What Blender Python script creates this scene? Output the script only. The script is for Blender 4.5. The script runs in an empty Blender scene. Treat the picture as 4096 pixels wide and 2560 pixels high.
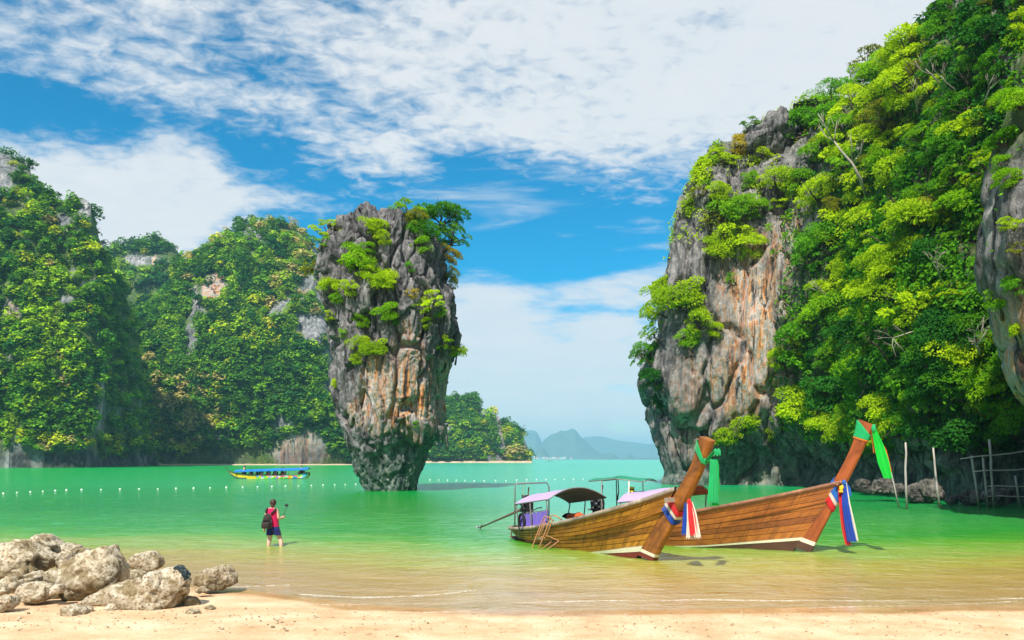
import bpy, bmesh, math, random
import numpy as np
from mathutils import Vector, Matrix
from mathutils.bvhtree import BVHTree

random.seed(7)
S = bpy.context.scene
COL = S.collection

# ------------------------------------------------------------------ camera, sky, sun, exposure
F, H, CX, HY = 804.0, 2.45, 512.0, 459.0        # focal length in pixels of a 1024 wide frame, eye height, horizon
cam_d = bpy.data.cameras.new('camera')
cam = bpy.data.objects.new('camera', cam_d)
COL.objects.link(cam)
cam.location = (0, 0, H)
cam.rotation_euler = (math.radians(90), 0, 0)
cam_d.sensor_width = 36.0
cam_d.lens = 36.0 * F / 1024.0
cam_d.shift_y = (HY - 320.0) / 1024.0
cam_d.clip_start = 0.1
cam_d.clip_end = 12000
S.camera = cam

SUN_EL, SUN_AZ = math.radians(50), math.radians(200)   # azimuth from +Y, clockwise: behind the camera, to the left
sd = Vector((math.sin(SUN_AZ) * math.cos(SUN_EL), math.cos(SUN_AZ) * math.cos(SUN_EL), math.sin(SUN_EL)))
sun_d = bpy.data.lights.new('sun', 'SUN')
sun_d.energy = 5.0
sun_d.angle = math.radians(0.53)
sun_d.color = (1.0, 0.95, 0.86)
sun = bpy.data.objects.new('sun', sun_d)
sun.rotation_euler = (-sd).to_track_quat('-Z', 'Y').to_euler()
sun.location = (-30, -40, 80)
COL.objects.link(sun)

S.view_settings.view_transform = 'Standard'
S.view_settings.look = 'None'
S.view_settings.exposure = 0.5
S.view_settings.gamma = 1.0
S.view_settings.use_curve_mapping = False
S.render.engine = 'CYCLES'
S.cycles.max_bounces = 6
S.cycles.diffuse_bounces = 3
S.cycles.glossy_bounces = 2
S.cycles.transmission_bounces = 3
S.cycles.transparent_max_bounces = 8
S.cycles.volume_bounces = 0
S.cycles.caustics_reflective = False
S.cycles.caustics_refractive = False
S.cycles.sample_clamp_indirect = 6.0
try:
    S.cycles.use_denoising = True
    S.cycles.denoiser = 'OPENIMAGEDENOISE'
except Exception:
    pass


class NT:
    """small helper to write node trees"""
    def __init__(self, tree):
        self.t = tree
        tree.nodes.clear()

    def n(self, typ, ins=None, **props):
        nd = self.t.nodes.new(typ)
        for k, v in props.items():
            setattr(nd, k, v)
        if ins:
            for k, v in ins.items():
                sock = nd.inputs[k]
                if isinstance(v, bpy.types.NodeSocket):
                    self.t.links.new(v, sock)
                elif isinstance(v, bpy.types.Node):
                    self.t.links.new(v.outputs[0], sock)
                else:
                    sock.default_value = v
        return nd

    def m(self, op, a, b=None, c=None, clamp=False):
        ins = {0: a}
        if b is not None: ins[1] = b
        if c is not None: ins[2] = c
        return self.n('ShaderNodeMath', ins, operation=op, use_clamp=clamp).outputs[0]

    def ss(self, x, lo, hi, a=0.0, b=1.0):
        return self.n('ShaderNodeMapRange', {'Value': x, 'From Min': lo, 'From Max': hi, 'To Min': a, 'To Max': b},
                      interpolation_type='SMOOTHSTEP').outputs[0]

    def lin(self, x, lo, hi, a=0.0, b=1.0):
        return self.n('ShaderNodeMapRange', {'Value': x, 'From Min': lo, 'From Max': hi, 'To Min': a, 'To Max': b}).outputs[0]

    def noise(self, vec, scale, detail=3.0, rough=0.5, dist=0.0):
        return self.n('ShaderNodeTexNoise', {'Vector': vec, 'Scale': scale, 'Detail': detail, 'Roughness': rough,
                                             'Distortion': dist}).outputs[0]

    def mix(self, f, a, b, blend='MIX'):
        nd = self.n('ShaderNodeMix', None, data_type='RGBA', blend_type=blend)
        for k, v in ((0, f), (6, a), (7, b)):
            if isinstance(v, bpy.types.NodeSocket):
                self.t.links.new(v, nd.inputs[k])
            else:
                if k and len(v) == 3: v = (*v, 1.0)
                nd.inputs[k].default_value = v
        return nd.outputs[2]

    def ramp(self, x, stops, interp='LINEAR'):
        nd = self.n('ShaderNodeValToRGB', {0: x})
        cr = nd.color_ramp
        cr.interpolation = interp
        while len(cr.elements) < len(stops): cr.elements.new(0.5)
        for e, (p, c) in zip(cr.elements, stops):
            e.position = p
            e.color = (*c, 1.0) if len(c) == 3 else c
        return nd.outputs[0]

    def curve(self, x, pts):
        nd = self.n('ShaderNodeFloatCurve', {'Factor': 1.0, 'Value': x})
        c = nd.mapping.curves[0]
        c.points[0].location = pts[0]
        c.points[1].location = pts[-1]
        for p in pts[1:-1]: c.points.new(*p)
        nd.mapping.update()
        return nd.outputs[0]

    def attr(self, name):
        return self.n('ShaderNodeAttribute', None, attribute_name=name)

    def vscale(self, vec, s):
        return self.n('ShaderNodeVectorMath', {0: vec, 1: s}, operation='MULTIPLY').outputs[0]

    def comb(self, x, y, z):
        return self.n('ShaderNodeCombineXYZ', {0: x, 1: y, 2: z}).outputs[0]


# world: physical sky with a broken sheet of altocumulus, all in direction space
W = bpy.data.worlds.new('World')
S.world = W
W.use_nodes = True
k = NT(W.node_tree)
tc = k.n('ShaderNodeTexCoord')
sep = k.n('ShaderNodeSeparateXYZ', {0: tc.outputs['Generated']})
X, Y, Z = sep.outputs
Yc = k.m('MAXIMUM', Y, 0.06)
pa = k.m('MULTIPLY_ADD', k.m('DIVIDE', X, Yc), F / 1024.0, CX / 1024.0)        # 0..1 across the view to +Y
pb = k.m('MULTIPLY_ADD', k.m('DIVIDE', Z, Yc), -F / 640.0, HY / 640.0)         # 0 high .. 0.717 horizon
front = k.ss(Y, 0.10, 0.40)
Zc = k.m('ADD', k.m('MAXIMUM', Z, 0.0), 0.13)
plane = k.comb(k.m('DIVIDE', X, Zc), k.m('DIVIDE', Y, Zc), 0.0)
n1 = k.noise(plane, 2.6, 8.0, 0.60, 0.3)
n2 = k.noise(k.vscale(plane, (1.0, 1.25, 1.0)), 17.0, 5.0, 0.58, 0.4)
n3 = k.noise(k.comb(pa, k.m('MULTIPLY', pb, 2.6), 3.3), 7.0, 7.0, 0.56, 0.2)
n4 = k.noise(k.comb(k.m('MULTIPLY_ADD', pb, 1.2, k.m('MULTIPLY', pa, 1.0)), k.m('MULTIPLY', pb, 4.5), 9.1), 6.0, 6.0, 0.62, 0.6)


def PT(*pts): return [(x / 1024.0, y / 640.0) for x, y in pts]


e1 = k.curve(pa, PT((0, 66), (60, 78), (110, 92), (170, 122), (237, 132), (290, 146), (330, 172), (370, 184), (410, 180),
                    (440, 168), (500, 166), (560, 176), (620, 184), (680, 180), (800, 150), (1024, 90)))
d1 = k.m('SUBTRACT', e1, pb)
tex = k.m('ADD', k.m('MULTIPLY_ADD', n1, 0.9, -0.45), k.m('MULTIPLY_ADD', n2, 0.85, -0.425))
solid = k.ss(pa, 0.12, 0.70, -0.32, 0.26)
c1 = k.ss(k.m('ADD', k.m('ADD', k.m('MULTIPLY', k.m('MINIMUM', d1, 0.055), 8.0), k.m('MULTIPLY', tex, 1.5)), k.m('MULTIPLY', solid, k.ss(d1, 0.0, 0.12))), -0.15, 0.62)
u2 = k.curve(pa, PT((0, 134), (60, 133), (120, 138), (165, 124), (195, 130), (240, 165), (300, 190), (330, 208), (380, 225), (460, 240), (1024, 260)))
l2 = k.curve(pa, PT((0, 300), (100, 300), (180, 275), (240, 232), (290, 212), (330, 207), (380, 205), (1024, 205)))
d2 = k.m('MINIMUM', k.m('SUBTRACT', pb, u2), k.m('SUBTRACT', l2, pb))
c2 = k.ss(k.m('ADD', k.m('MULTIPLY', k.m('MINIMUM', d2, 0.06), 7.5), k.m('MULTIPLY', tex, 0.75)), -0.12, 0.40)
u3 = k.curve(pa, PT((0, 330), (300, 330), (420, 318), (455, 302), (480, 292), (510, 300), (550, 305), (600, 290), (640, 280), (700, 276), (1024, 270)))
d3 = k.m('SUBTRACT', pb, u3)
c3 = k.ss(k.m('ADD', k.m('MULTIPLY', k.m('MINIMUM', d3, 0.08), 8.0), k.m('MULTIPLY_ADD', n3, 3.6, -1.75)), -0.35, 0.50, 0.0, 0.95)
# thin streaks right of the rock pillar
u4 = k.curve(pa, PT((0, 400), (380, 225), (420, 192), (470, 178), (560, 172), (640, 176), (700, 180), (1024, 180)))
l4 = k.curve(pa, PT((0, 100), (380, 180), (430, 200), (480, 214), (520, 214), (560, 190), (600, 180), (1024, 180)))
d4 = k.m('MINIMUM', k.m('SUBTRACT', pb, u4), k.m('SUBTRACT', l4, pb))
c4 = k.ss(k.m('ADD', k.m('MULTIPLY', k.m('MINIMUM', d4, 0.05), 8.0), k.m('MULTIPLY_ADD', n4, 2.0, -1.0)), -0.05, 0.7, 0.0, 0.75)
c5 = k.ss(k.m('ADD', k.m('MULTIPLY', k.m('ABSOLUTE', k.m('SUBTRACT', pb, 0.363)), -14.0),
              k.m('ADD', k.m('MULTIPLY_ADD', n4, 1.8, -0.80), k.m('MULTIPLY', k.m('ABSOLUTE', k.m('SUBTRACT', pa, 0.585)), -5.0))), 0.0, 0.6, 0.0, 0.5)
cf = k.m('MAXIMUM', k.m('MAXIMUM', k.m('MAXIMUM', c1, c2), c3), k.m('MAXIMUM', c4, c5))
cb = k.ss(k.m('ADD', tex, 0.18), -0.10, 0.42)                # the same broken sheet over the rest of the sky
dens = k.m('ADD', k.m('MULTIPLY', cf, front), k.m('MULTIPLY', cb, k.m('SUBTRACT', 1.0, front)))
dens = k.m('MULTIPLY', dens, 0.96)
sky = k.n('ShaderNodeTexSky', None, sky_type='NISHITA', sun_disc=False, sun_elevation=SUN_EL,
          sun_rotation=SUN_AZ, altitude=0.0, air_density=1.0, dust_density=0.4, ozone_density=2.5)
skyc = k.n('ShaderNodeHueSaturation', {'Hue': 0.487, 'Saturation': 2.35, 'Value': 1.0, 'Color': sky.outputs[0]})
bg1 = k.n('ShaderNodeBackground', {'Color': skyc.outputs[0], 'Strength': 0.105})
cloudc = k.mix(k.m('MULTIPLY_ADD', n1, 0.7, k.m('MULTIPLY', n2, 0.3)), (0.68, 0.76, 0.84), (0.96, 0.94, 0.92))
bg2 = k.n('ShaderNodeBackground', {'Color': cloudc, 'Strength': 0.71})
mx = k.n('ShaderNodeMixShader', {0: dens, 1: bg1.outputs[0], 2: bg2.outputs[0]})
k.n('ShaderNodeOutputWorld', {'Surface': mx.outputs[0]})


# ------------------------------------------------------------------ numeric helpers
def P(px, py, y):
    return Vector(((px - CX) * y / F, y, H - (py - HY) * y / F))


def proj(V):
    V = np.asarray(V, float)
    return CX + F * V[..., 0] / V[..., 1], HY - F * (V[..., 2] - H) / V[..., 1]


def _hash(ix, iy, iz, seed):
    n = (ix.astype(np.int64) * 374761393 + iy.astype(np.int64) * 668265263 + iz.astype(np.int64) * 2147483647 + seed * 974711) & 0xFFFFFFFF
    n = ((n ^ (n >> 13)) * 1274126177) & 0xFFFFFFFF
    n = ((n ^ (n >> 15)) * 2246822519) & 0xFFFFFFFF
    return ((n ^ (n >> 16)) & 0xFFFFFF) / float(0xFFFFFF)


def vnoise(p, seed=0):
    i = np.floor(p).astype(np.int64)
    f = p - i
    f = f * f * f * (f * (f * 6 - 15) + 10)
    r = 0
    for dx in (0, 1):
        wx = f[:, 0] if dx else 1 - f[:, 0]
        for dy in (0, 1):
            wy = f[:, 1] if dy else 1 - f[:, 1]
            for dz in (0, 1):
                wz = f[:, 2] if dz else 1 - f[:, 2]
                r = r + wx * wy * wz * _hash(i[:, 0] + dx, i[:, 1] + dy, i[:, 2] + dz, seed)
    return r * 2 - 1


def fbm(p, octv=4, seed=0, gain=0.5):
    a, s, t = 1.0, 0.0, 0.0
    q = p.copy()
    for o in range(octv):
        s = s + a * vnoise(q, seed + o * 17)
        t += a
        a *= gain
        q = q * 2.03 + 11.7
    return s / t


def ridged(p, octv=3, seed=0, gain=0.5):
    a, s, t = 1.0, 0.0, 0.0
    q = p.copy()
    for o in range(octv):
        s = s + a * (1 - 2 * np.abs(vnoise(q, seed + o * 31)))
        t += a
        a *= gain
        q = q * 2.1 + 5.3
    return s / t


def worley(p, seed=0):
    i = np.floor(p).astype(np.int64)
    f1 = np.full(len(p), 9.0)
    f2 = np.full(len(p), 9.0)
    cid = np.zeros(len(p))
    for dx in (-1, 0, 1):
        for dy in (-1, 0, 1):
            for dz in (-1, 0, 1):
                c = i + np.array((dx, dy, dz))
                q = np.stack([c[:, 0] + _hash(c[:, 0], c[:, 1], c[:, 2], seed), c[:, 1] + _hash(c[:, 0], c[:, 1], c[:, 2], seed + 1),
                              c[:, 2] + _hash(c[:, 0], c[:, 1], c[:, 2], seed + 2)], 1)
                d = np.sqrt(((q - p) ** 2).sum(1))
                h = _hash(c[:, 0], c[:, 1], c[:, 2], seed + 3)
                new = d < f1
                f2 = np.where(new, f1, np.minimum(f2, d))
                cid = np.where(new, h, cid)
                f1 = np.where(new, d, f1)
    return f1, f2, cid


def sstep(x, a, b):
    t = np.clip((x - a) / (b - a), 0, 1)
    return t * t * (3 - 2 * t)


# ------------------------------------------------------------------ object helpers
def origin_of(o):
    while o.parent: o = o.parent
    return np.array(o.location)


def obj(name, V, faces, mat=None, parent=None, smooth=True, loc=None, attrs=None, mats=None, midx=None):
    """one mesh object. V in world coordinates; the object's origin is loc (own thing) or its top parent's base"""
    V = np.asarray(V, dtype=np.float64).reshape(-1, 3)
    me = bpy.data.meshes.new(name)
    org = origin_of(parent) if parent else (np.array(loc, float) if loc is not None else np.zeros(3))
    L = V - org
    if isinstance(faces, np.ndarray):
        nf, kk = faces.shape
        me.vertices.add(len(V)); me.vertices.foreach_set('co', L.astype(np.float32).ravel())
        me.loops.add(nf * kk); me.loops.foreach_set('vertex_index', faces.astype(np.int32).ravel())
        me.polygons.add(nf); me.polygons.foreach_set('loop_start', np.arange(0, nf * kk, kk, dtype=np.int32))
        me.update(calc_edges=True)
    else:
        me.from_pydata([tuple(v) for v in L], [], [tuple(f) for f in faces])
    if attrs:
        for an, av in attrs.items():
            av = np.asarray(av, dtype=np.float32)
            if av.ndim == 1:
                a = me.attributes.new(an, 'FLOAT', 'POINT'); a.data.foreach_set('value', av)
            elif av.shape[1] == 3:
                a = me.attributes.new(an, 'FLOAT_VECTOR', 'POINT'); a.data.foreach_set('vector', av.ravel())
    if mats:
        for m_ in mats: me.materials.append(m_)
        if midx is not None: me.polygons.foreach_set('material_index', np.asarray(midx, dtype=np.int32))
    elif mat: me.materials.append(mat)
    me.polygons.foreach_set('use_smooth', np.full(len(me.polygons), smooth))
    me.update()
    o = bpy.data.objects.new(name, me)
    COL.objects.link(o)
    if parent: o.parent = parent
    else: o.location = tuple(org)
    return o


def tag(o, label=None, cat=None, group=None, kind=None):
    if label: o['label'] = label
    if cat: o['category'] = cat
    if group: o['group'] = group
    if kind: o['kind'] = kind
    return o


def thing(name, loc, label, cat, group=None):
    o = bpy.data.objects.new(name, None)
    o.empty_display_size = 0.2
    o.location = loc
    COL.objects.link(o)
    return tag(o, label, cat, group)


class MB:
    """collects simple shapes into one mesh"""
    def __init__(self): self.V, self.Fc = [], []

    def add(self, V, Fs):
        b = len(self.V)
        self.V += [tuple(v) for v in V]
        self.Fc += [tuple(i + b for i in f) for f in Fs]
        return self

    def tube(self, pts, r, n=6, cap=True):
        pts = [Vector(p) for p in pts]
        m = len(pts)
        rs = r if isinstance(r, (list, tuple)) else [r] * m
        V, Fs = [], []
        ref = None
        for i, p in enumerate(pts):
            t = (pts[min(i + 1, m - 1)] - pts[max(i - 1, 0)])
            if t.length < 1e-9: t = Vector((0, 0, 1))
            t.normalize()
            if ref is None: ref = t.orthogonal()
            ref = (ref - t * ref.dot(t))
            if ref.length < 1e-6: ref = t.orthogonal()
            ref.normalize()
            s = t.cross(ref)
            for j in range(n):
                a = 2 * math.pi * j / n
                V.append(p + (ref * math.cos(a) + s * math.sin(a)) * rs[i])
        for i in range(m - 1):
            for j in range(n):
                Fs.append((i * n + j, i * n + (j + 1) % n, (i + 1) * n + (j + 1) % n, (i + 1) * n + j))
        if cap:
            Fs.append(tuple(range(n))[::-1]); Fs.append(tuple((m - 1) * n + j for j in range(n)))
        return self.add(V, Fs)

    def box(self, c, sx, sy, sz, M=None):
        V = []
        for z in (-1, 1):
            for y in (-1, 1):
                for x in (-1, 1):
                    v = Vector((x * sx / 2, y * sy / 2, z * sz / 2))
                    if M: v = M @ v
                    V.append(v + Vector(c))
        return self.add(V, [(0, 2, 3, 1), (4, 5, 7, 6), (0, 1, 5, 4), (2, 6, 7, 3), (0, 4, 6, 2), (1, 3, 7, 5)])

    def ball(self, c, rx, ry=None, rz=None, n=8, m=6, M=None):
        ry = ry or rx; rz = rz or rx
        V, Fs = [], []
        for i in range(m + 1):
            ph = math.pi * i / m
            for j in range(n):
                a = 2 * math.pi * j / n
                v = Vector((rx * math.sin(ph) * math.cos(a), ry * math.sin(ph) * math.sin(a), rz * math.cos(ph)))
                if M: v = M @ v
                V.append(v + Vector(c))
        for i in range(m):
            for j in range(n):
                Fs.append((i * n + j, (i + 1) * n + j, (i + 1) * n + (j + 1) % n, i * n + (j + 1) % n))
        return self.add(V, Fs)

    def loft(self, rings, cap=True, closed=True):
        n = len(rings[0])
        V = [v for r in rings for v in r]
        Fs = []
        for i in range(len(rings) - 1):
            for j in range(n if closed else n - 1):
                Fs.append((i * n + j, i * n + (j + 1) % n, (i + 1) * n + (j + 1) % n, (i + 1) * n + j))
        if cap and closed:
            Fs.append(tuple(range(n))[::-1]); Fs.append(tuple((len(rings) - 1) * n + j for j in range(n)))
        return self.add(V, Fs)

    def build(self, name, mat, parent=None, smooth=True, loc=None):
        return obj(name, self.V, self.Fc, mat, parent, smooth, loc)


def grid_faces(nu, nv, wrap_u=False):
    i = np.arange(nu if wrap_u else nu - 1)[:, None]
    j = np.arange(nv - 1)[None, :]
    i2 = (i + 1) % nu
    a = i * nv + j; b = i2 * nv + j; c = i2 * nv + j + 1; d = i * nv + j + 1
    return np.stack([a, b, c, d], -1).reshape(-1, 4)


def grid_normals(V, nu, nv, wrap_u=False):
    G = V.reshape(nu, nv, 3)
    if wrap_u: du = np.roll(G, -1, 0) - np.roll(G, 1, 0)
    else: du = np.gradient(G, axis=0)
    dv = np.gradient(G, axis=1)
    n = np.cross(du, dv)
    n /= np.linalg.norm(n, axis=2, keepdims=True) + 1e-9
    return n.reshape(-1, 3)


# ------------------------------------------------------------------ materials
def new_mat(name):
    m = bpy.data.materials.new(name)
    m.use_nodes = True
    return m, NT(m.node_tree)


def simple(name, col, rough=0.6, spec=0.4, metal=0.0, var=0.25, scale=8.0, bump=0.0, coat=0.0):
    m, k = new_mat(name)
    pos = k.n('ShaderNodeNewGeometry').outputs['Position']
    nz = k.noise(pos, scale, 4.0, 0.6)
    c = k.mix(nz, tuple(x * (1 - var) for x in col), tuple(min(1, x * (1 + var)) for x in col))
    ins = {'Base Color': c, 'Roughness': rough, 'Specular IOR Level': spec, 'Metallic': metal, 'Coat Weight': coat}
    if bump: ins['Normal'] = k.n('ShaderNodeBump', {'Strength': bump, 'Distance': 0.02, 'Height': k.noise(pos, scale * 3, 4.0)}).outputs[0]
    b = k.n('ShaderNodeBsdfPrincipled', ins)
    k.n('ShaderNodeOutputMaterial', {'Surface': b.outputs[0]})
    return m


def rock_mat(name, dark, mid, light, sc=1.0, bump=0.6, warm=((0.56, 0.21, 0.055), (0.62, 0.43, 0.26)), tide=((0.016, 0.040, 0.034), (0.075, 0.13, 0.105), (0.17, 0.22, 0.17), (0.30, 0.30, 0.22))):
    """limestone; attributes: warm (ochre stain), algae (tide band), veg (thin plant cover)"""
    m, k = new_mat(name)
    pos = k.n('ShaderNodeNewGeometry').outputs['Position']
    st = k.vscale(pos, (1.0 * sc, 1.0 * sc, 0.22 * sc))
    a = k.noise(st, 0.9, 6.0, 0.62, 0.4)
    b = k.noise(k.vscale(pos, (sc, sc, 0.6 * sc)), 3.2, 6.0, 0.65)
    f = k.m('MULTIPLY_ADD', b, 0.5, k.m('MULTIPLY', a, 0.5))
    c = k.ramp(f, [(0.37, dark), (0.49, mid), (0.62, light)])
    wst = k.noise(k.vscale(pos, (sc, sc, 0.085 * sc)), 1.35, 6.0, 0.62, 0.5)
    wc = k.ramp(k.m('MULTIPLY_ADD', b, 0.14, k.m('MULTIPLY', wst, 0.86)),
                [(0.37, (0.06, 0.045, 0.04)), (0.42, warm[0]), (0.46, warm[1]), (0.49, (0.26, 0.25, 0.24)), (0.53, (0.56, 0.51, 0.46)), (0.57, warm[0]), (0.61, (0.50, 0.44, 0.38)), (0.66, (0.12, 0.11, 0.11))])
    wm = k.m('MULTIPLY', k.attr('warm').outputs['Fac'], k.ss(k.m('MULTIPLY_ADD', a, 0.7, k.m('MULTIPLY', b, 0.3)), 0.22, 0.46))
    c = k.mix(wm, c, wc)
    sk = k.noise(k.vscale(pos, (sc, sc, 0.05 * sc)), 2.3, 5.0, 0.65, 0.4)
    c = k.mix(k.m('MULTIPLY', k.ss(sk, 0.53, 0.63), k.ss(a, 0.36, 0.56, 0.25, 0.95)), c, tuple(x * 0.75 for x in dark))
    alg = k.ramp(k.m('MULTIPLY_ADD', b, 0.6, k.m('MULTIPLY', a, 0.4)), [(0.36, tide[0]), (0.46, tide[1]), (0.55, tide[2]), (0.66, tide[3])])
    c = k.mix(k.attr('algae').outputs['Fac'], c, alg)
    vg = k.ramp(b, [(0.3, (0.02, 0.05, 0.008)), (0.5, (0.06, 0.11, 0.018)), (0.7, (0.16, 0.17, 0.05))])
    c = k.mix(k.attr('veg').outputs['Fac'], c, vg)
    hgt = k.m('ADD', k.noise(k.vscale(pos, (sc, sc, 0.5 * sc)), 4.0, 8.0, 0.7),
              k.m('MULTIPLY', k.n('ShaderNodeTexVoronoi', {'Vector': k.vscale(pos, (sc, sc, 0.5 * sc)), 'Scale': 2.4}).outputs[0], 0.5))
    bp = k.n('ShaderNodeBump', {'Strength': bump, 'Distance': 0.35 / sc, 'Height': hgt})
    s = k.n('ShaderNodeBsdfPrincipled', {'Base Color': c, 'Roughness': 0.88, 'Specular IOR Level': 0.2, 'Normal': bp.outputs[0]})
    k.n('ShaderNodeOutputMaterial', {'Surface': s.outputs[0]})
    return m


def leaf_mat(name, lo, hi, transl=0.38):
    """leaves: colour varies leaf by leaf (attribute tint) and plant by plant"""
    m, k = new_mat(name)
    t = k.attr('tint').outputs['Fac']
    r = k.n('ShaderNodeObjectInfo').outputs['Random']
    f = k.m('ADD', k.m('MULTIPLY', t, 0.6), k.m('MULTIPLY', r, 0.4), clamp=True)
    c = k.mix(f, lo, hi)
    d = k.n('ShaderNodeBsdfPrincipled', {'Base Color': c, 'Roughness': 0.6, 'Specular IOR Level': 0.07})
    tr = k.n('ShaderNodeBsdfTranslucent', {'Color': k.mix(1.0, c, (1.25, 1.25, 0.55), 'MULTIPLY')})
    mx = k.n('ShaderNodeMixShader', {0: transl, 1: d.outputs[0], 2: tr.outputs[0]})
    k.n('ShaderNodeOutputMaterial', {'Surface': mx.outputs[0]})
    return m


def forest_mat():
    m, k = new_mat('forest_leaves')
    c = k.attr('col').outputs['Color']
    d = k.n('ShaderNodeBsdfPrincipled', {'Base Color': c, 'Roughness': 0.7, 'Specular IOR Level': 0.05})
    tr = k.n('ShaderNodeBsdfTranslucent', {'Color': c})
    mx = k.n('ShaderNodeMixShader', {0: 0.3, 1: d.outputs[0], 2: tr.outputs[0]})
    k.n('ShaderNodeOutputMaterial', {'Surface': mx.outputs[0]})
    return m


def wood_mat(name, dark, mid, light, rough=0.42, stain=0.6, spec=0.4):
    """varnished planks; attribute grain = (metres along the board, metres across, board number)"""
    m, k = new_mat(name)
    g = k.attr('grain').outputs['Vector']
    n_f = k.noise(k.vscale(g, (1.4, 22.0, 7.3)), 1.6, 6.0, 0.62, 0.6)
    n_b = k.noise(k.vscale(g, (1.0, 2.2, 0.13)), 1.5, 5.0, 0.6, 0.8)
    n_v = k.noise(k.vscale(g, (7.0, 0.8, 0.2)), 1.4, 4.0, 0.6)
    brd = k.n('ShaderNodeTexWhiteNoise', {'W': k.n('ShaderNodeSeparateXYZ', {0: g}).outputs[2]}, noise_dimensions='1D').outputs[0]
    f = k.m('ADD', k.m('ADD', k.m('MULTIPLY', n_f, 0.40), k.m('MULTIPLY', n_b, 0.55)), k.m('MULTIPLY_ADD', brd, 0.16, -0.08))
    c = k.ramp(f, [(0.30, dark), (0.47, mid), (0.66, light)])
    st = k.m('MULTIPLY', k.ss(k.m('MULTIPLY_ADD', n_v, 0.6, k.m('MULTIPLY', n_b, 0.4)), 0.50, 0.66), stain)
    c = k.mix(st, c, tuple(x * 0.35 for x in dark))
    bp = k.n('ShaderNodeBump', {'Strength': 0.25, 'Distance': 0.01, 'Height': n_f})
    s = k.n('ShaderNodeBsdfPrincipled', {'Base Color': c, 'Roughness': k.lin(n_b, 0.3, 0.7, rough, rough + 0.2), 'Specular IOR Level': spec,
                                         'Normal': bp.outputs[0]})
    k.n('ShaderNodeOutputMaterial', {'Surface': s.outputs[0]})
    return m


def cloth_mat(name, col, transl=0.25):
    m, k = new_mat(name)
    pos = k.n('ShaderNodeNewGeometry').outputs['Position']
    c = k.mix(k.noise(pos, 9.0, 3.0), tuple(x * 0.85 for x in col), tuple(min(1, x * 1.1) for x in col))
    d = k.n('ShaderNodeBsdfPrincipled', {'Base Color': c, 'Roughness': 0.75, 'Specular IOR Level': 0.2, 'Sheen Weight': 0.2})
    tr = k.n('ShaderNodeBsdfTranslucent', {'Color': c})
    mx = k.n('ShaderNodeMixShader', {0: transl, 1: d.outputs[0], 2: tr.outputs[0]})
    k.n('ShaderNodeOutputMaterial', {'Surface': mx.outputs[0]})
    return m


M_ROCK = rock_mat('limestone_pillar', (0.028, 0.027, 0.030), (0.145, 0.138, 0.138), (0.33, 0.31, 0.305), 1.0, 0.75)
M_CLIFF = rock_mat('limestone_cliff', (0.030, 0.030, 0.033), (0.16, 0.153, 0.148), (0.38, 0.355, 0.335), 0.8, 0.75)
M_HILL = rock_mat('limestone_hill', (0.06, 0.065, 0.07), (0.20, 0.205, 0.21), (0.42, 0.40, 0.39), 0.22, 0.7, tide=((0.008, 0.010, 0.011), (0.022, 0.025, 0.026), (0.06, 0.06, 0.06), (0.15, 0.145, 0.14)))
M_LEAF = [leaf_mat('leaves_yellow_green', (0.20, 0.36, 0.006), (0.60, 0.76, 0.012), 0.44),
          leaf_mat('leaves_fresh_green', (0.075, 0.26, 0.006), (0.36, 0.62, 0.010), 0.42),
          leaf_mat('leaves_mid_green', (0.030, 0.16, 0.008), (0.18, 0.46, 0.012)),
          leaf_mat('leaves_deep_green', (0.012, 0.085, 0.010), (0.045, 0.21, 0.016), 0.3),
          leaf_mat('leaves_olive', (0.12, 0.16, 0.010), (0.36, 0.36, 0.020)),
          leaf_mat('leaves_dry_yellow', (0.30, 0.24, 0.015), (0.60, 0.48, 0.03))]
M_FOREST = forest_mat()
M_BARK = simple('bark', (0.10, 0.075, 0.055), 0.9, 0.1, var=0.5, scale=6)
M_DEAD = simple('bleached_wood', (0.42, 0.36, 0.30), 0.85, 0.1, var=0.35, scale=5)
# ------------------------------------------------------------------ beach and seabed: one sheet
SHX = np.array([-60, -9, -6.5, -5, -3.6, -2.6, -1.5, 0, 2, 5, 9, 20, 60.0])
SHY = np.array([19, 16.2, 15.6, 15.1, 14.2, 13.55, 13.2, 13.0, 13.05, 13.25, 13.5, 15, 26.0])


def bed(x, y):
    d = y - np.interp(x, SHX, SHY)
    up = -0.036 * d
    up = np.where(up > 0.9, 0.9 + (up - 0.9) * 0.2, up)
    dn = np.where(d < 8, -0.030 * d, -0.24 - 0.05 * (d - 8))
    dn = np.where(d > 58, -2.74 - 0.0008 * (d - 58), dn)
    return np.where(d < 0, up, dn)


rows = np.concatenate([np.linspace(-30, 8, 12, endpoint=False), np.linspace(8, 20, 240, endpoint=False),
                       np.geomspace(20, 10400, 80)])
cols = np.concatenate([np.linspace(-1, -0.16, 20, endpoint=False), np.linspace(-0.16, 0.16, 220), np.linspace(0.16, 1, 21)[1:]])
R_, C_ = np.meshgrid(rows, cols, indexing='ij')
xw = C_ * np.where(R_ > 60, R_ * 1.1, 66.0)
V = np.stack([xw, R_, bed(xw, R_)], -1).reshape(-1, 3)
q = V * np.array((1, 1, 0))
rel = np.where(V[:, 1] < 30, 0.012 * fbm(q * 1.1, 4, 3) + 0.006 * fbm(q * 5.5, 3, 8), 0)
dd = V[:, 1] - np.interp(V[:, 0], SHX, SHY)
V[:, 2] += rel * (0.25 + 0.75 * sstep(-dd, 0.0, 1.0))
m, k = new_mat('beach_sand')
pos = k.n('ShaderNodeNewGeometry').outputs['Position']
na = k.noise(pos, 1.3, 5.0, 0.6)
nb = k.noise(pos, 42.0, 4.0, 0.7)
nc = k.noise(k.vscale(pos, (5.0, 16.0, 4.0)), 2.0, 4.0, 0.65)
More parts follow.
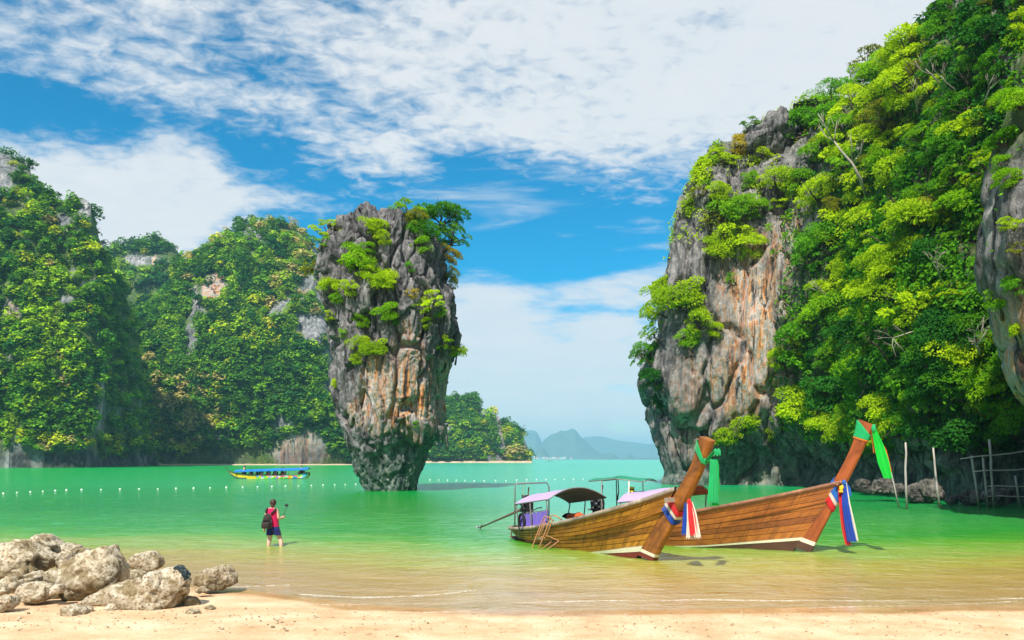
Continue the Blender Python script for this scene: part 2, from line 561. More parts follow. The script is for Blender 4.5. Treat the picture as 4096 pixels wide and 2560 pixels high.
c = k.ramp(k.m('MULTIPLY_ADD', nb, 0.45, k.m('MULTIPLY', na, 0.55)), [(0.36, (0.47, 0.285, 0.145)), (0.5, (0.65, 0.435, 0.255)), (0.64, (0.75, 0.57, 0.385))])
c = k.mix(k.ss(nc, 0.60, 0.68, 0.0, 0.75), c, (0.36, 0.17, 0.07))
c = k.mix(k.ss(k.noise(pos, 95.0, 2.0), 0.71, 0.75, 0.0, 0.8), c, (0.20, 0.13, 0.09))
wet = k.attr('wet').outputs['Fac']
c = k.mix(wet, c, (0.86, 0.74, 0.54), 'MULTIPLY')
bp = k.n('ShaderNodeBump', {'Strength': k.lin(wet, 0, 1, 0.55, 0.12), 'Distance': 0.012, 'Height': k.m('ADD', nb, k.m('MULTIPLY', k.noise(pos, 9.0, 5.0), 1.6))})
s = k.n('ShaderNodeBsdfPrincipled', {'Base Color': c, 'Roughness': k.lin(wet, 0, 1, 0.85, 0.16), 'Specular IOR Level': k.lin(wet, 0, 1, 0.2, 0.45), 'Normal': bp.outputs[0]})
k.n('ShaderNodeOutputMaterial', {'Surface': s.outputs[0]})
wn = 0.5 + 0.5 * fbm(q * np.array((0.7, 1.6, 1)), 3, 41)
wetv = 1 - sstep(-dd, 0.15 + 0.5 * wn, 0.55 + 0.6 * wn)
sand = obj('beach', V, grid_faces(*R_.shape), m, attrs={'wet': wetv})
tag(sand, kind='structure')


def sand_z(x, y): return float(bed(np.array([x]), np.array([y]))[0])


# ------------------------------------------------------------------ the sea
rows = np.concatenate([np.linspace(11.5, 36, 300, endpoint=False), np.geomspace(36, 10300, 190)])
ca = np.concatenate([np.linspace(-1.7, -0.7, 16, endpoint=False), np.linspace(-0.7, 0.7, 250), np.linspace(0.7, 1.7, 17)[1:]])
R_, C_ = np.meshgrid(rows, ca, indexing='ij')
V = np.stack([C_ * R_, R_, R_ * 0], -1).reshape(-1, 3)
dep = -bed(V[:, 0], V[:, 1])
# small shore waves: low ridges running along the beach
dsh = V[:, 1] - np.interp(V[:, 0], SHX, SHY)
wob = 0.45 * fbm(V * np.array((0.25, 0, 0)) + 3.1, 3, 5)
amp = sstep(dsh, 0.1, 0.6) * (1 - sstep(dsh, 4.0, 9.0))
V[:, 2] += 0.016 * amp * np.maximum(0, np.sin((dsh + wob) * 3.7 + 1.0)) ** 4
V[:, 2] += sstep(dsh, 2.0, 8.0) * (1 - sstep(V[:, 1], 60, 120)) * (0.03 * fbm(V * np.array((0.7, 1.2, 0)), 3, 77) + 0.020 * fbm(V * np.array((1.7, 3.0, 0)) + 0.6, 2, 78))
V[:, 2] = np.where(dsh < 0, np.minimum(V[:, 2], 0), V[:, 2])
patch = fbm(V * np.array((0.020, 0.012, 0)) + 7.7, 3, 21)
# water tint: green left, turquoise right and far out, with sky reflection painted in
teal = np.clip(sstep(V[:, 0] + 0.16 * V[:, 1], 0.0, 12.0) * sstep(V[:, 1], 19, 34) * (1 - 0.75 * sstep(V[:, 0] - 0.13 * V[:, 1], 1.0, 6.0) * (1 - sstep(V[:, 1], 60, 95))) + 0.3 * patch
               + 0.35 * sstep(V[:, 1], 120, 500) * sstep(V[:, 0], -60, 60), 0, 1)
m, k = new_mat('sea_water')
pos = k.n('ShaderNodeNewGeometry').outputs['Position']
d = k.attr('depth').outputs['Fac']
tl = k.attr('teal').outputs['Fac']
na = k.noise(k.vscale(pos, (0.25, 0.5, 1)), 1.0, 4.0, 0.6)
dj = k.m('ADD', d, k.m('MULTIPLY', k.m('SUBTRACT', na, 0.5), k.m('MULTIPLY', d, 0.9)))
body = k.ramp(k.m('DIVIDE', dj, 3.0), [(0.0, (0.76, 0.53, 0.20)), (0.028, (0.72, 0.51, 0.12)), (0.048, (0.58, 0.50, 0.075)), (0.07, (0.33, 0.46, 0.065)), (0.105, (0.12, 0.41, 0.025)), (0.155, (0.02, 0.33, 0.018)),
                                       (0.34, (0.0005, 0.27, 0.012)), (0.72, (0.0005, 0.33, 0.040)), (1.0, (0.006, 0.40, 0.085))])
tcol = k.ramp(k.m('DIVIDE', dj, 3.0), [(0.0, (0.74, 0.53, 0.24)), (0.05, (0.54, 0.52, 0.18)), (0.13, (0.22, 0.50, 0.20)), (0.4, (0.045, 0.47, 0.25)), (1.0, (0.03, 0.47, 0.28))])
body = k.mix(tl, body, tcol)
alpha = k.ss(dj, 0.0, 0.26, 0.42, 1.0)
w1 = k.noise(k.vscale(pos, (0.8, 1.5, 1)), 1.15, 5.0, 0.62, 0.5)
w2 = k.noise(k.vscale(pos, (1.0, 1.9, 1)), 4.2, 4.0, 0.6, 0.6)
hh = k.m('ADD', w1, k.m('MULTIPLY', w2, 0.28))
bp = k.n('ShaderNodeBump', {'Strength': 1.0, 'Distance': 0.15, 'Height': hh})
dif = k.n('ShaderNodeBsdfDiffuse', {'Color': body, 'Normal': bp.outputs[0]})
trn = k.n('ShaderNodeBsdfTransparent', {'Color': (1.0, 0.96, 0.78, 1)})
under = k.n('ShaderNodeMixShader', {0: alpha, 1: trn.outputs[0], 2: dif.outputs[0]})
gl = k.n('ShaderNodeBsdfGlossy', {'Color': (1, 1, 1, 1), 'Roughness': 0.09, 'Normal': bp.outputs[0]})
fr = k.n('ShaderNodeFresnel', {'IOR': 1.33, 'Normal': bp.outputs[0]})
mx = k.n('ShaderNodeMixShader', {0: k.m('MULTIPLY', fr.outputs[0], 0.52), 1: under.outputs[0], 2: gl.outputs[0]})
k.n('ShaderNodeOutputMaterial', {'Surface': mx.outputs[0]})
sea = obj('sea', V, grid_faces(*R_.shape), m, attrs={'depth': np.maximum(dep, 0), 'teal': teal})
tag(sea, kind='structure')

# thin foam lines where small waves break on the sand
M_FOAM, k = new_mat('foam')
pos = k.n('ShaderNodeNewGeometry').outputs['Position']
fa = k.ss(k.noise(pos, 14.0, 5.0, 0.75), 0.34, 0.60)
s = k.n('ShaderNodeBsdfDiffuse', {'Color': (0.86, 0.84, 0.76, 1)})
t = k.n('ShaderNodeBsdfTransparent')
mx = k.n('ShaderNodeMixShader', {0: k.m('MULTIPLY', fa, k.attr('cover').outputs['Fac']), 1: t.outputs[0], 2: s.outputs[0]})
k.n('ShaderNodeOutputMaterial', {'Surface': mx.outputs[0]})


def foam_line(pix, wid, seed, cover=1.0, n=150):
    """pix: pixel points of the crest on the water plane"""
    pp = [P(a, b, H * F / (b - HY)) for a, b in pix]
    xs = np.array([p.x for p in pp]); ys = np.array([p.y for p in pp])
    x = np.linspace(xs[0], xs[-1], n)
    y = np.interp(x, xs, ys)
    y = np.convolve(np.pad(y, 6, 'edge'), np.ones(13) / 13, 'valid')
    q = np.stack([x, y * 0, y * 0], 1)
    y = y + 0.05 * fbm(q * 2.2, 3, seed)
    w = wid * np.maximum(0.05, 0.55 + 1.3 * fbm(q * 4.1, 4, seed + 5)) * np.minimum(1, np.minimum(np.linspace(0, 8, n), np.linspace(8, 0, n)))
    rows = []
    for j, (f, h) in enumerate(((-1.2, 0.004), (-0.4, 0.022), (0.2, 0.030), (1.6, 0.012), (3.6, 0.006))):
        rows.append(np.stack([x, y + f * w, np.full(n, h)], 1))
    V = np.stack(rows, 1).reshape(-1, 3)
    cv = (np.array((0.0, 0.9, 1.0, 0.40, 0.0))[None, :] * cover * np.clip(0.75 + 0.9 * fbm(q * 1.3, 3, seed + 8), 0.1, 1)[:, None]).ravel()
    o = obj('foam', V, grid_faces(n, 5), M_FOAM, attrs={'cover': cv})
    return tag(o, kind='stuff')


foam_line([(297, 595.5), (330, 597.5), (370, 598.5), (420, 597), (450, 594.5), (478, 591)], 0.065, 3, 0.5)
foam_line([(230, 603), (300, 606), (380, 605.5), (450, 604)], 0.035, 9, 0.35)
foam_line([(515, 604), (600, 602), (700, 601), (800, 602), (900, 602), (1000, 600), (1100, 598)], 0.04, 14, 0.38)
foam_line([(780, 611), (850, 608), (930, 607), (1030, 602)], 0.03, 19, 0.35)
foam_line([(180, 590), (230, 588), (290, 586)], 0.03, 29, 0.45)
foam_line([(300, 614), (380, 614.5), (470, 612.5)], 0.02, 34, 0.4)

# ------------------------------------------------------------------ air
m, k = new_mat('air')
v = k.n('ShaderNodeVolumePrincipled', {'Color': (0.36, 0.80, 1.0, 1), 'Density': 0.00020, 'Anisotropy': 0.0})
k.n('ShaderNodeOutputMaterial', {'Volume': v.outputs[0]})
HZ0 = -8.0
b = MB().box((0, 5200, (HZ0 + 228) / 2), 36000, 10700, 228 - HZ0)
haze = b.build('haze', m, smooth=False)
tag(haze, kind='stuff')

# ------------------------------------------------------------------ karst hills across the bay
HILLS = {}


def hill(name, keys, ns, nt, seed, amp, tree_h, nscale, bare, beach_z=0.0):
    """keys: (px, foot distance, ridge py, ridge distance) from left to right; bare: pixel ellipses of open rock"""
    kx = np.array([a[0] for a in keys], float)
    px = np.linspace(kx[0], kx[-1], ns)
    f0 = np.interp(px, kx, [a[1] for a in keys])
    rp = np.interp(px, kx, [a[2] for a in keys])
    r1 = np.interp(px, kx, [a[3] for a in keys])
    zr = np.maximum(H + (HY - rp) * r1 / F - tree_h, 0.3)
    t = np.linspace(0, 1.6, nt)
    fy = 0.10 * t + 0.90 * t ** 2.1
    fz = np.where(t < 1, t ** 0.92, 1 - (np.maximum(t - 1, 0) / 0.6) ** 1.6)
    y = f0[:, None] + (r1 - f0)[:, None] * fy[None, :]
    z = -1.5 + (zr + 1.5)[:, None] * fz[None, :]
    x = ((px - CX) / F)[:, None] * y
    V = np.stack([x, y, z], -1).reshape(-1, 3)
    N = grid_normals(V, ns, nt)
    N = np.where((N[:, 1] > 0)[:, None] & (np.tile(t, ns) < 1)[:, None], -N, N)
    T = np.tile(t, ns)
    q = V * nscale
    dsp = fbm(q * np.array((1, 1, 0.55)), 4, seed) * 1.0 + 0.45 * ridged(q * np.array((2.6, 2.6, 0.7)), 3, seed + 9)
    fade = sstep(T, 0.0, 0.12) * (0.35 + 0.65 * (1 - sstep(T, 0.75, 1.0)))
    V = V + N * (dsp * amp * fade)[:, None]
    pX, pY = proj(V)
    bm_ = np.zeros(len(V))
    for (a, b_, rx, ry, w) in bare:
        e = 1.25 - np.sqrt(((pX - a) / rx) ** 2 + ((pY - b_) / ry) ** 2) + 0.5 * fbm(q * 3, 3, seed + 3)
        bm_ = np.maximum(bm_, sstep(e, 0.1, 0.5))
    if seed != 23: bm_ = np.maximum(bm_, 0.9 * sstep(fbm(q * np.array((2.2, 2.2, 0.7)) + 40, 3, seed + 71) + 0.12 * sstep(V[:, 2], 40, 90), 0.34, 0.46))
    wm = np.zeros(len(V))
    for (a, b_, rx, ry, w) in bare:
        if w: wm = np.maximum(wm, sstep(1.3 - np.sqrt(((pX - a) / rx) ** 2 + ((pY - b_) / ry) ** 2), 0.0, 0.5) * w)
    veg = np.clip(1 - bm_ - 0.25 * sstep(fbm(q * 2.2, 3, seed + 33), 0.1, 0.5), 0, 1) * 0.95
    o = obj(name, V, grid_faces(ns, nt), M_HILL, attrs={'veg': veg * (1 - 0.8 * (1 - sstep(V[:, 2], 2, 8)) * (seed == 11)), 'warm': wm, 'algae': (1 - sstep(V[:, 2] + 3.5 * fbm(q * 4, 3, seed + 50), 4.0, 8.0)) * (0.95 if seed == 11 else 0.5) * sstep(fbm(q * np.array((5, 5, .5)), 2, seed + 51), -.6, .1)})
    tag(o, kind='structure')
    HILLS.setdefault(name, []).append(dict(V=V, px=px, T=T, ns=ns, nt=nt, bare=bm_, seed=seed, o=o))
    return o


hill('hill', [(-170, 236, 300, 270), (-110, 228, 170, 268), (-60, 226, 152, 268), (-20, 226, 141, 268), (2, 226, 145, 268), (16, 226, 149, 268), (27, 226, 158, 268), (33, 226, 171, 266), (42, 226, 174, 266),
              (50, 227, 187, 264), (60, 227, 194, 264), (72, 228, 192, 264), (82, 229, 190, 264), (91, 231, 195, 262), (96, 234, 220, 263),
              (102, 238, 238, 268), (112, 245, 258, 278), (124, 254, 288, 288), (138, 266, 335, 300), (150, 278, 400, 312), (158, 288, 462, 320)],
     170, 110, 11, 4.2, 3.0, 0.045,
     [(6, 188, 8, 12, 0), (17, 176, 5, 9, 0), (42, 184, 6, 15, 0), (86, 210, 7, 15, 0), (62, 222, 8, 12, 0), (58, 460, 62, 7, 0), (86, 445, 7, 14, 0.2), (100, 410, 5, 40, 0.2), (30, 200, 8, 12, 0), (68, 300, 14, 5, 0), (12, 312, 10, 12, 0.3)])
hill('hill', [(86, 430, 300, 480), (96, 430, 256, 480), (108, 430, 243, 480), (120, 430, 240, 480), (140, 430, 233, 480), (160, 430, 231, 480), (170, 430, 236, 480), (177, 430, 245, 480),
              (182, 430, 256, 480), (188, 430, 272, 478), (196, 430, 300, 478), (204, 430, 340, 476)],
     70, 60, 23, 4.5, 4.0, 0.03, [(155, 261, 3, 6, 0.9), (140, 262, 20, 8, 0)])
hill('hill', [(70, 305, 330, 330), (90, 312, 322, 345), (115, 316, 312, 360), (140, 318, 308, 370), (160, 320, 296, 385), (173, 322, 276, 390), (184, 324, 262, 392), (196, 324, 248, 394), (215, 326, 238, 396),
              (232, 326, 230, 396), (242, 326, 220, 396), (262, 328, 218, 396), (275, 328, 217, 396), (290, 328, 221, 396), (304, 330, 229, 394), (318, 330, 244, 392),
              (328, 332, 262, 390), (337, 332, 290, 385), (345, 334, 330, 375), (350, 336, 380, 368), (354, 338, 430, 362), (358, 342, 462, 358)],
     250, 120, 37, 5.0, 3.6, 0.036,
     [(215, 288, 14, 18, 0.75), (193, 305, 6, 24, 0.1), (300, 448, 34, 17, 0.45), (318, 335, 26, 14, 0), (328, 360, 10, 12, 0), (285, 425, 12, 10, 0), (300, 318, 20, 5, 0), (190, 345, 8, 20, 0), (222, 442, 10, 6, 0), (278, 345, 6, 10, 0), (330, 390, 8, 14, 0)])
hill('hill', [(395, 520, 440, 545), (415, 520, 414, 560), (430, 520, 403, 565), (442, 520, 397, 565), (452, 520, 396, 565), (462, 520, 397, 565), (472, 520, 394, 565), (482, 520, 402, 565), (492, 520, 408, 562),
              (500, 520, 414, 560), (506, 521, 422, 558), (510, 521, 424, 556), (515, 522, 424, 554), (521, 522, 428, 552), (526, 523, 436, 548), (530, 524, 446, 545), (533, 526, 461, 540)],
     130, 70, 51, 4.5, 4.0, 0.03, [(499, 430, 5, 24, 0.15), (486, 412, 8, 5, 0), (525, 450, 7, 8, 0), (502, 452, 6, 10, 0.3)])

# pale beach along the far shore
bx = []
for i, pxx in enumerate(np.linspace(84, 372, 90)):
    w = 0.3 + 1.2 * (0.5 + 0.5 * math.sin(i * 0.9)) + (5 if 92 < pxx < 160 else 0) * (0.4 + 0.6 * (0.5 + 0.5 * math.sin(i * .35)))
    yb = float(np.interp(pxx, [84, 92, 120, 160, 345, 372], [262, 285, 306, 316, 330, 336]))
    for yy, zz in ((yb - w - 3, -0.3), (yb - w, 0.10), (yb - .3, 0.2 + 0.12 * w), (yb + 22, 1.0)):
        bx.append(((pxx - CX) * yy / F, yy, zz))
M_FARSAND = simple('far_sand', (0.50, 0.38, 0.26), 0.9, 0.1, var=0.3, scale=0.4)
tag(obj('far_beach', bx, grid_faces(90, 4), M_FARSAND), kind='structure')
bx = []
for i, pxx in enumerate(np.linspace(424, 532, 50)):
    yb = 521.0
    for yy, zz in ((yb - 9, -0.3), (yb - 6 - 3 * math.sin(i), 0.5), (yb - 1, 1.2), (yb + 18, 1.6)):
        bx.append(((pxx - CX) * yy / F, yy, zz))
tag(obj('far_beach', bx, grid_faces(50, 4), M_FARSAND), kind='structure')

# blue islands far out in the haze
M_FAR = simple('far_island', (0.08, 0.13, 0.09), 0.9, 0.1, var=0.5, scale=0.02)


def island(keys, y0, dep, seed, n=80):
    y0 *= 2.4; dep *= 2.4
    kx = np.array([a for a, _ in keys], float)
    px = np.linspace(kx[0], kx[-1], n)
    rp = np.interp(px, kx, [b for _, b in keys])
    rp = np.convolve(np.pad(rp, 1, 'edge'), (0.25, 0.5, 0.25), 'valid')
    zr = np.maximum(H + (HY - rp) * (y0 + dep) / F, 0.2)
    t = np.linspace(0, 2, 33)
    y = y0 + dep * (t[None, :] ** 1.3) + 0 * px[:, None]
    fz = np.where(t < 1, t ** 0.8, np.maximum(0, 1 - (t - 1) ** 2))
    z = -2 + (zr + 2)[:, None] * fz[None, :]
    x = ((px - CX) / F)[:, None] * y
    V = np.stack([x, y, z], -1).reshape(-1, 3)
    q = V * 0.02
    V[:, 1] += 16 * fbm(q * np.array((1, 0.2, 0.5)), 4, seed) * np.tile(sstep(t, 0, .2) * (1 - sstep(t, .9, 1)), n)
    V[:, 2] += np.tile(sstep(t, 0.1, .5), n) * 2.5 * fbm(q * 3, 3, seed + 4)
    tag(obj('island', V, grid_faces(n, 33), M_FAR), kind='structure')


island([(500, 445), (520, 432), (530, 430), (536, 431), (540, 438), (544, 450), (548, 461)], 2500, 120, 3)
island([(534, 452), (540, 445), (546, 438), (552, 434), (557, 433), (561, 430), (564, 431), (569, 430), (572, 428), (576, 430), (580, 436), (586, 441), (592, 447), (600, 453), (612, 458), (620, 461)], 2200, 160, 5)
island([(574, 446), (580, 440), (586, 436.5), (590, 437), (595, 439.5), (600, 439), (604, 444), (610, 450), (618, 454), (632, 458), (640, 461)], 3000, 160, 7)
island([(560, 447), (575, 440), (595, 436), (605, 437), (620, 441), (640, 443), (655, 445), (665, 441.5), (690, 444), (720, 452), (740, 461)], 2850, 150, 9)
island([(620, 458), (635, 452), (645, 447), (653, 443), (660, 444), (672, 443), (700, 450), (712, 461)], 3400, 160, 11)
island([(598, 459), (604, 454.5), (609, 452.5), (615, 454.5), (621, 460)], 2000, 60, 13, 24)
island([(624, 460), (628, 456), (631, 454.5), (635, 456.5), (638, 460)], 2000, 50, 15, 20)
island([(534, 460), (537, 450), (541, 446), (545, 449), (549, 456), (551, 460)], 1900, 50, 17, 24)
island([(600, 459.4), (612, 458.4), (640, 458), (680, 457.8), (720, 458.4), (740, 459.6)], 1800, 60, 19, 40)
# ------------------------------------------------------------------ the rock pillar in the bay
YP = 63.0
PXM = YP / F


def crop(cx, cy): return 287.5 + cx * 0.2067, 187.5 + cy * 0.2067


LS = [(1520, 372), (1466, 368), (1440, 345), (1420, 332), (1400, 328), (1370, 312), (1340, 300), (1300, 288), (1250, 268), (1200, 250), (1150, 236), (1050, 210), (950, 200),
      (850, 195), (760, 190), (700, 180), (600, 166), (500, 163), (420, 150), (400, 146), (370, 150), (330, 160), (300, 166), (250, 178), (200, 190), (100, 215)]
RS = [(1520, 650), (1466, 652), (1440, 660), (1420, 668), (1400, 669), (1370, 678), (1340, 686), (1300, 702), (1260, 716), (1215, 735), (1195, 782), (1150, 782), (1050, 776), (950, 788),
      (850, 802), (760, 822), (700, 832), (600, 832), (500, 812), (400, 790), (300, 760), (250, 745), (200, 725), (100, 700)]
TOPX = [150, 172, 190, 230, 270, 310, 345, 366, 392, 410, 430, 452, 468, 480, 520, 560, 600, 650, 700, 745, 800, 840]
TOPY = [330, 262, 205, 178, 170, 165, 152, 112, 98, 112, 128, 152, 132, 140, 150, 158, 168, 180, 195, 235, 300, 340]


def cy2z(cy): return H - (crop(0, cy)[1] - HY) * PXM
def cx2x(cx): return (crop(cx, 0)[0] - CX) * PXM


lz = np.array([cy2z(a) for a, _ in LS]); lx = np.array([cx2x(b) for _, b in LS])
rz = np.array([cy2z(a) for a, _ in RS]); rx = np.array([cx2x(b) for _, b in RS])
tx = np.array([cx2x(a) for a in TOPX]); tz = np.array([cy2z(a) for a in TOPY])
NU, NV, NC = 420, 330, 46
th = np.linspace(0, 2 * np.pi, NU, endpoint=False)
ct, st_ = np.cos(th), np.sin(th)
Vs = np.zeros((NU, NV + NC, 3))
Zt_c = 19.0
ztop = np.interp(0.5 * (np.interp(Zt_c, lz, lx) + np.interp(Zt_c, rz, rx)) + ct * 0.5 * (np.interp(Zt_c, rz, rx) - np.interp(Zt_c, lz, lx)), tx, tz)
ztop = ztop - 0.5 * (1 - np.abs(ct)) * (st_ < 0) * 2.0      # the front rim is lower than the crest line behind it
v = np.linspace(0, 1, NV)
zz = -2.6 + (ztop[:, None] + 2.6) * v[None, :]
L_ = np.interp(zz, lz, lx)
r2z = np.array([cy2z(a) for a, b in RS if a not in (1195, 1215, 1260)]); r2x = np.array([cx2x(b if a != 1150 else 776) for a, b in RS if a not in (1195, 1215, 1260)])
Rr = np.interp(zz, r2z, r2x)
ledge = (np.interp(zz, rz, rx) - Rr) * sstep(ct, 0.55, 0.95)[:, None]
xc, xr = (L_ + Rr) / 2, (Rr - L_) / 2 - 0.52
se = lambda c, e: np.sign(c) * np.abs(c) ** e
# front bulge and undercut of the face towards the beach
zw = zz + (0.9 * np.sin(th * 3.0 + 0.7) + 0.6 * np.sin(th * 7.0 + 2.0) + 0.35 * np.sin(th * 13.0))[:, None] * np.exp(-((zz - 4.2) / 2.5) ** 2)
fb = np.interp(zw, [-3, 0, 1.2, 2.5, 3.6, 4.4, 5.4, 7, 9, 12, 16, 20, 24], [0.86, 0.90, 0.91, 0.93, 0.95, 0.98, 1.02, 1.00, 0.95, 0.92, 0.90, 0.84, 0.72])
dp = np.where(st_[:, None] < 0, fb, 0.8)
Vs[:, :NV, 0] = xc + xr * se(ct, 0.82)[:, None] + ledge
Vs[:, :NV, 1] = YP + xr * dp * se(st_, 0.9)[:, None]
Vs[:, :NV, 2] = zz
for c in range(NC):
    f = 1 - (c + 1) / NC
    top = Vs[:, NV - 1]
    cx_ = top[:, 0].mean(); cy_ = top[:, 1].mean()
    xx = cx_ + (top[:, 0] - cx_) * f; yy = cy_ + (top[:, 1] - cy_) * f
    crest = np.interp(xx, tx, tz) * sstep(1 - f, 0.0, 0.5) + top[:, 2] * (1 - sstep(1 - f, 0.0, 0.5))
    Vs[:, NV + c] = np.stack([xx, yy, crest], 1)
V = Vs.reshape(-1, 3)
nv = NV + NC
N = grid_normals(V, NU, nv, True)
out = V - np.array((V[:, 0].mean(), YP, 0)); out[:, 2] = 0
N = np.where((np.einsum('ij,ij->i', N, out) < 0)[:, None], -N, N)
isTop = np.tile(np.arange(nv) >= NV, NU)
N[isTop] = (0, 0, 1)
z = V[:, 2]
up = sstep(z, 9.5, 13.0)
midz = sstep(z, 4.0, 6.0) * (1 - up)
low = 1 - sstep(z, 3.0, 4.6)
wv = V + 0.5 * np.stack([fbm(V * 0.5, 2, 1), fbm(V * 0.5, 2, 2), fbm(V * 0.5, 2, 4)], 1)
f1, f2, cid = worley(wv * np.array((0.62, 0.62, 0.17)), 5)
g1, g2, cid2 = worley(wv * np.array((1.6, 1.6, 0.42)), 8)
edge = 1 - sstep(f2 - f1, 0.0, 0.16)
edge2 = 1 - sstep(g2 - g1, 0.0, 0.18)
flute = ridged(wv * np.array((1.15, 1.15, 0.16)), 3, 12)
dsp = (cid - 0.5) * (0.75 * up + 0.75 * midz + 0.25 * low) - edge * (0.60 * up + 0.50 * midz + 0.15) \
    + (cid2 - 0.5) * (0.28 * up + 0.2 * midz + 0.14 * low) - edge2 * (0.22 * up + 0.07 * midz) \
    + flute * (0.46 * up + 0.14 * midz + 0.12 * low) + fbm(V * np.array((1.6, 1.6, 0.5)), 4, 30) * (0.14 + 0.2 * low) + fbm(V * 5.0, 3, 31) * 0.09
# drip curtains under the overhang
drip = np.maximum(0, ridged(wv * np.array((1.5, 1.5, 0.05)), 2, 50)) * np.exp(-((z - 4.3) / 0.9) ** 2)
dsp += 0.40 * drip * sstep(N[:, 0], -0.7, 0.0)
V = V + N * np.where(isTop, 0, dsp)[:, None]
# pinnacles on the crest
sp = ridged(V * np.array((1.0, 1.0, 0)), 3, 61)
rim = sstep(z - np.tile(ztop, (nv, 1)).T.reshape(-1), -2.2, 0.0)
V[:, 2] += np.where(isTop, 1.0, rim) * (0.95 * sp - 0.35) * (0.9 + 0.5 * (cid - 0.5))
pX, pY = proj(V)
cxx = (pX - 287.5) / 0.2067; cyy = (pY - 187.5) / 0.2067
warm = np.zeros(len(V))
for a, b, r1_, r2_, w in ((570, 1020, 110, 150, 1.0), (440, 990, 95, 170, 0.9), (580, 840, 75, 150, 0.55), (340, 1090, 60, 70, 0.6), (760, 1000, 45, 170, 0.7), (560, 700, 40, 60, 0.5), (640, 1140, 120, 50, 0.6), (480, 1150, 120, 40, 0.6)):
    warm = np.maximum(warm, w * sstep(1.35 - np.sqrt(((cxx - a) / r1_) ** 2 + ((cyy - b) / r2_) ** 2) + 0.3 * fbm(V * 0.7, 3, 71), 0.0, 0.55))
warm *= (V[:, 1] < YP + 2)
warm = np.maximum(warm, 0.35 * midz * sstep(fbm(V * np.array((0.5, 0.5, 0.12)), 3, 72), 0.1, 0.5))
algae = np.clip(1 - sstep(z + 2.4 * fbm(V * 0.7, 3, 73), 0.2, 5.5), 0, 1) * 0.75
pil_faces = grid_faces(NU, nv, True)
pillar = obj('rock_pillar', V, pil_faces, M_ROCK, loc=(-9.4, YP, 0), attrs={'warm': warm, 'algae': algae, 'veg': 0 * z})
tag(pillar, 'tall top-heavy limestone pillar standing alone in the green bay with shrubs on its crown', 'sea stack')
PIL_V = V
bvh_pillar = BVHTree.FromPolygons([tuple(a) for a in V], [tuple(a) for a in pil_faces.tolist()])

# dripstone hanging from the overhang
rs = random.Random(12)
for (a, b0, b1_, r_) in ((772, 1150, 1235, .30), (790, 1165, 1250, .22), (755, 1160, 1215, .22), (735, 1170, 1225, .25), (615, 1130, 1235, .42), (640, 1140, 1245, .34), (655, 1150, 1215, .24), (500, 1140, 1195, .30),
                         (530, 1130, 1180, .34), (455, 1145, 1190, .24), (400, 1130, 1185, .26), (690, 1150, 1205, .24), (570, 1150, 1200, .22), (350, 1110, 1165, .24), (310, 1090, 1150, .22)):
    px_, py_ = crop(a, b0)
    d_ = Vector(((px_ - CX) / F, 1, (HY - py_) / F)).normalized()
    hit_ = bvh_pillar.ray_cast(Vector((0, 0, H)), d_)
    p0 = hit_[0] if hit_[0] is not None else bvh_pillar.find_nearest(P(px_, py_, YP))[0]
    p0 = Vector(p0) + Vector((0, 0.12, 0.25))
    ln_ = (b1_ - b0) * 0.2067 * PXM + 0.25
    rings = []
    for i in range(9):
        t = i / 8
        c_ = p0 + Vector((0.10 * math.sin(t * 4 + a), 0.10 * t, -ln_ * t))
        rr_ = r_ * (1 - t) ** 0.7 * (1 + .25 * math.sin(t * 9 + a)) + .02
        rings.append([c_ + Vector((math.cos(g_) * rr_ * (1 + .3 * math.sin(g_ * 2 + a + t * 3)), math.sin(g_) * rr_, .05 * math.sin(g_ * 3 + a))) for g_ in np.linspace(0, 2 * math.pi, 11)[:-1]])
    m_ = MB().loft(rings)
    nn_ = len(m_.V)
    obj('stalactite', m_.V, m_.Fc, M_ROCK, pillar, attrs={'warm': np.full(nn_, .35), 'algae': np.full(nn_, .15), 'veg': np.zeros(nn_)})

# ------------------------------------------------------------------ the right headland: bluff at the tip, then the bay wall
PATH = [(40, 108), (26, 100), (18.4, 92), (15.2, 83), (14.3, 77.5), (15.0, 74.2), (17.5, 72.6), (20.5, 72.2), (22.8, 71.6), (24.4, 68.5), (25.2, 64), (25.2, 58), (24.6, 53), (24.0, 49), (24.9, 45.5), (27.5, 42.0), (31, 38), (38, 32)]
PT_ = np.array(PATH, float)
cum = np.concatenate([[0], np.cumsum(np.linalg.norm(np.diff(PT_, axis=0), axis=1))])
# profiles: z, inset (metres inwards)
PR_T = [(-2, .6), (0, .3), (1, .7), (2, .3), (6, -.9), (10, -1.5), (12, -1.0), (15.6, -.2), (19.4, -.1), (21.5, .4), (23.4, 1.5), (27.4, 2.4), (29.5, 3.1), (31.5, 5), (33, 7.5), (34.6, 10), (36.0, 14), (37, 20)]
PR_F = [(-2, 3.4), (0, 3.2), (2, 3.2), (3.6, 2.6), (5, 1.6), (7, .5), (10, -.3), (16, -.1), (22, .4), (26, 1.4), (29, 2.8), (31.5, 5.5), (33.5, 9), (34.5, 13), (35, 17), (35.5, 22)]
PR_W = [(-2, 2.8), (0, 2.6), (1.6, 2.8), (2.6, 2.0), (3.6, 0.8), (6, .0), (12, .2), (18, 1.0), (24, 2.4), (29, 4.0), (33, 5.6), (36, 7.5), (39, 10.5), (42, 14), (44, 18), (45, 24)]
UK = [0, cum[2], cum[4], cum[5], cum[6], cum[8], cum[9], cum[10], cum[-1]]
UW = [(1, 0, 0), (1, 0, 0), (1, 0, 0), (.6, .4, 0), (0, 1, 0), (0, 1, 0), (0, .6, .4), (0, 0, 1), (0, 0, 1)]
NU, NV = 460, 270
u = np.linspace(0, cum[-1], NU)
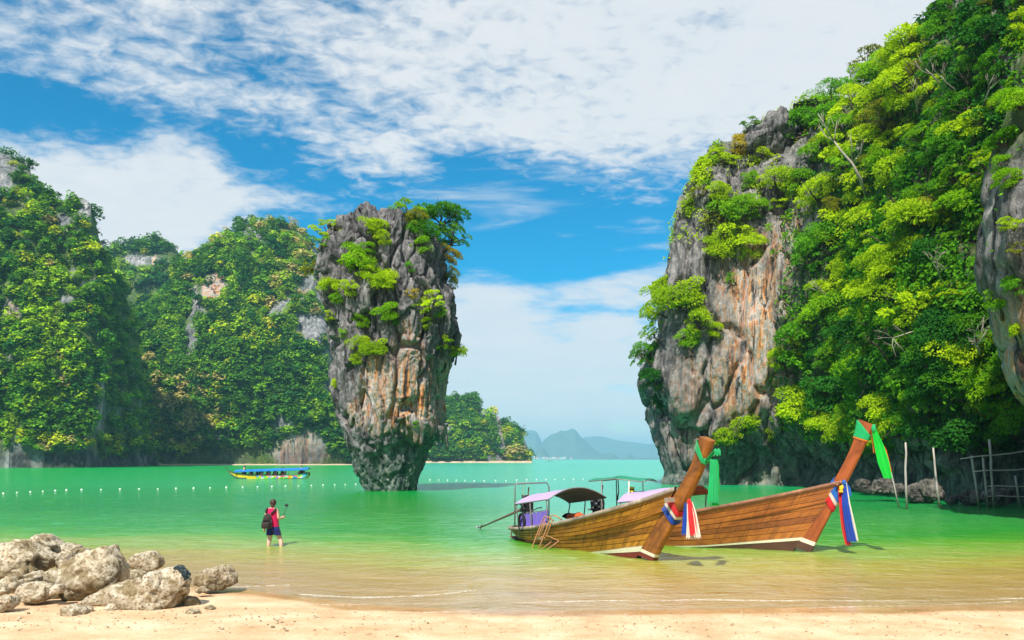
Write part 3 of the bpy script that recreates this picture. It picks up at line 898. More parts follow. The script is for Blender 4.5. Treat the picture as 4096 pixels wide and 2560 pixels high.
u = np.interp(np.linspace(0, 1, NU), [0, 0.10, 0.9, 1.0], [0, cum[2], cum[-3], cum[-1]])
bx_ = np.interp(u, cum, PT_[:, 0]); by_ = np.interp(u, cum, PT_[:, 1])
ker = np.hanning(25); ker /= ker.sum()
sm = lambda a: np.convolve(np.pad(a, 12, 'edge'), ker, 'valid')
bx_, by_ = sm(bx_), sm(by_)
tx_, ty_ = np.gradient(bx_), np.gradient(by_)
ln = np.hypot(tx_, ty_)
# path runs clockwise round the rock, so inward is to the left of travel
inx, iny = -ty_ / ln, tx_ / ln
wts = np.stack([np.interp(u, UK, [w[i] for w in UW]) for i in range(3)], 1)
v = np.linspace(0, 1, NV)


def prof(pr):
    a = np.array(pr, float)
    seg = np.concatenate([[0], np.cumsum(np.hypot(np.diff(a[:, 0]), np.diff(a[:, 1])))])
    s_ = v * seg[-1]
    return np.interp(s_, seg, a[:, 0]), np.interp(s_, seg, a[:, 1])


zz = 0; ins = 0
for i, pr in enumerate((PR_T, PR_F, PR_W)):
    a, b = prof(pr)
    zz = zz + wts[:, i:i + 1] * a[None, :]
    ins = ins + wts[:, i:i + 1] * b[None, :]
x = bx_[:, None] + inx[:, None] * ins
y = by_[:, None] + iny[:, None] * ins
V = np.stack([x, y, zz], -1).reshape(-1, 3)
N = grid_normals(V, NU, NV)
outv = -np.stack([np.repeat(inx, NV), np.repeat(iny, NV), np.full(NU * NV, -0.35)], 1)
N = np.where((np.einsum('ij,ij->i', N, outv) < 0)[:, None], -N, N)
z = V[:, 2]
up = sstep(z, 19, 25)
wallw = np.repeat(wts[:, 2], NV)
wv = V + 0.6 * np.stack([fbm(V * 0.4, 2, 101), fbm(V * 0.4, 2, 102), fbm(V * 0.4, 2, 104)], 1)
f1, f2, cid = worley(wv * np.array((0.34, 0.34, 0.10)), 105)
g1, g2, cid2 = worley(wv * np.array((1.1, 1.1, 0.28)), 108)
edge = 1 - sstep(f2 - f1, 0.0, 0.14)
edge2 = 1 - sstep(g2 - g1, 0.0, 0.16)
flute = ridged(wv * np.array((0.62, 0.62, 0.055)), 3, 112)
# tilted slabs on the lower left of the bluff
dg = V[:, 0] * 0.75 + V[:, 2] * 0.66
diag = ridged(np.stack([dg * 0.30, V[:, 0] * 0.05, V[:, 2] * 0.04], 1), 2, 115) * (1 - sstep(z, 13, 18)) * (1 - wallw) * sstep(z, 2, 5)
dsp = 0.9 * fbm(V * np.array((0.16, 0.16, 0.12)), 3, 120) + (cid - 0.5) * 1.15 - edge * 0.85 + (cid2 - 0.5) * (0.2 + 0.25 * up) - edge2 * (0.10 + 0.22 * up) \
    + flute * (0.20 + 0.28 * up) + 0.40 * diag + 0.13 * fbm(V * np.array((1.6, 1.6, 0.25)), 4, 130) + 0.1 * fbm(V * 4.0, 3, 131)
drip = np.maximum(0, ridged(wv * np.array((0.9, 0.9, 0.03)), 2, 150)) * np.exp(-((z - 4.5) / 2.2) ** 2)
dsp += 0.35 * drip
V = V + N * (dsp * sstep(z, -1.5, 0.5))[:, None]
pX, pY = proj(V)
warm = np.zeros(len(V))
for a, b, r1_, r2_, w in ((752, 330, 18, 80, 0.95), (727, 300, 10, 60, 0.5), (778, 320, 14, 90, 0.6), (738, 385, 30, 36, 0.65), (690, 395, 18, 40, 0.35), (790, 260, 12, 50, 0.4), (700, 440, 30, 14, 0.35), (770, 480, 40, 14, 0.4)):
    warm = np.maximum(warm, w * sstep(1.35 - np.sqrt(((pX - a) / r1_) ** 2 + ((pY - b) / r2_) ** 2) + 0.3 * fbm(V * 0.4, 3, 171), 0.0, 0.55))
algae = np.clip(1 - sstep(z + 1.2 * fbm(V * 0.5, 3, 173), 0.6, 3.2), 0, 1) * 0.7
veg = wallw * sstep(z, 3.0, 6.0) * 0.85 + (1 - wallw) * sstep(z + 2 * fbm(V * 0.3, 3, 175), 30, 34) * 0.8
veg = np.clip(veg * sstep(fbm(V * 0.35, 3, 176), -0.55, 0.1), 0, 1)
cl_faces = grid_faces(NU, NV)
cliff = obj('cliff', V, cl_faces, M_CLIFF, attrs={'warm': warm, 'algae': algae, 'veg': veg})
tag(cliff, kind='structure')
CLF = dict(V=V, N=N, z=z, wall=wallw, NU=NU, NV=NV)
bvh_cliff = BVHTree.FromPolygons([tuple(a) for a in V], [tuple(a) for a in cl_faces.tolist()])

# ------------------------------------------------------------------ the overhanging rock at the right edge of the frame
PATH = [(34, 46), (27, 40.5), (21.5, 35.5), (18.4, 32.2), (17.6, 30.2), (18.2, 28.0), (21, 25), (27, 21), (36, 16)]
PT_ = np.array(PATH, float)
cum = np.concatenate([[0], np.cumsum(np.linalg.norm(np.diff(PT_, axis=0), axis=1))])
NU, NV = 200, 220
u = np.interp(np.linspace(0, 1, NU), [0, 0.12, 0.88, 1], [0, cum[1], cum[-2], cum[-1]])
bx_, by_ = sm(np.interp(u, cum, PT_[:, 0])), sm(np.interp(u, cum, PT_[:, 1]))
tx_, ty_ = np.gradient(bx_), np.gradient(by_); ln = np.hypot(tx_, ty_)
inx, iny = -ty_ / ln, tx_ / ln
NP = [(-2, 5.0), (0, 4.4), (2, 3.2), (3.6, 2.4), (4.6, 1.75), (5.6, 1.25), (6.6, 1.0), (7.2, .75), (8.0, .55), (8.6, .3), (10.0, .0), (11.5, .1), (12.8, .45), (14.6, 0.9), (16.0, 1.2), (18, 1.8), (20, 2.6), (24, 4.2), (28, 6), (31, 10), (33, 15)]
v = np.linspace(0, 1, NV)
a, b = prof(NP)
x = bx_[:, None] + inx[:, None] * b[None, :]
y = by_[:, None] + iny[:, None] * b[None, :]
V = np.stack([x, y, np.repeat(a[None, :], NU, 0)], -1).reshape(-1, 3)
N = grid_normals(V, NU, NV)
outv = -np.stack([np.repeat(inx, NV), np.repeat(iny, NV), np.full(NU * NV, -0.35)], 1)
N = np.where((np.einsum('ij,ij->i', N, outv) < 0)[:, None], -N, N)
z = V[:, 2]
f1, f2, cid = worley(V * np.array((0.7, 0.7, 0.3)), 205)
dsp = 0.3 * fbm(V * np.array((0.5, 0.5, 0.3)), 4, 220) + (cid - 0.5) * 0.35 - 0.22 * (1 - sstep(f2 - f1, 0, .14)) + 0.2 * ridged(V * np.array((1.2, 1.2, 0.2)), 3, 212) + 0.07 * fbm(V * 3.0, 4, 231)
V = V + N * dsp[:, None]
warm = 0.75 * (1 - sstep(z + 1.2 * fbm(V * 0.5, 2, 240), 6.8, 8.8)) * sstep(z, 2, 4)
veg = 0.8 * sstep(z, 12.5, 15)
near_faces = grid_faces(NU, NV)
cliff2 = obj('cliff', V, near_faces, M_CLIFF, attrs={'warm': warm, 'algae': 0 * z, 'veg': veg})
tag(cliff2, kind='structure')
NEAR = dict(V=V, N=N, z=z)
bvh_near = BVHTree.FromPolygons([tuple(a) for a in V], [tuple(a) for a in near_faces.tolist()])


def ray(px, py, trees):
    o = Vector((0, 0, H)); d = Vector(((px - CX) / F, 1, (HY - py) / F)).normalized()
    best = None
    for b in trees:
        loc, nor, idx, dist = b.ray_cast(o, d)
        if loc is not None and (best is None or dist < best[2]):
            best = (loc, nor if nor.dot(d) < 0 else -nor, dist)
    return best
# ------------------------------------------------------------------ vegetation
RNG = np.random.default_rng(11)


def unit(a): return a / (np.linalg.norm(a, axis=-1, keepdims=True) + 1e-9)


def leaf_quads(rng, C, Nrm, ln, wd, droop=0.25, hint=None, tri=False):
    """one folded leaf spray per centre"""
    n = len(C)
    A = unit(np.cross(Nrm, rng.normal(size=(n, 3)))) if hint is None else unit(hint * 0.9 + rng.normal(size=(n, 3)) * 0.55)
    A[:, 2] -= droop; A = unit(A)
    B = unit(np.cross(Nrm, A))
    ln = np.broadcast_to(ln, n)[:, None] * rng.uniform(0.7, 1.25, (n, 1))
    wd = np.broadcast_to(wd, n)[:, None] * rng.uniform(0.7, 1.25, (n, 1))
    lift = Nrm * wd * 0.22
    if tri:
        V = np.stack([C - A * ln * .5 + B * wd * .5, C + A * ln * .6, C - A * ln * .35 - B * wd * .55], 1).reshape(-1, 3)
        return V, np.arange(3 * n).reshape(n, 3)
    V = np.stack([C - A * ln * .5, C + B * wd * .5 + lift, C + A * ln * .5, C - B * wd * .5 + lift], 1).reshape(-1, 3)
    return V, np.arange(4 * n).reshape(n, 4)


def crown_points(seed, n, nl, flat=0.75, spread=0.62, lobe=(0.28, 0.48), shell=0.72, low=-0.35):
    """leaf positions in a crown of radius ~1 made of many unequal clumps"""
    rng = np.random.default_rng(seed)
    lc = unit(rng.normal(size=(nl, 3))) * (rng.uniform(0.25, 1.0, (nl, 1)) ** 0.5) * spread
    lc[:, 2] *= flat
    lr = lobe[0] + (lobe[1] - lobe[0]) * rng.random(nl) ** 1.4
    w = lr ** 2; w /= w.sum()
    idx = rng.choice(nl, n, p=w)
    d = unit(rng.normal(size=(n, 3)))
    d[:, 2] = np.where(d[:, 2] < low, -d[:, 2] * 0.6, d[:, 2]); d = unit(d)
    r = lr[idx] * rng.uniform(shell, 1.06, n)
    stretch = np.array((1.15, 1.15, flat))
    C = lc[idx] + d * r[:, None] * stretch
    Nr = unit(d * 0.55 + np.array((0, 0, 0.95)) + rng.normal(size=(n, 3)) * 0.40)
    tint = np.clip(0.5 + 0.22 * rng.normal(size=n) + 0.75 * (rng.random(nl)[idx] - 0.5), 0, 1)
    global LAST_D, LAST_I
    LAST_D, LAST_I = d, idx
    return C, Nr, tint, lc, lr, rng


CROWNS = []


def make_proto(seed, n, nl, flat, ls, lw=0.55, trunk_h=0.9, droop=0.25, spread=0.62, lobe=(0.28, 0.48)):
    C, Nr, tint, lc, lr, rng = crown_points(seed, n, nl, flat, spread, lobe)
    ls = ls * rng.uniform(0.7, 1.35, nl)[LAST_I]
    C = C + np.array((0, 0, trunk_h))
    V, Q = leaf_quads(rng, C, Nr, ls, ls * lw, droop, LAST_D)
    cr = obj('crown', V, Q, M_LEAF[1], smooth=False, attrs={'tint': np.repeat(tint, 4)})
    mb = MB()
    top = Vector((0, 0, trunk_h * 0.75))
    mb.tube([(0, 0, -0.25), (0.04, 0.02, trunk_h * .35), top], [0.085, 0.06, 0.045], 6)
    for i in np.argsort(-lr)[:7]:
        e = Vector(lc[i]) + Vector((0, 0, trunk_h))
        s = Vector((0.03, 0.0, trunk_h * (0.35 + 0.4 * rng.random())))
        mid = s.lerp(e, 0.55) + Vector(rng.normal(size=3) * 0.07)
        mb.tube([s, mid, e], [0.038, 0.025, 0.010], 5)
        e2 = e + Vector(rng.normal(size=3) * 0.25)
        mb.tube([mid, mid.lerp(e2, .6) + Vector(rng.normal(size=3) * .05), e2], [0.018, 0.012, 0.005], 4)
    tr = mb.build('trunk', M_BARK)
    for o in (cr, tr): COL.objects.unlink(o)
    CROWNS.append((cr, tr))


for i in range(5): make_proto(100 + i, 3000, 19, 0.66, 0.115, 0.45, spread=0.78, lobe=(0.15, 0.46))                                   # broad layered trees
for i in range(4): make_proto(200 + i, 2500, 15, 0.9, 0.105, 0.42, 0.8, 0.5, 0.72, (0.14, 0.44))                      # rounder bushes
for i in range(3): make_proto(300 + i, 1500, 22, 0.6, 0.12, 0.42, 1.0, 0.35, 0.98, (0.10, 0.27))  # loose, open crowns


def quat_up(up, yaw):
    return up.to_track_quat('Z', 'Y') @ Vector((0, 0, 1)).rotation_difference(Vector((0, 0, 1))) @ Matrix.Rotation(yaw, 3, 'Z').to_quaternion()


def plant(name, loc, up, R, proto, mat, label, cat, group=None, trunk=True, th=None):
    cr, tr = CROWNS[proto]
    root = bpy.data.objects.new(name, None)
    root.empty_display_size = 0.3
    COL.objects.link(root)
    root.location = loc
    root.rotation_mode = 'QUATERNION'
    root.rotation_quaternion = quat_up(up.normalized(), random.uniform(0, 6.28))
    root.scale = (R, R, R)
    c = cr.copy(); COL.objects.link(c); c.parent = root
    c.material_slots[0].link = 'OBJECT'; c.material_slots[0].material = M_LEAF[mat]
    if trunk:
        t = tr.copy(); COL.objects.link(t); t.parent = root
    return tag(root, label, cat, group)


LEAFW = ['yellow-green', 'fresh green', 'mid green', 'deep green', 'olive', 'dry yellow']

# ---- shrubs and small trees on the pillar: pixel in crop space, radius px, colour, words
PB = [(345, 350, 22, 1, 0, 'broad fresh green shrub spreading under the pillar\'s left crest'),
      (300, 372, 15, 1, 1, 'fresh green shrub at the left end of the big shelf on the pillar'),
      (405, 425, 24, 0, 2, 'largest yellow-green shrub hanging over the middle of the pillar\'s left half'),
      (470, 450, 16, 0, 0, 'yellow-green shrub at the right tip of the big hanging shelf on the pillar'),
      (300, 480, 11, 0, 5, 'small yellow-green shrub below the left shelf of the pillar'),
      (215, 480, 15, 0, 1, 'yellow-green shrub clinging to the upper left edge of the pillar'),
      (240, 530, 11, 1, 6, 'small green shrub beneath the left-edge shrub of the pillar'),
      (490, 595, 15, 1, 3, 'fresh green shrub hanging in the shaded middle of the pillar'),
      (485, 640, 11, 2, 7, 'small green tuft under the shaded middle shrub of the pillar'),
      (360, 645, 12, 1, 4, 'low green shrub on the left ledge halfway up the pillar'),
      (205, 615, 8, 0, 5, 'tiny yellow-green tuft on the left flank of the pillar'),
      (345, 755, 14, 0, 8, 'yellow-green shrub above the ochre stain, left one of a pair on the pillar'),
      (425, 765, 16, 0, 2, 'yellow-green shrub above the ochre stain, right one of a pair on the pillar'),
      (330, 820, 10, 0, 6, 'yellow-green tuft lowest on the left side of the pillar'),
      (690, 560, 18, 0, 9, 'yellow-green bush on the right shoulder of the pillar'),
      (725, 600, 12, 1, 0, 'green bush just below the right shoulder bush of the pillar'),
      (680, 650, 9, 0, 7, 'small bright tuft on the ledge above the grey curtain of the pillar'),
      (600, 515, 9, 5, 10, 'small yellowing bush in the central crack of the pillar'),
      (600, 380, 9, 2, 5, 'small dark green bush high in the central crack of the pillar'),
      (750, 750, 12, 0, 11, 'yellow-green shrub on the right edge of the pillar, halfway up'),
      (815, 785, 14, 0, 2, 'bright shrub sticking out from the right edge of the pillar'),
      (405, 185, 14, 0, 1, 'yellow-green shrub among the pinnacles on the pillar top'),
      (450, 235, 13, 0, 6, 'yellow-green shrub just below the pinnacles of the pillar'),
      (390, 290, 9, 1, 3, 'small green shrub between the pinnacles and the big shelf of the pillar'),
      (580, 115, 16, 1, 9, 'small tree standing highest on the pillar top'),
      (620, 150, 13, 4, 4, 'olive bush beside the highest tree of the pillar'),
      (670, 205, 18, 2, 0, 'dense green bush on the right crest of the pillar'),
      (745, 150, 24, 2, 1, 'leafy tree with an open crown on the right crest of the pillar'),
      (770, 245, 15, 2, 5, 'green bush under the open-crowned tree of the pillar'),
      (850, 230, 17, 1, 10, 'green tree branch crown leaning out to the right of the pillar'),
      (650, 275, 13, 1, 7, 'green shrub draped below the right crest of the pillar'),
      (790, 335, 14, 5, 3, 'yellowing shrub on the upper right edge of the pillar'),
      (790, 410, 13, 4, 6, 'olive shrub trailing down the right edge of the pillar'),
      (800, 470, 10, 4, 8, 'thin olive tuft lower on the right edge of the pillar'),
      (105, 400, 11, 4, 11, 'olive bush sticking out from the left edge of the pillar'),
      (195, 215, 16, 0, 10, 'yellow-green small tree on the upper left corner of the pillar'),
      (180, 265, 9, 1, 9, 'thin green bush under the corner tree of the pillar'),
      (270, 700, 7, 1, 5, 'tiny green tuft on the dark left flank of the pillar'),
      (230, 945, 7, 0, 8, 'tiny bright tuft low on the left flank of the pillar'),
      (620, 1140, 6, 1, 7, 'tiny green tuft on the overhang lip of the pillar')]
for (a, b_, r, mt, pr, lab) in PB:
    px_, py_ = crop(a, b_)
    hit = ray(px_, py_ + r * 0.25, [bvh_pillar])
    R = r * PXM * (0.95 if b_ > 300 else 1.05)
    if hit is None or abs(hit[0].y - YP) > 9:
        # beyond the outline: root it on the nearest rock
        loc, nor, idx, dist = bvh_pillar.find_nearest(P(px_, py_ + r * 0.3, YP))
        tgt = P(px_, py_, YP)
        up = (tgt - loc)
        if up.length < 0.2: up = Vector((0, 0, 1))
        up = up.normalized() + Vector((0, 0, 0.35))
        plant('shrub', loc - up.normalized() * max(0, R * 0.9 - (tgt - loc).length) * 0.8, up, R, pr, mt, lab, 'shrub')
    else:
        loc, nor, _ = hit
        nn = Vector((nor.x, nor.y, max(nor.z, 0)))
        up = nn * 0.45 + Vector((0, 0, 0.9))
        plant('shrub', loc + nn * R * 0.12 - up.normalized() * R * 0.70, up, R, pr, mt, lab, 'shrub')

# ---- the headland
CB = [(681, 294, 28, 0, 2, 'large bright yellow-green tree bulging over the left face of the bluff'),
      (663, 290, 18, 0, 1, 'bright crown on the left side of the big bulging tree of the bluff'),
      (700, 322, 20, 0, 8, 'yellow-green bush hanging below the big bulging tree of the bluff'),
      (688, 335, 15, 1, 6, 'green bush under the hanging yellow-green bush of the bluff'),
      (712, 330, 13, 0, 3, 'outermost right tip bush beneath the bulging tree of the bluff'),
      (645, 312, 17, 0, 4, 'yellow-green tree leaning out over the water on the bluff\'s left edge'),
      (637, 325, 14, 1, 10, 'fresh green branch crown furthest out over the water on the bluff\'s left edge'),
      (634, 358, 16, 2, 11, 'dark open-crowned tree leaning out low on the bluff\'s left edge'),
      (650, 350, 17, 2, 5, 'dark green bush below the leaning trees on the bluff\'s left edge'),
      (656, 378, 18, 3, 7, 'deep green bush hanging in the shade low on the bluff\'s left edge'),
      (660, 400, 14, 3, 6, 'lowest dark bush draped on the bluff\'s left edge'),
      (736, 238, 27, 0, 2, 'broad yellow-green tree in the centre of the bluff above the ochre face'),
      (716, 250, 18, 0, 0, 'yellow-green bush left of the central tree of the bluff'),
      (752, 246, 16, 0, 5, 'yellow bush at the right tip of the central tree of the bluff'),
      (728, 212, 24, 1, 1, 'fresh green tree directly above the central tree of the bluff'),
      (748, 208, 18, 1, 8, 'green bush right of the tree above the bluff\'s centre'),
      (712, 220, 12, 4, 9, 'olive loose bush left of the tree above the bluff\'s centre'),
      (715, 190, 17, 0, 6, 'yellow-green bush on the upper left slope of the bluff'),
      (700, 195, 10, 4, 10, 'small olive bush at the upper left edge of the bluff'),
      (690, 205, 9, 0, 7, 'small yellow-green tuft on the upper left rim of the bluff'),
      (742, 150, 19, 5, 3, 'yellowing bush on the left shoulder of the bluff top'),
      (725, 160, 14, 0, 9, 'yellow-green bush on the far left of the bluff\'s shoulder'),
      (760, 158, 15, 0, 5, 'yellow-green bush beneath the bare pinnacle of the bluff'),
      (752, 178, 14, 1, 6, 'green bush below the shoulder of the bluff'),
      (776, 184, 24, 0, 0, 'yellow-green tree under the rounded tree crown of the bluff top'),
      (798, 182, 20, 1, 7, 'fresh green bush right of the tree under the bluff top'),
      (765, 210, 15, 1, 8, 'green bush in the cleft right of the bluff\'s central trees'),
      (783, 205, 14, 0, 9, 'spiky yellow-green bush on the dark face of the bluff'),
      (806, 128, 30, 2, 1, 'round-crowned dark green tree on top of the bluff'),
      (785, 138, 18, 1, 4, 'fresh green bush left of the round-crowned tree on the bluff top'),
      (832, 122, 24, 2, 10, 'open-crowned tree beside the round-crowned tree on the bluff top'),
      (822, 150, 22, 1, 3, 'fresh green tree below the two crowns on the bluff top'),
      (750, 126, 10, 2, 9, 'thin green bush on the bare pinnacle of the bluff'),
      (783, 358, 17, 0, 8, 'yellow-green bush hanging beside the ochre streaks of the bluff'),
      (772, 378, 12, 1, 6, 'trailing green bush below the bush beside the ochre streaks'),
      (804, 342, 16, 0, 5, 'yellow-green bush at the right end of the ochre face'),
      (806, 405, 28, 0, 0, 'large bright tree low over the dark cave of the bay wall'),
      (822, 418, 20, 0, 2, 'bright bush right of the large tree over the cave'),
      (782, 418, 15, 1, 7, 'fresh green bush left of the large tree over the cave'),
      (747, 424, 22, 0, 1, 'bright yellow-green bush behind the front boat\'s prow'),
      (728, 434, 18, 0, 6, 'low yellow-green bush just right of the front boat\'s prow'),
      (770, 432, 14, 0, 8, 'bright bush filling the gap right of the prow bush'),
      (716, 440, 10, 1, 9, 'small green bush touching the front boat\'s prow top'),
      (845, 430, 19, 0, 3, 'yellow-green bush hanging low over the water behind the second boat'),
      (868, 72, 22, 1, 2, 'fresh green tree leaning out at the upper left edge of the bay wall'), (880, 46, 24, 4, 9, 'olive open-crowned tree high on the skyline of the bay wall'), (893, 22, 22, 2, 10, 'dark loose tree on the skyline near the top of the frame'),
      (906, 4, 22, 4, 11, 'olive tree cut by the top of the frame on the skyline'), (856, 96, 18, 0, 3, 'yellow-green bush lowest on the skyline beside the saddle'),
      (862, 440, 16, 1, 5, 'green bush hanging above the second boat\'s bow')]
PXC = 1.0 / F
for (px_, py_, r, mt, pr, lab) in CB:
    hit = ray(px_, py_ + r * 0.2, [bvh_cliff])
    if hit is None or hit[0].y > 92:
        loc, nor, idx, dist = bvh_cliff.find_nearest(P(px_, py_ + r * 0.3, 76))
        R = r * loc.y * PXC
        tgt = P(px_, py_, loc.y)
        up = (tgt - loc)
        if up.length < 0.2: up = Vector((0, 0, 1))
        up = up.normalized() + Vector((0, 0, 0.35))
        plant('tree' if r > 15 else 'shrub', loc - up.normalized() * max(0, R * 0.9 - (tgt - loc).length) * 0.8, up, R, pr, mt, lab, 'tree' if r > 15 else 'shrub')
    else:
        loc, nor, _ = hit
        R = r * loc.y * PXC * 1.06
        nn = Vector((nor.x, nor.y, max(nor.z, 0)))
        up = nn * 0.45 + Vector((0, 0, 0.9))
        plant('tree' if r > 15 else 'shrub', loc + nn * R * 0.15 - up.normalized() * R * 0.70, up, R, pr, mt, lab, 'tree' if r > 15 else 'shrub')

# trees covering the bay wall: even spread over the wall, each standing on the rock
POLY = [(815, 112), (842, 100), (852, 80), (868, 30), (892, -8), (1030, -8), (1030, 70), (1000, 120), (992, 180), (985, 230), (978, 270), (985, 300), (1000, 330), (1010, 390), (1018, 470), (985, 468), (930, 455), (890, 455), (868, 440),
        (835, 425), (815, 395), (800, 370), (806, 320), (816, 280), (820, 230), (818, 190), (838, 165), (828, 150)]


def inside(px, py, poly):
    c = False
    j = len(poly) - 1
    for i in range(len(poly)):
        (xi, yi), (xj, yj) = poly[i], poly[j]
        if (yi > py) != (yj > py) and px < (xj - xi) * (py - yi) / (yj - yi) + xi: c = not c
        j = i
    return c


rr = random.Random(5)
pts = []
for _ in range(9000):
    px_, py_ = rr.uniform(795, 1028), rr.uniform(-8, 475)
    if not inside(px_, py_, POLY): continue
    md = 17.5
    if all((px_ - a) ** 2 + (py_ - b_) ** 2 > md * md for a, b_ in pts): pts.append((px_, py_))
rowsn = ['atop the bay wall', 'high on the bay wall', 'mid-height on the bay wall', 'low on the bay wall', 'at the bay wall\'s foot']
colsn = ['by the bluff', 'over the second prow', 'left of the poles', 'by the jutting rock']
seen = {}
wall_trees = []
for px_, py_ in sorted(pts, key=lambda a: a[1]):
    hit = ray(px_, py_, [bvh_cliff])
    if hit is None: continue
    loc, nor, _ = hit
    if loc.z < 3.0: continue
    R = rr.choice((12, 15, 17, 19, 21, 24, 28, 33)) * rr.uniform(.9, 1.1) * loc.y * PXC * (0.9 if py_ < 60 else 1.0)
    # yellow-green crowns on the upper wall; deeper greens paint in the cove's shade
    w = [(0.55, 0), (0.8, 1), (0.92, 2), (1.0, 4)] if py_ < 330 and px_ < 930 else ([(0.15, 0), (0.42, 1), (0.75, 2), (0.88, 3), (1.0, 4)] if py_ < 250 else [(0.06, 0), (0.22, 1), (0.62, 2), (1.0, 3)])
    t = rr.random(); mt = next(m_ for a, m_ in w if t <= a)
    pr = rr.choice((0, 1, 2, 3, 4, 0, 1, 2, 5, 6, 7, 8, 9, 10, 11))
    form = 'layered tree' if pr < 5 else ('bushy tree' if pr < 9 else 'open-crowned tree')
    ri = min(4, int(max(0, py_) // 96)); ci = 0 if px_ < 860 else (1 if px_ < 910 else (2 if px_ < 955 else 3))
    lab = f'{LEAFW[mt]} {form} {rowsn[ri]} {colsn[ci]}'
    nn = Vector((nor.x, nor.y, max(nor.z, 0)))
    up = nn * 0.5 + Vector((0, 0, 0.85))
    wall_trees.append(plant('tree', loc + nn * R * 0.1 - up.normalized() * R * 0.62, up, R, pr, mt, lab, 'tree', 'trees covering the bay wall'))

# on and around the jutting rock at the right edge
NB = [(985, 150, 19, 2, 3, 'mid green tree at the upper left corner of the jutting right-hand rock'), (996, 120, 22, 1, 1, 'fresh green tree over the top left of the jutting right-hand rock'), (1003, 165, 15, 1, 5, 'small green bush just left of the high bush on the jutting rock'),
      (1000, 300, 20, 1, 2, 'fresh green bush hanging on the front of the jutting right-hand rock'), (1016, 285, 16, 2, 7, 'mid green bush at the frame edge on the jutting right-hand rock'),
      (1015, 225, 15, 0, 9, 'yellow-green sprig bush on the upper part of the jutting right-hand rock'), (1012, 180, 17, 1, 4, 'green bush high on the jutting right-hand rock'),
      (1018, 328, 11, 0, 6, 'small yellow-green bush on the pale lower part of the jutting rock'), (1020, 250, 12, 4, 10, 'olive loose bush at the right edge above the pale rock'),
      (1008, 140, 20, 2, 1, 'mid green tree crowning the jutting right-hand rock'), (1022, 100, 24, 1, 0, 'fresh green tree in the top right corner of the frame')]
for (px_, py_, r, mt, pr, lab) in NB:
    hit = ray(px_, py_ + r * 0.2, [bvh_near])
    if hit is None: continue
    loc, nor, _ = hit
    R = r * loc.y * PXC
    nn = Vector((nor.x, nor.y, max(nor.z, 0)))
    up = nn * 0.5 + Vector((0, 0, 0.85))
    plant('shrub', loc + nn * R * 0.1 - up.normalized() * R * 0.65, up, R, pr, mt, lab, 'shrub')


# ---- undergrowth and creepers on the rock between the trees
def scatter_leaves(name, V, N, w, n, ls, seed, mat, out=0.25, clump=0.5, cs=0.5):
    rng = np.random.default_rng(seed)
    nz = sstep(fbm(V * cs, 3, seed), -0.15, 0.35)
    pw = w * ((1 - clump) + clump * nz); pw = np.maximum(pw, 0); pw /= pw.sum()
    idx = rng.choice(len(V), n, p=pw)
    C = V[idx] + N[idx] * rng.uniform(0.0, out, (n, 1)) + rng.normal(size=(n, 3)) * 0.12
    Nr = unit(N[idx] * 0.6 + np.array((0, 0, 0.5)) + rng.normal(size=(n, 3)) * 0.5)
    Vv, Q = leaf_quads(rng, C, Nr, ls, ls * 0.5, 0.4)
    o = obj(name, Vv, Q, mat, smooth=False, attrs={'tint': np.repeat(np.clip(rng.normal(0.4, 0.25, n), 0, 1), 4)})
    return tag(o, kind='stuff')


c_ = CLF
pX, pY = proj(c_['V'])
area = 1.0 / np.maximum(c_['V'][:, 1], 20) ** 0
vis = (c_['V'][:, 1] < 80) & (pX > 780)
w = c_['wall'] * sstep(c_['z'], 3.2, 6.5) * vis
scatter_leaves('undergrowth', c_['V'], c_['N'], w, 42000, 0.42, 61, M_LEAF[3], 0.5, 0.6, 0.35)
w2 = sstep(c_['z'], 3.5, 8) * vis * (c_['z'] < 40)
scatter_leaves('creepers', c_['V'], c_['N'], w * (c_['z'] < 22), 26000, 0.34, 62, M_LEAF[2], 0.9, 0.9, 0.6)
wb = (1 - c_['wall']) * sstep(c_['z'] + 3 * fbm(c_['V'] * 0.25, 3, 9), 19, 30) * (c_['V'][:, 1] < 90) * sstep(fbm(c_['V'] * 0.45, 3, 99), -0.05, 0.3)
scatter_leaves('undergrowth', c_['V'], c_['N'], wb, 16000, 0.30, 63, M_LEAF[0], 0.35, 0.8, 0.5)
wn = (0.12 * sstep(NEAR['z'], 6, 10) + sstep(NEAR['z'], 12.5, 15)) * (NEAR['V'][:, 1] < 40)
scatter_leaves('creepers', NEAR['V'], NEAR['N'], wn, 9000, 0.20, 64, M_LEAF[2], 0.35, 0.9, 0.6)


# ---- dead trees, bare branches
def bare_branch(name, pts, r0, lab, cat, seed, nb=5):
    rg = random.Random(seed)
    mb = MB()
    pts = [Vector(p) for p in pts]
    mb.tube(pts, [r0 * (1 - 0.6 * i / (len(pts) - 1)) for i in range(len(pts))], 6)
    L = (pts[-1] - pts[0]).length
    for i in range(nb):
        s = pts[rg.randrange(max(1, len(pts) // 2), len(pts))]
        d = (pts[-1] - pts[0]).normalized() + Vector((rg.uniform(-1, 1), rg.uniform(-.6, .6), rg.uniform(-.2, 1)))
        e = s + d.normalized() * L * rg.uniform(.25, .5)
        mid = s.lerp(e, .5) + Vector((rg.uniform(-1, 1), rg.uniform(-1, 1), rg.uniform(-1, 1))) * L * .06
        mb.tube([s, mid, e], [r0 * .4, r0 * .28, r0 * .1], 5)
        for q_ in range(2):
            e2 = mid + (d + Vector((rg.uniform(-1, 1), 0, rg.uniform(-.3, 1)))).normalized() * L * .2
            mb.tube([mid, e2], [r0 * .2, r0 * .06], 4)
    o = mb.build(name, M_BARK if 'brown' in lab else M_DEAD, loc=pts[0])
    return tag(o, lab, cat, 'branches among the crowns of the bay wall' if 'showing' in lab else None)


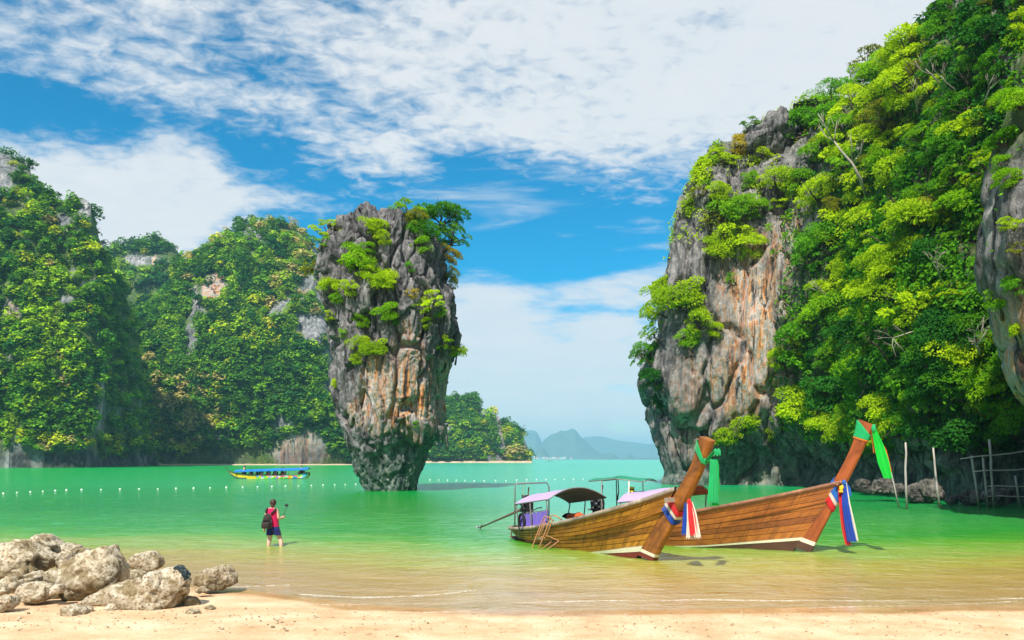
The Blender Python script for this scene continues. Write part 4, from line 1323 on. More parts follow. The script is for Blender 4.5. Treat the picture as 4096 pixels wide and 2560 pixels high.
h = ray(872, 195, [bvh_cliff])[0]
yb = h.y - 2.6
bare_branch('dead_tree', [P(866, 196, yb + 2), P(860, 178, yb), P(852, 163, yb), P(842, 152, yb), P(834, 141, yb)], 0.13, 'bleached bare tree leaning left out of the foliage beside the bluff top', 'dead tree', 3, 6)
for (a, lab, sd_) in (([(985, 95), (992, 80), (1002, 72), (1016, 70)], 'grey bare branches tangled at the top of the jutting right-hand rock', 5),
                      ([(925, 322), (918, 330), (905, 334), (893, 338)], 'thin bent branch reaching left across the dark middle of the bay wall', 7),
                      ([(884, 455), (888, 440), (886, 425), (880, 415)], 'pale forked twig above the second boat\'s prow', 9)):
    hh_ = ray(a[0][0], a[0][1], [bvh_cliff, bvh_near])[0]
    yy = hh_.y - 1.6
    bare_branch('bare_branch', [P(x_, y_, yy + (1.5 if i == 0 else 0)) for i, (x_, y_) in enumerate(a)], 0.05, lab, 'branch', sd_, 5)


# branches and trunks showing between the crowns of the bay wall
rb = random.Random(77)
nb_ = 0
where = ['above the second prow', 'beside the bluff', 'near the jutting rock', 'low over the water']
while nb_ < 22:
    px_, py_ = rb.uniform(815, 985), rb.uniform(60, 455)
    if not inside(px_, py_, POLY): continue
    h_ = ray(px_, py_, [bvh_cliff])
    if h_ is None or h_[0].z < 3: continue
    yy = h_[0].y - rb.uniform(1.4, 2.4)
    dx, dz = rb.uniform(-22, 12), rb.uniform(8, 26)
    a = [P(px_, py_, h_[0].y), P(px_ + dx * .3, py_ - dz * .4, yy + .6), P(px_ + dx * .7, py_ - dz * .7 + rb.uniform(-3, 3), yy), P(px_ + dx, py_ - dz, yy - .2)]
    wd = where[3] if py_ > 380 else (where[1] if px_ < 860 else (where[2] if px_ > 950 else where[0]))
    bare_branch('bare_branch', a, rb.uniform(.045, .09), f'crooked {"pale" if nb_ % 2 else "brown"} branch showing between tree crowns {wd}', 'branch', 900 + nb_, 4)
    o = bpy.data.objects[-1] if False else None
    nb_ += 1

# ---- rosette plants on the bluff
def rosette(px_, py_, r, lab, seed):
    hit = ray(px_, py_, [bvh_cliff])
    if hit is None: return
    loc, nor, _ = hit
    R = r * loc.y * PXC
    rg = np.random.default_rng(seed)
    up = Vector((nor.x, nor.y, 0)) * 0.9 + Vector((0, 0, .8))
    base = loc
    head = loc + up.normalized() * R * 1.1
    root = thing('rosette_plant', base, lab, 'plant', 'spiky rosette plants on the bluff')
    MB().tube([base - up * 0.2, base.lerp(head, .5), head], [R * .1, R * .08, R * .07], 5).build('stem', M_BARK, root)
    n = 34
    d = unit(rg.normal(size=(n, 3)) + np.array(nor) * 0.6 + np.array((0, 0, .3)))
    side = unit(np.cross(d, rg.normal(size=(n, 3))))
    hd = np.array(head)
    Vv = np.stack([hd + side * R * .05, hd + d * R * .6 + side * R * .07, hd + d * R + np.array((0, 0, -.15 * R)), hd + d * R * .6 - side * R * .07], 1).reshape(-1, 3)
    obj('leaves', Vv, np.arange(4 * n).reshape(n, 4), M_LEAF[1], root, False, attrs={'tint': np.repeat(rg.random(n), 4)})


for i, (a, b_, r, lab) in enumerate([(736, 284, 8, 'spiky rosette plant left of the central trees of the bluff'), (738, 262, 6, 'small spiky plant above the left rosette of the bluff'), (780, 226, 9, 'largest spiky rosette on the dark face of the bluff'),
                                     (786, 243, 7, 'spiky rosette below the largest one on the dark face'), (772, 232, 6, 'spiky rosette left of the largest one on the dark face'), (800, 238, 6, 'spiky rosette right of the largest one on the dark face'),
                                     (777, 258, 6, 'lowest hanging spiky rosette of the bluff'), (722, 150, 7, 'spiky plant on the left rim of the bluff'), (712, 165, 6, 'spiky plant furthest left on the rim of the bluff'), (703, 190, 7, 'spiky plant on the left cliff edge of the bluff')]):
    rosette(a, b_, r, lab, 700 + i)

# ------------------------------------------------------------------ the forest on the hills
TPL = []
for i in range(8):
    C, Nr, tint, lc, lr, rng = crown_points(500 + i, 180, 9, 1.05 if i < 5 else 0.75, 0.58, (0.35, 0.55), 0.8, -0.2)
    TPL.append((C, Nr, tint))
FC = np.array([(0.075, 0.22, 0.012), (0.18, 0.38, 0.012), (0.34, 0.52, 0.012), (0.52, 0.58, 0.018), (0.56, 0.47, 0.15), (0.030, 0.14, 0.022), (0.60, 0.54, 0.03)])


def color_attr(o, col):
    a = o.data.attributes.new('col', 'FLOAT_COLOR', 'POINT')
    a.data.foreach_set('color', np.concatenate([col, np.ones((len(col), 1))], 1).astype(np.float32).ravel())


def forest(hd, n, R, seed, wcol, tmin=0.05, tmax=1.18, dry=0.3, indiv=0, words=None, leafk=1.0):
    rng = np.random.default_rng(seed)
    V, T = hd['V'], hd['T']
    pX, pY = proj(V)
    w = ((T > tmin) & (T < tmax)) * np.where(T > 1, 0.5, 1.0) * np.clip(1 - 1.15 * hd['bare'], 0.015, 1) * (V[:, 2] > 0.8)
    # even on screen: weight by the apparent area of each grid cell
    G = np.stack([pX, pY], 1).reshape(hd['ns'], hd['nt'], 2)
    du = np.gradient(G, axis=0); dv = np.gradient(G, axis=1)
    ar = np.abs(du[..., 0] * dv[..., 1] - du[..., 1] * dv[..., 0]).reshape(-1)
    w = w * (ar + 0.15 * ar.mean()); w /= w.sum()
    idx = rng.choice(len(V), n, p=w)
    B = V[idx] + rng.normal(size=(n, 3)) * np.array((1.0, 1.0, 0.6))
    dr = fbm(B * np.array((0.022, 0.022, 0.03)), 3, seed + 2)
    fr = fbm(B * np.array((0.03, 0.03, 0.03)), 3, seed + 5)
    cid = np.zeros(n, int)
    rnd = rng.random(n)
    for i in range(n):
        p = np.array(wcol, float)
        p[4] *= max(0.04, 9 * (dr[i] + dry - 0.42)); p[3] *= max(0, 1 + 3 * dr[i])
        p[2] *= max(0.1, 1 + 4 * fr[i]); p[0] *= max(0.1, 1 - 3 * fr[i])
        cid[i] = np.searchsorted(np.cumsum(p) / p.sum(), rnd[i])
    rad = R * rng.uniform(0.6, 1.35, n) * (1 - 0.3 * (rng.random(n) < 0.3))
    big = set()
    if indiv:
        front = np.argsort(-(rad / B[:, 1] * (rng.random(n) * 0.6 + 0.7) * ((T[idx] < 0.95) * 1.0)))
        big = set(front[:indiv].tolist())
    Vs, tint_c = [], []
    pbx, pby = proj(B)
    for i in range(n):
        C, Nr, tint = TPL[int(rng.integers(8))]
        a = rng.uniform(0, 6.28); ca_, sa = math.cos(a), math.sin(a)
        Rm = np.array(((ca_, -sa, 0), (sa, ca_, 0), (0, 0, 1)))
        sc = rad[i] * np.array((1, 1, rng.uniform(0.8, 1.5)))
        Cw = (C * sc) @ Rm.T + B[i] + np.array((0, 0, rad[i] * 0.45))
        v_, q_ = leaf_quads(rng, Cw, Nr @ Rm.T, rad[i] * 0.32 * leafk, rad[i] * 0.26 * leafk, 0.15, tri=True)
        col = FC[cid[i]] * (0.75 + 0.5 * np.repeat(tint, 3)[:, None]) * rng.uniform(0.8, 1.25)
        if i in big:
            root = thing('tree', tuple(B[i]), words(pbx[i], pby[i], cid[i]), 'tree', 'trees on the far hillsides')
            o = obj('crown', v_, q_, M_FOREST, root, False)
            color_attr(o, col)
            MB().tube([B[i] - np.array((0, 0, .8)), B[i] + np.array((0.1, 0, rad[i] * .5))], [rad[i] * .07, rad[i] * .04], 5).build('trunk', M_BARK, root)
        else:
            Vs.append(v_); tint_c.append(col)
    Vv = np.concatenate(Vs); col = np.concatenate(tint_c)
    o = obj('forest', Vv, np.arange(len(Vv)).reshape(-1, 3), M_FOREST, smooth=False)
    color_attr(o, col)
    tag(o, kind='stuff')


CW = ['dark green', 'green', 'light green', 'yellow-green', 'tan', 'bluish green', 'yellow']


def w_left(px_, py_, c):
    v = 'high' if py_ < 240 else ('midway' if py_ < 350 else ('lower down' if py_ < 425 else 'at the foot'))
    hz = 'near the frame edge' if px_ < 35 else ('centrally' if px_ < 75 else 'on the right flank')
    return f'{CW[c]} tree {v} on the left-hand hill, {hz}'


def w_mid(px_, py_, c):
    v = 'high' if py_ < 260 else ('midway' if py_ < 345 else ('lower down' if py_ < 420 else 'at the foot'))
    hz = 'valley side' if px_ < 170 else ('below the scar' if px_ < 235 else ('centrally' if px_ < 290 else 'by the pillar'))
    return f'{CW[c]} tree {v} on the domed hill {hz}'


def w_small(px_, py_, c):
    v = 'high' if py_ < 415 else ('midway' if py_ < 440 else 'at the foot')
    return f'{CW[c]} tree {v} on the small far hill'


HL = HILLS['hill']
forest(HL[0], 2100, 2.45, 31, (2.9, 2.8, 1.4, 0.9, 0.9, 1.5, 0.05), indiv=60, words=w_left)
forest(HL[1], 600, 4.2, 32, (2.5, 1.2, 0.3, 0.2, 0.1, 2.5, 0.0), leafk=1.0)
forest(HL[2], 3100, 3.2, 33, (3.0, 2.7, 1.1, 0.6, 1.5, 1.5, 0.03), dry=0.42, indiv=90, words=w_mid)
forest(HL[3], 700, 4.2, 34, (2.2, 2.0, 1.0, 1.0, 1.3, 1.0, 0.05), dry=0.4, indiv=25, words=w_small)
# ------------------------------------------------------------------ long-tail boats
M_HULL1 = wood_mat('golden_planks', (0.085, 0.030, 0.005), (0.33, 0.125, 0.010), (0.62, 0.28, 0.025), 0.38, 0.6)
M_HULL2 = wood_mat('red_brown_planks', (0.085, 0.024, 0.007), (0.30, 0.082, 0.012), (0.54, 0.18, 0.028), 0.32, 0.5, 0.45)
M_PROW1 = wood_mat('brown_prow_timber', (0.09, 0.028, 0.006), (0.32, 0.100, 0.012), (0.60, 0.25, 0.03), 0.33, 0.45)
M_PROW2 = wood_mat('red_prow_timber', (0.15, 0.038, 0.010), (0.35, 0.080, 0.015), (0.50, 0.14, 0.026), 0.35, 0.15)
M_GUN1 = wood_mat('worn_grey_rail', (0.12, 0.09, 0.07), (0.36, 0.29, 0.22), (0.62, 0.54, 0.43), 0.7, 0.4, 0.2)
M_GUN2 = wood_mat('brown_rail', (0.10, 0.04, 0.022), (0.30, 0.13, 0.07), (0.48, 0.27, 0.16), 0.55, 0.4, 0.3)
M_SEAM = simple('dark_caulking', (0.030, 0.014, 0.008), 0.9, 0.1)
M_INNER = simple('boat_inside', (0.16, 0.09, 0.055), 0.8, 0.2, var=0.4, scale=5)
M_BOTTOM1 = simple('red_bottom_paint', (0.17, 0.030, 0.018), 0.6, 0.3, var=0.35, scale=5)
M_BOTTOM2 = simple('brown_bottom_paint', (0.085, 0.038, 0.022), 0.6, 0.3, var=0.35, scale=5)
M_WHITE = simple('flaking_white_paint', (0.72, 0.66, 0.48), 0.6, 0.3, var=0.22, scale=14)
M_STEEL = simple('weathered_tube', (0.24, 0.22, 0.20), 0.5, 0.4, 0.5, var=0.35, scale=12)
M_RUST = simple('rusty_tube', (0.40, 0.19, 0.085), 0.7, 0.3, 0.2, var=0.4, scale=14)
M_DARKM = simple('oily_dark_metal', (0.030, 0.030, 0.032), 0.4, 0.5, 0.4, var=0.5, scale=15)
M_GREYM = simple('grey_cast_metal', (0.28, 0.28, 0.28), 0.45, 0.5, 0.6, var=0.4, scale=18)
M_COPPER = simple('rusty_brown_metal', (0.17, 0.095, 0.055), 0.6, 0.4, 0.3, var=0.4, scale=18)
M_RUBBER = simple('black_rubber', (0.015, 0.015, 0.015), 0.8, 0.2)
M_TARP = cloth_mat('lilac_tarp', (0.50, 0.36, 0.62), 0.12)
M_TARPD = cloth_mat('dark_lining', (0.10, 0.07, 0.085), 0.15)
M_CURT = cloth_mat('violet_curtain', (0.17, 0.11, 0.52), 0.15)
M_GREENC = cloth_mat('green_awning', (0.008, 0.30, 0.15), 0.3)
M_ORANGE = cloth_mat('orange_cloth', (0.80, 0.14, 0.03), 0.2)
M_YEL = simple('yellow_plastic', (0.75, 0.50, 0.02), 0.5, 0.4)
M_RGREEN = cloth_mat('green_ribbon', (0.02, 0.50, 0.16), 0.3)
M_RBRIGHT = cloth_mat('bright_green_ribbon', (0.01, 0.60, 0.05), 0.3)
M_RRED = cloth_mat('red_ribbon', (0.72, 0.025, 0.03), 0.25)
M_RWHITE = cloth_mat('white_ribbon', (0.80, 0.72, 0.60), 0.25)
M_RBLUE = cloth_mat('blue_ribbon', (0.015, 0.07, 0.42), 0.25)
M_RLBLUE = cloth_mat('light_blue_ribbon', (0.03, 0.16, 0.55), 0.25)
M_RORANGE = cloth_mat('orange_ribbon', (0.85, 0.20, 0.03), 0.3)


class Boat:
    def __init__(s, ox, oy, sx, sy, label):
        """ox,oy: foot of the stem on the water; sx,sy: a point towards the stern"""
        s.O = Vector((ox, oy, 0))
        d = Vector((ox - sx, oy - sy, 0)); d.normalize()
        s.h = d
        s.n = Vector((-d.y, d.x, 0))
        if s.n.dot(Vector((ox, oy, 0))) < 0: s.n = -s.n          # n points away from the beach
        s.root = thing('longtail_boat', s.O, label, 'boat', 'wooden longtail boats moored in the shallows')

    def W(s, u, v, z): return s.O + s.h * u + s.n * v + Vector((0, 0, z))

    def solve(s, px, py, vfun):
        """point on the sheet v = vfun(u) seen through a pixel -> (u, z)"""
        d = Vector(((px - CX) / F, 1.0, (HY - py) / F))
        u = -2.0
        for _ in range(60):
            vt = vfun(u) if callable(vfun) else vfun
            kk = (vt + s.O.dot(s.n)) / d.dot(s.n)
            un = (d * kk - s.O).dot(s.h)
            u = 0.5 * u + 0.5 * un
        return u, H + d.z * kk


def Q(x, y): return x * 0.42328, y * 0.42328       # overview picture -> 1024 wide frame
def K(cx, cy): return (1880 + cx * 0.26446) / 4.0, (1880 + cy * 0.26446) / 4.0   # stern close-up -> 1024 wide frame


def build_hull(b, sheer_px, u_stern, uk_stern, u_bow, uk_bow, bmax, zk_bow, hull_m, bottom_m, rail_m, stripe_from, q_str, nplank, extra_u=(), extra_z=()):
    root = b.root
    us = [u_stern, u_stern + .12, u_stern + .35, u_stern + .8, u_stern + 1.6, u_stern + 2.8, -2.6, -1.6, -0.8, -0.1, u_bow]
    bs = [0.05, .40, .60, .76, .88, bmax, bmax * .90, bmax * .72, bmax * .52, bmax * .30, 0.075]
    b.bf = lambda u: float(np.interp(u, us, bs))
    pu, pz = zip(*sorted(b.solve(*Q(*p), lambda u: -b.bf(u)) for p in sheer_px))
    pu, pz = np.array(list(extra_u) + list(pu)), np.array(list(extra_z) + list(pz))
    co = np.polyfit(pu, pz, 3)
    b.zg = lambda u: float(np.polyval(co, min(max(u, pu[0]), max(pu[-1], u_bow))))
    NSG = 26
    ss_ = np.concatenate([[0, .012, .03, .055, .09], np.linspace(.13, 1, NSG - 5)])
    zkf = lambda s_: float(np.interp(s_, [0, .25, .6, 1], [-.12, -.26, -.26, zk_bow]))

    def pt(s_, q_, side, off=0.0):
        u = (uk_stern + (uk_bow - uk_stern) * s_) * (1 - q_) + (u_stern + (u_bow - u_stern) * s_) * q_
        ug = u_stern + (u_bow - u_stern) * s_
        bg = b.bf(ug)
        bb = bg * float(np.interp(s_, [0, .1, .5, .8, 1], [.50, .62, .60, .30, .9]))
        w = bb + (bg - bb) * q_ ** 0.75
        z = zkf(s_) + (b.zg(ug) - zkf(s_)) * q_
        return b.W(u, side * (w + off), z)
    b.pt = pt
    # caulked shell behind the planks
    for side in (-1, 1):
        qs = np.linspace(0, 1, 7)
        V = [pt(s_, q_, side, -0.006) for s_ in ss_ for q_ in qs]
        sh = obj('hull_shell', V, grid_faces(len(ss_), 7), M_SEAM, root)
        V = [pt(s_, q_, side, -0.05) for s_ in ss_ for q_ in qs]
        obj('inner_lining', V, grid_faces(len(ss_), 7), M_INNER, root)
    # planks: bottom paint, stripe, then strakes up to the rail
    qb = [0.0, q_str[0], q_str[1]] + list(np.linspace(q_str[1], 1.0, nplank + 1)[1:])
    rg = random.Random(int(abs(u_stern) * 1000))
    for i in range(len(qb) - 1):
        if 2 <= i < len(qb) - 2: qb[i + 1] += rg.uniform(-.012, .012)
    for i in range(len(qb) - 1):
        for side in (-1, 1):
            if i == 0: nm, mt = 'bottom_board', bottom_m
            elif i == 1: nm, mt = 'waterline_stripe', M_WHITE
            else: nm, mt = 'plank', hull_m
            s_arr = ss_ if i != 1 else np.linspace(stripe_from, 1, 14)
            g = 0.006 if i > 1 else 0.0
            V, G = [], []
            for s_ in s_arr:
                hgt = max(0.15, b.zg(u_stern + (u_bow - u_stern) * s_))
                ql, qh = qb[i] + g / hgt, qb[i + 1] - g / hgt
                if i == 1:
                    qh = ql + (qh - ql) * min(1, (s_ - stripe_from) / (1 - stripe_from) * 1.1 + 0.08)
                if i == 2 and s_ > stripe_from: ql = qb[1] + (qb[2] - qb[1]) * min(1, (s_ - stripe_from) / (1 - stripe_from) * 1.1 + 0.08) + g / hgt
                elif i == 2: ql = qb[1] + g / hgt
                of = 0.012 + 0.003 * (i % 2) + (0.004 if i == 1 else 0)
                for q_, o_ in ((ql, -.01), (ql, of), ((ql + qh) / 2, of), (qh, of), (qh, -.01)):
                    V.append(pt(s_, q_, side, o_)); G.append(((u_bow - u_stern) * s_, q_ * 1.3, i + (0 if side < 0 else 20)))
            o = obj(nm, V, grid_faces(len(s_arr), 5), mt, root, False, attrs={'grain': np.array(G)})
    # rail
    for side in (-1, 1):
        V, G = [], []
        for s_ in ss_:
            ug = u_stern + (u_bow - u_stern) * s_
            w = b.bf(ug); zz_ = b.zg(ug)
            for o_, dz in ((-.05, .055), (.045, .055), (.05, -.035), (.016, -.045), (-.05, -.03)):
                V.append(b.W(ug - (0.06 if s_ < .02 and o_ > 0 else 0), side * (max(w + o_, 0.005)), zz_ + dz)); G.append((ug, o_ * 4, 40 + side))
        obj('rail', V, np.array([f for f in grid_faces(len(ss_), 5)] + [[i * 5 + 4, i * 5, (i + 1) * 5, (i + 1) * 5 + 4] for i in range(len(ss_) - 1)]), rail_m, root, attrs={'grain': np.array(G)})
    # floor and thwarts
    V = []
    for s_ in ss_[1:-1]:
        ug = u_stern + (u_bow - u_stern) * s_
        for sd_ in (-1, 1): V.append(b.W(ug, sd_ * b.bf(ug) * .86, max(0.05, b.zg(ug) - 0.42)))
    obj('floor', V, grid_faces(len(ss_) - 2, 2), M_INNER, root)
    for ug in (u_stern + 1.2, u_stern + 2.6, u_stern + 3.9, u_stern + 5.0):
        w = b.bf(ug) - 0.03
        c = b.W(ug, 0, b.zg(ug) - 0.10)
        ang = math.atan2(b.h.y, b.h.x)
        MB().box(c, 0.22, 2 * w, 0.035, Matrix.Rotation(ang, 3, 'Z')).build('thwart', M_INNER, root, False)


def build_prow(b, front_px, back_px, half, mat, n=18):
    """stem post: front and back edges traced on the boat's centre plane"""
    nf = len(front_px) - 1
    fr = [b.solve(*Q(*p), float(np.interp(i / nf, [0, .45, .8, 1], half)) * .9) for i, p in enumerate(front_px)]
    bk = [b.solve(*Q(*p), -half[0]) for p in back_px]
    def res(pp):
        a = np.array(pp); l = np.concatenate([[0], np.cumsum(np.linalg.norm(np.diff(a, axis=0), axis=1))]); l /= l[-1]
        t = np.linspace(0, 1, n)
        cu = np.polyfit(l, a[:, 0], 3); cz = np.polyfit(l, a[:, 1], 3)
        return np.stack([np.polyval(cu, t), np.polyval(cz, t)], 1)
    f, bb = res(fr), res(bk)
    hw = np.interp(np.linspace(0, 1, n), [0, .45, .8, 1], half)
    b.prow = (f, bb, hw)
    rings, G = [], []
    for i in range(n):
        e = 0.18 * hw[i]
        (fu, fz), (bu, bz) = f[i], bb[i]
        du, dz = (fu - bu), (fz - bz)
        l = math.hypot(du, dz); du /= l; dz /= l
        rings.append([b.W(bu + du * e, -hw[i], bz + dz * e), b.W(fu - du * e * 2.2, -hw[i], fz - dz * e * 2.2), b.W(fu, -hw[i] * .42, fz), b.W(fu, hw[i] * .42, fz),
                      b.W(fu - du * e * 2.2, hw[i], fz - dz * e * 2.2), b.W(bu + du * e, hw[i], bz + dz * e), b.W(bu, hw[i] * .8, bz), b.W(bu, -hw[i] * .8, bz)])
        for j in range(8): G.append((i * 3.2 / n, (0, .28, .3, .33, .35, .6, .65, .7)[j], 60))
    mb = MB().loft(rings)
    V = np.array([tuple(v_) for v_ in mb.V])
    obj('prow', V, mb.Fc, mat, b.root, False, attrs={'grain': np.array(G)})


def prow_foot(b, paint, bottom, t0, t1):
    for nm, mat, a, c_ in (('waterline_stripe', paint, t0, t1), ('bottom_board', bottom, -.02, t0)):
        rows = [[b.W(*p) for p in prow_ring(b, max(0, t), 0.008)] for t in (a, (a + c_) / 2, c_)]
        MB().loft(rows, cap=False).build(nm, mat, b.root, False)


def prow_ring(b, t, grow, seed=0):
    f, bb, hw = b.prow
    n = len(f)
    i = t * (n - 1)
    g = lambda a: np.interp(i, np.arange(n), a)
    fu, fz, bu, bz, w = g(f[:, 0]), g(f[:, 1]), g(bb[:, 0]), g(bb[:, 1]), g(hw) + grow
    du, dz = fu - bu, fz - bz
    l = math.hypot(du, dz); du /= l; dz /= l
    fu += du * grow; fz += dz * grow; bu -= du * grow; bz -= dz * grow
    out = []
    for a, s_ in ((0, -1), (.33, -1), (.66, -1), (.97, -1), (1.0, -.5), (1.0, .5), (.97, 1), (.5, 1), (0, 1), (-.02, .5), (-.02, -.5)):
        out.append((bu + (fu - bu) * a, s_ * w, bz + (fz - bz) * a))
    return out


def band(b, name, mat, parent, t0f, t1f, nr=7, grow=0.02, seed=0):
    """pleated cloth wrapped round the prow between two slanting lines; t0f/t1f give t at the back and at the front edge"""
    rg = random.Random(seed)
    rows = []
    for r in range(nr):
        f_ = r / (nr - 1)
        ring = []
        g_ = grow + (0.014 if r % 2 else 0.0) + rg.uniform(-.003, .004)
        base = prow_ring(b, 0.5, 0)
        for j in range(11):
            fa = (0, .33, .66, .97, 1.0, 1.0, .97, .5, 0, -.02, -.02)[j]
            t = (t0f[0] + (t0f[1] - t0f[0]) * f_) * (1 - max(0, fa)) + (t1f[0] + (t1f[1] - t1f[0]) * f_) * max(0, fa)
            ring.append(b.W(*prow_ring(b, t, g_)[j]))
        rows.append(ring)
    return MB().loft(rows, cap=False).build(name, mat, parent)


def ribbon(name, mat, parent, pts, widths, side, pleats=4, depth=0.035, nl=26, na=25, seed=0):
    """hanging pleated cloth along pts"""
    pts = [Vector(p) for p in pts]
    rg = random.Random(seed)
    seg = [0]
    for a, b_ in zip(pts, pts[1:]): seg.append(seg[-1] + (b_ - a).length)
    V = []
    sv = Vector(side).normalized()
    ph = rg.uniform(0, 6)
    for i in range(nl):
        t = i / (nl - 1)
        l = t * seg[-1]
        c = Vector([np.interp(l, seg, [p[q_] for p in pts]) for q_ in range(3)])
        w = float(np.interp(t, np.linspace(0, 1, len(widths)), widths))
        tg = (pts[-1] - pts[0]).normalized()
        nn = sv.cross(tg).normalized()
        for j in range(na):
            a = j / (na - 1) - .5
            fold = math.sin(a * 2 * math.pi * pleats + ph + 0.8 * math.sin(t * 3 + ph)) * depth * (0.35 + 0.65 * t) * (0.75 + .5 * math.sin(j * 1.7 + seed))
            end = 0.03 * math.sin(j * 2.1 + seed) * (t ** 6)
            V.append(c + sv * (a * w) + nn * fold + tg * end)
    return obj(name, V, grid_faces(nl, na), mat, parent)


def canopy(b, u0, u1, half, z_e, arch, posts, tilt=0.0, tarp=M_TARP, lining=M_TARPD, zfun=None):
    """arched canopy over the boat: cover, lining, frame tubes and posts"""
    n, mth = 15, 13
    cover = thingless = None
    zz_ = lambda u, a: z_e + tilt * (u - u0) + arch * (1 - a * a)
    U = np.linspace(u0, u1, n)
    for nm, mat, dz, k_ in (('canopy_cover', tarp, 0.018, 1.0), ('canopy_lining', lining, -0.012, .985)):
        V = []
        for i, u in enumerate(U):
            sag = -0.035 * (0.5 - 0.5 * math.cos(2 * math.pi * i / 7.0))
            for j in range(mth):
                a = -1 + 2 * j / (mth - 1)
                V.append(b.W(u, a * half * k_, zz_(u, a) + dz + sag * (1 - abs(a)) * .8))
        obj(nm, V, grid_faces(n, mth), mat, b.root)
    for u in (u0, (u0 + u1) / 2, u1):
        MB().tube([b.W(u, a * half, zz_(u, a)) for a in np.linspace(-1, 1, 13)], 0.017, 6).build('canopy_bow', M_STEEL, b.root)
    for a in (-1, 1):
        MB().tube([b.W(u, a * half, zz_(u, a)) for u in np.linspace(u0, u1, 5)], 0.017, 6).build('eave_tube', M_STEEL, b.root)
    for a in (-.5, 0, .5):
        MB().tube([b.W(u, a * half, zz_(u, a) - .03) for u in np.linspace(u0, u1, 5)], 0.011, 5).build('roof_tube', M_STEEL, b.root)
    for u in posts:
        for a in (-1, 1):
            w = min(b.bf(u) - .05, half)
            MB().tube([b.W(u, a * w, b.zg(u) - .30), b.W(u, a * (w + half) / 2, (b.zg(u) + zz_(u, a)) / 2), b.W(u, a * half * .985, zz_(u, a) - .04), b.W(u, a * half * .93, zz_(u, a) + .0)], 0.019, 6).build('post', M_STEEL, b.root)
    return zz_


def engine(b, u, v, z, parent, seed=1, tail=None):
    """car engine on a pivot with a long propeller shaft"""
    rg = random.Random(seed)
    e = obj('engine', *(lambda m_: (m_.V, m_.Fc))(MB().box(b.W(u, v, z), .34, .26, .30, Matrix.Rotation(math.atan2(b.h.y, b.h.x), 3, 'Z'))), M_DARKM, parent, False)
    def ch(nm, mb, mat): mb.build(nm, mat, e, True)
    A = Matrix.Rotation(math.atan2(b.h.y, b.h.x), 3, 'Z')
    ch('cylinder_head', MB().box(b.W(u, v, z + .19), .36, .17, .10, A).box(b.W(u + .02, v, z + .26), .30, .12, .06, A), M_GREYM)
    fan = MB()
    for (du, dz, r) in ((.02, .02, .085), (.12, .12, .05), (-.11, .10, .05), (-.08, -.10, .06), (.13, -.06, .045)):
        fan.tube([b.W(u + du, v - .13, z + dz), b.W(u + du, v - .19, z + dz)], r, 12)
    ch('pulley', fan, M_DARKM)
    ch('exhaust', MB().tube([b.W(u + .1, v - .05, z + .22), b.W(u + .16, v - .05, z + .32), b.W(u + .2, v - .05, z + .62)], .022, 7), M_COPPER)
    ch('air_filter', MB().tube([b.W(u - .12, v, z + .27), b.W(u - .12, v, z + .36)], .11, 12), M_DARKM)
    hoses = MB()
    for q_ in range(7):
        p0 = b.W(u + rg.uniform(-.2, .2), v + rg.uniform(-.16, .1), z + rg.uniform(-.1, .25))
        p2 = b.W(u + rg.uniform(-.25, .25), v + rg.uniform(-.18, .1), z + rg.uniform(-.22, .3))
        hoses.tube([p0, (p0 + p2) / 2 + Vector((rg.uniform(-.1, .1), -.08, rg.uniform(.02, .14))), p2], .013, 5)
    ch('hose', hoses, M_RUBBER)
    ch('oil_sump', MB().box(b.W(u + .02, v, z - .21), .30, .20, .13, A), M_DARKM)
    ch('mount', MB().tube([b.W(u - .05, v, z - .24), b.W(u - .05, v, z - .62)], .035, 8).tube([b.W(u - .32, v, z - .14), b.W(u + .42, v, z - .20)], .03, 6), M_STEEL)
    if tail:
        (tu, tz) = tail
        s_ = obj('tail_shaft', *(lambda m_: (m_.V, m_.Fc))(MB().tube([b.W(u - .18, v, z - .05), b.W(u + (tu - u) * .35, v, z + (tz - z) * .36 - .0), b.W(tu, v, tz)], [.045, .04, .024], 8)), M_COPPER, parent)
        pr = MB()
        c = b.W(tu, v, tz)
        for k_ in range(3):
            a = k_ * 2.094 + .5
            d1 = b.n * math.cos(a) + Vector((0, 0, 1)) * math.sin(a)
            d2 = b.n * math.cos(a + .7) + Vector((0, 0, 1)) * math.sin(a + .7)
            pr.add([c, c + d1 * .11 - b.h * .02, c + (d1 + d2) * .095 + b.h * .015, c + d2 * .10 + b.h * .03, c + d1 * .11 - b.h * .032, c + (d1 + d2) * .095 + b.h * .003, c + d2 * .10 + b.h * .018],
                   [(0, 1, 2, 3), (0, 6, 5, 4), (1, 4, 5, 2), (2, 5, 6, 3)])
        pr.ball(c, .035)
        ch2 = pr.build('propeller', M_GREYM, s_)
        # steering handle running forward
        obj('tiller', *(lambda m_: (m_.V, m_.Fc))(MB().tube([b.W(u + .1, v, z - .18), b.W(u + .75, v - .06, z + .0), b.W(u + 1.0, v - .06, z + .03)], [.022, .018, .02], 7)), M_STEEL, parent)
    return e


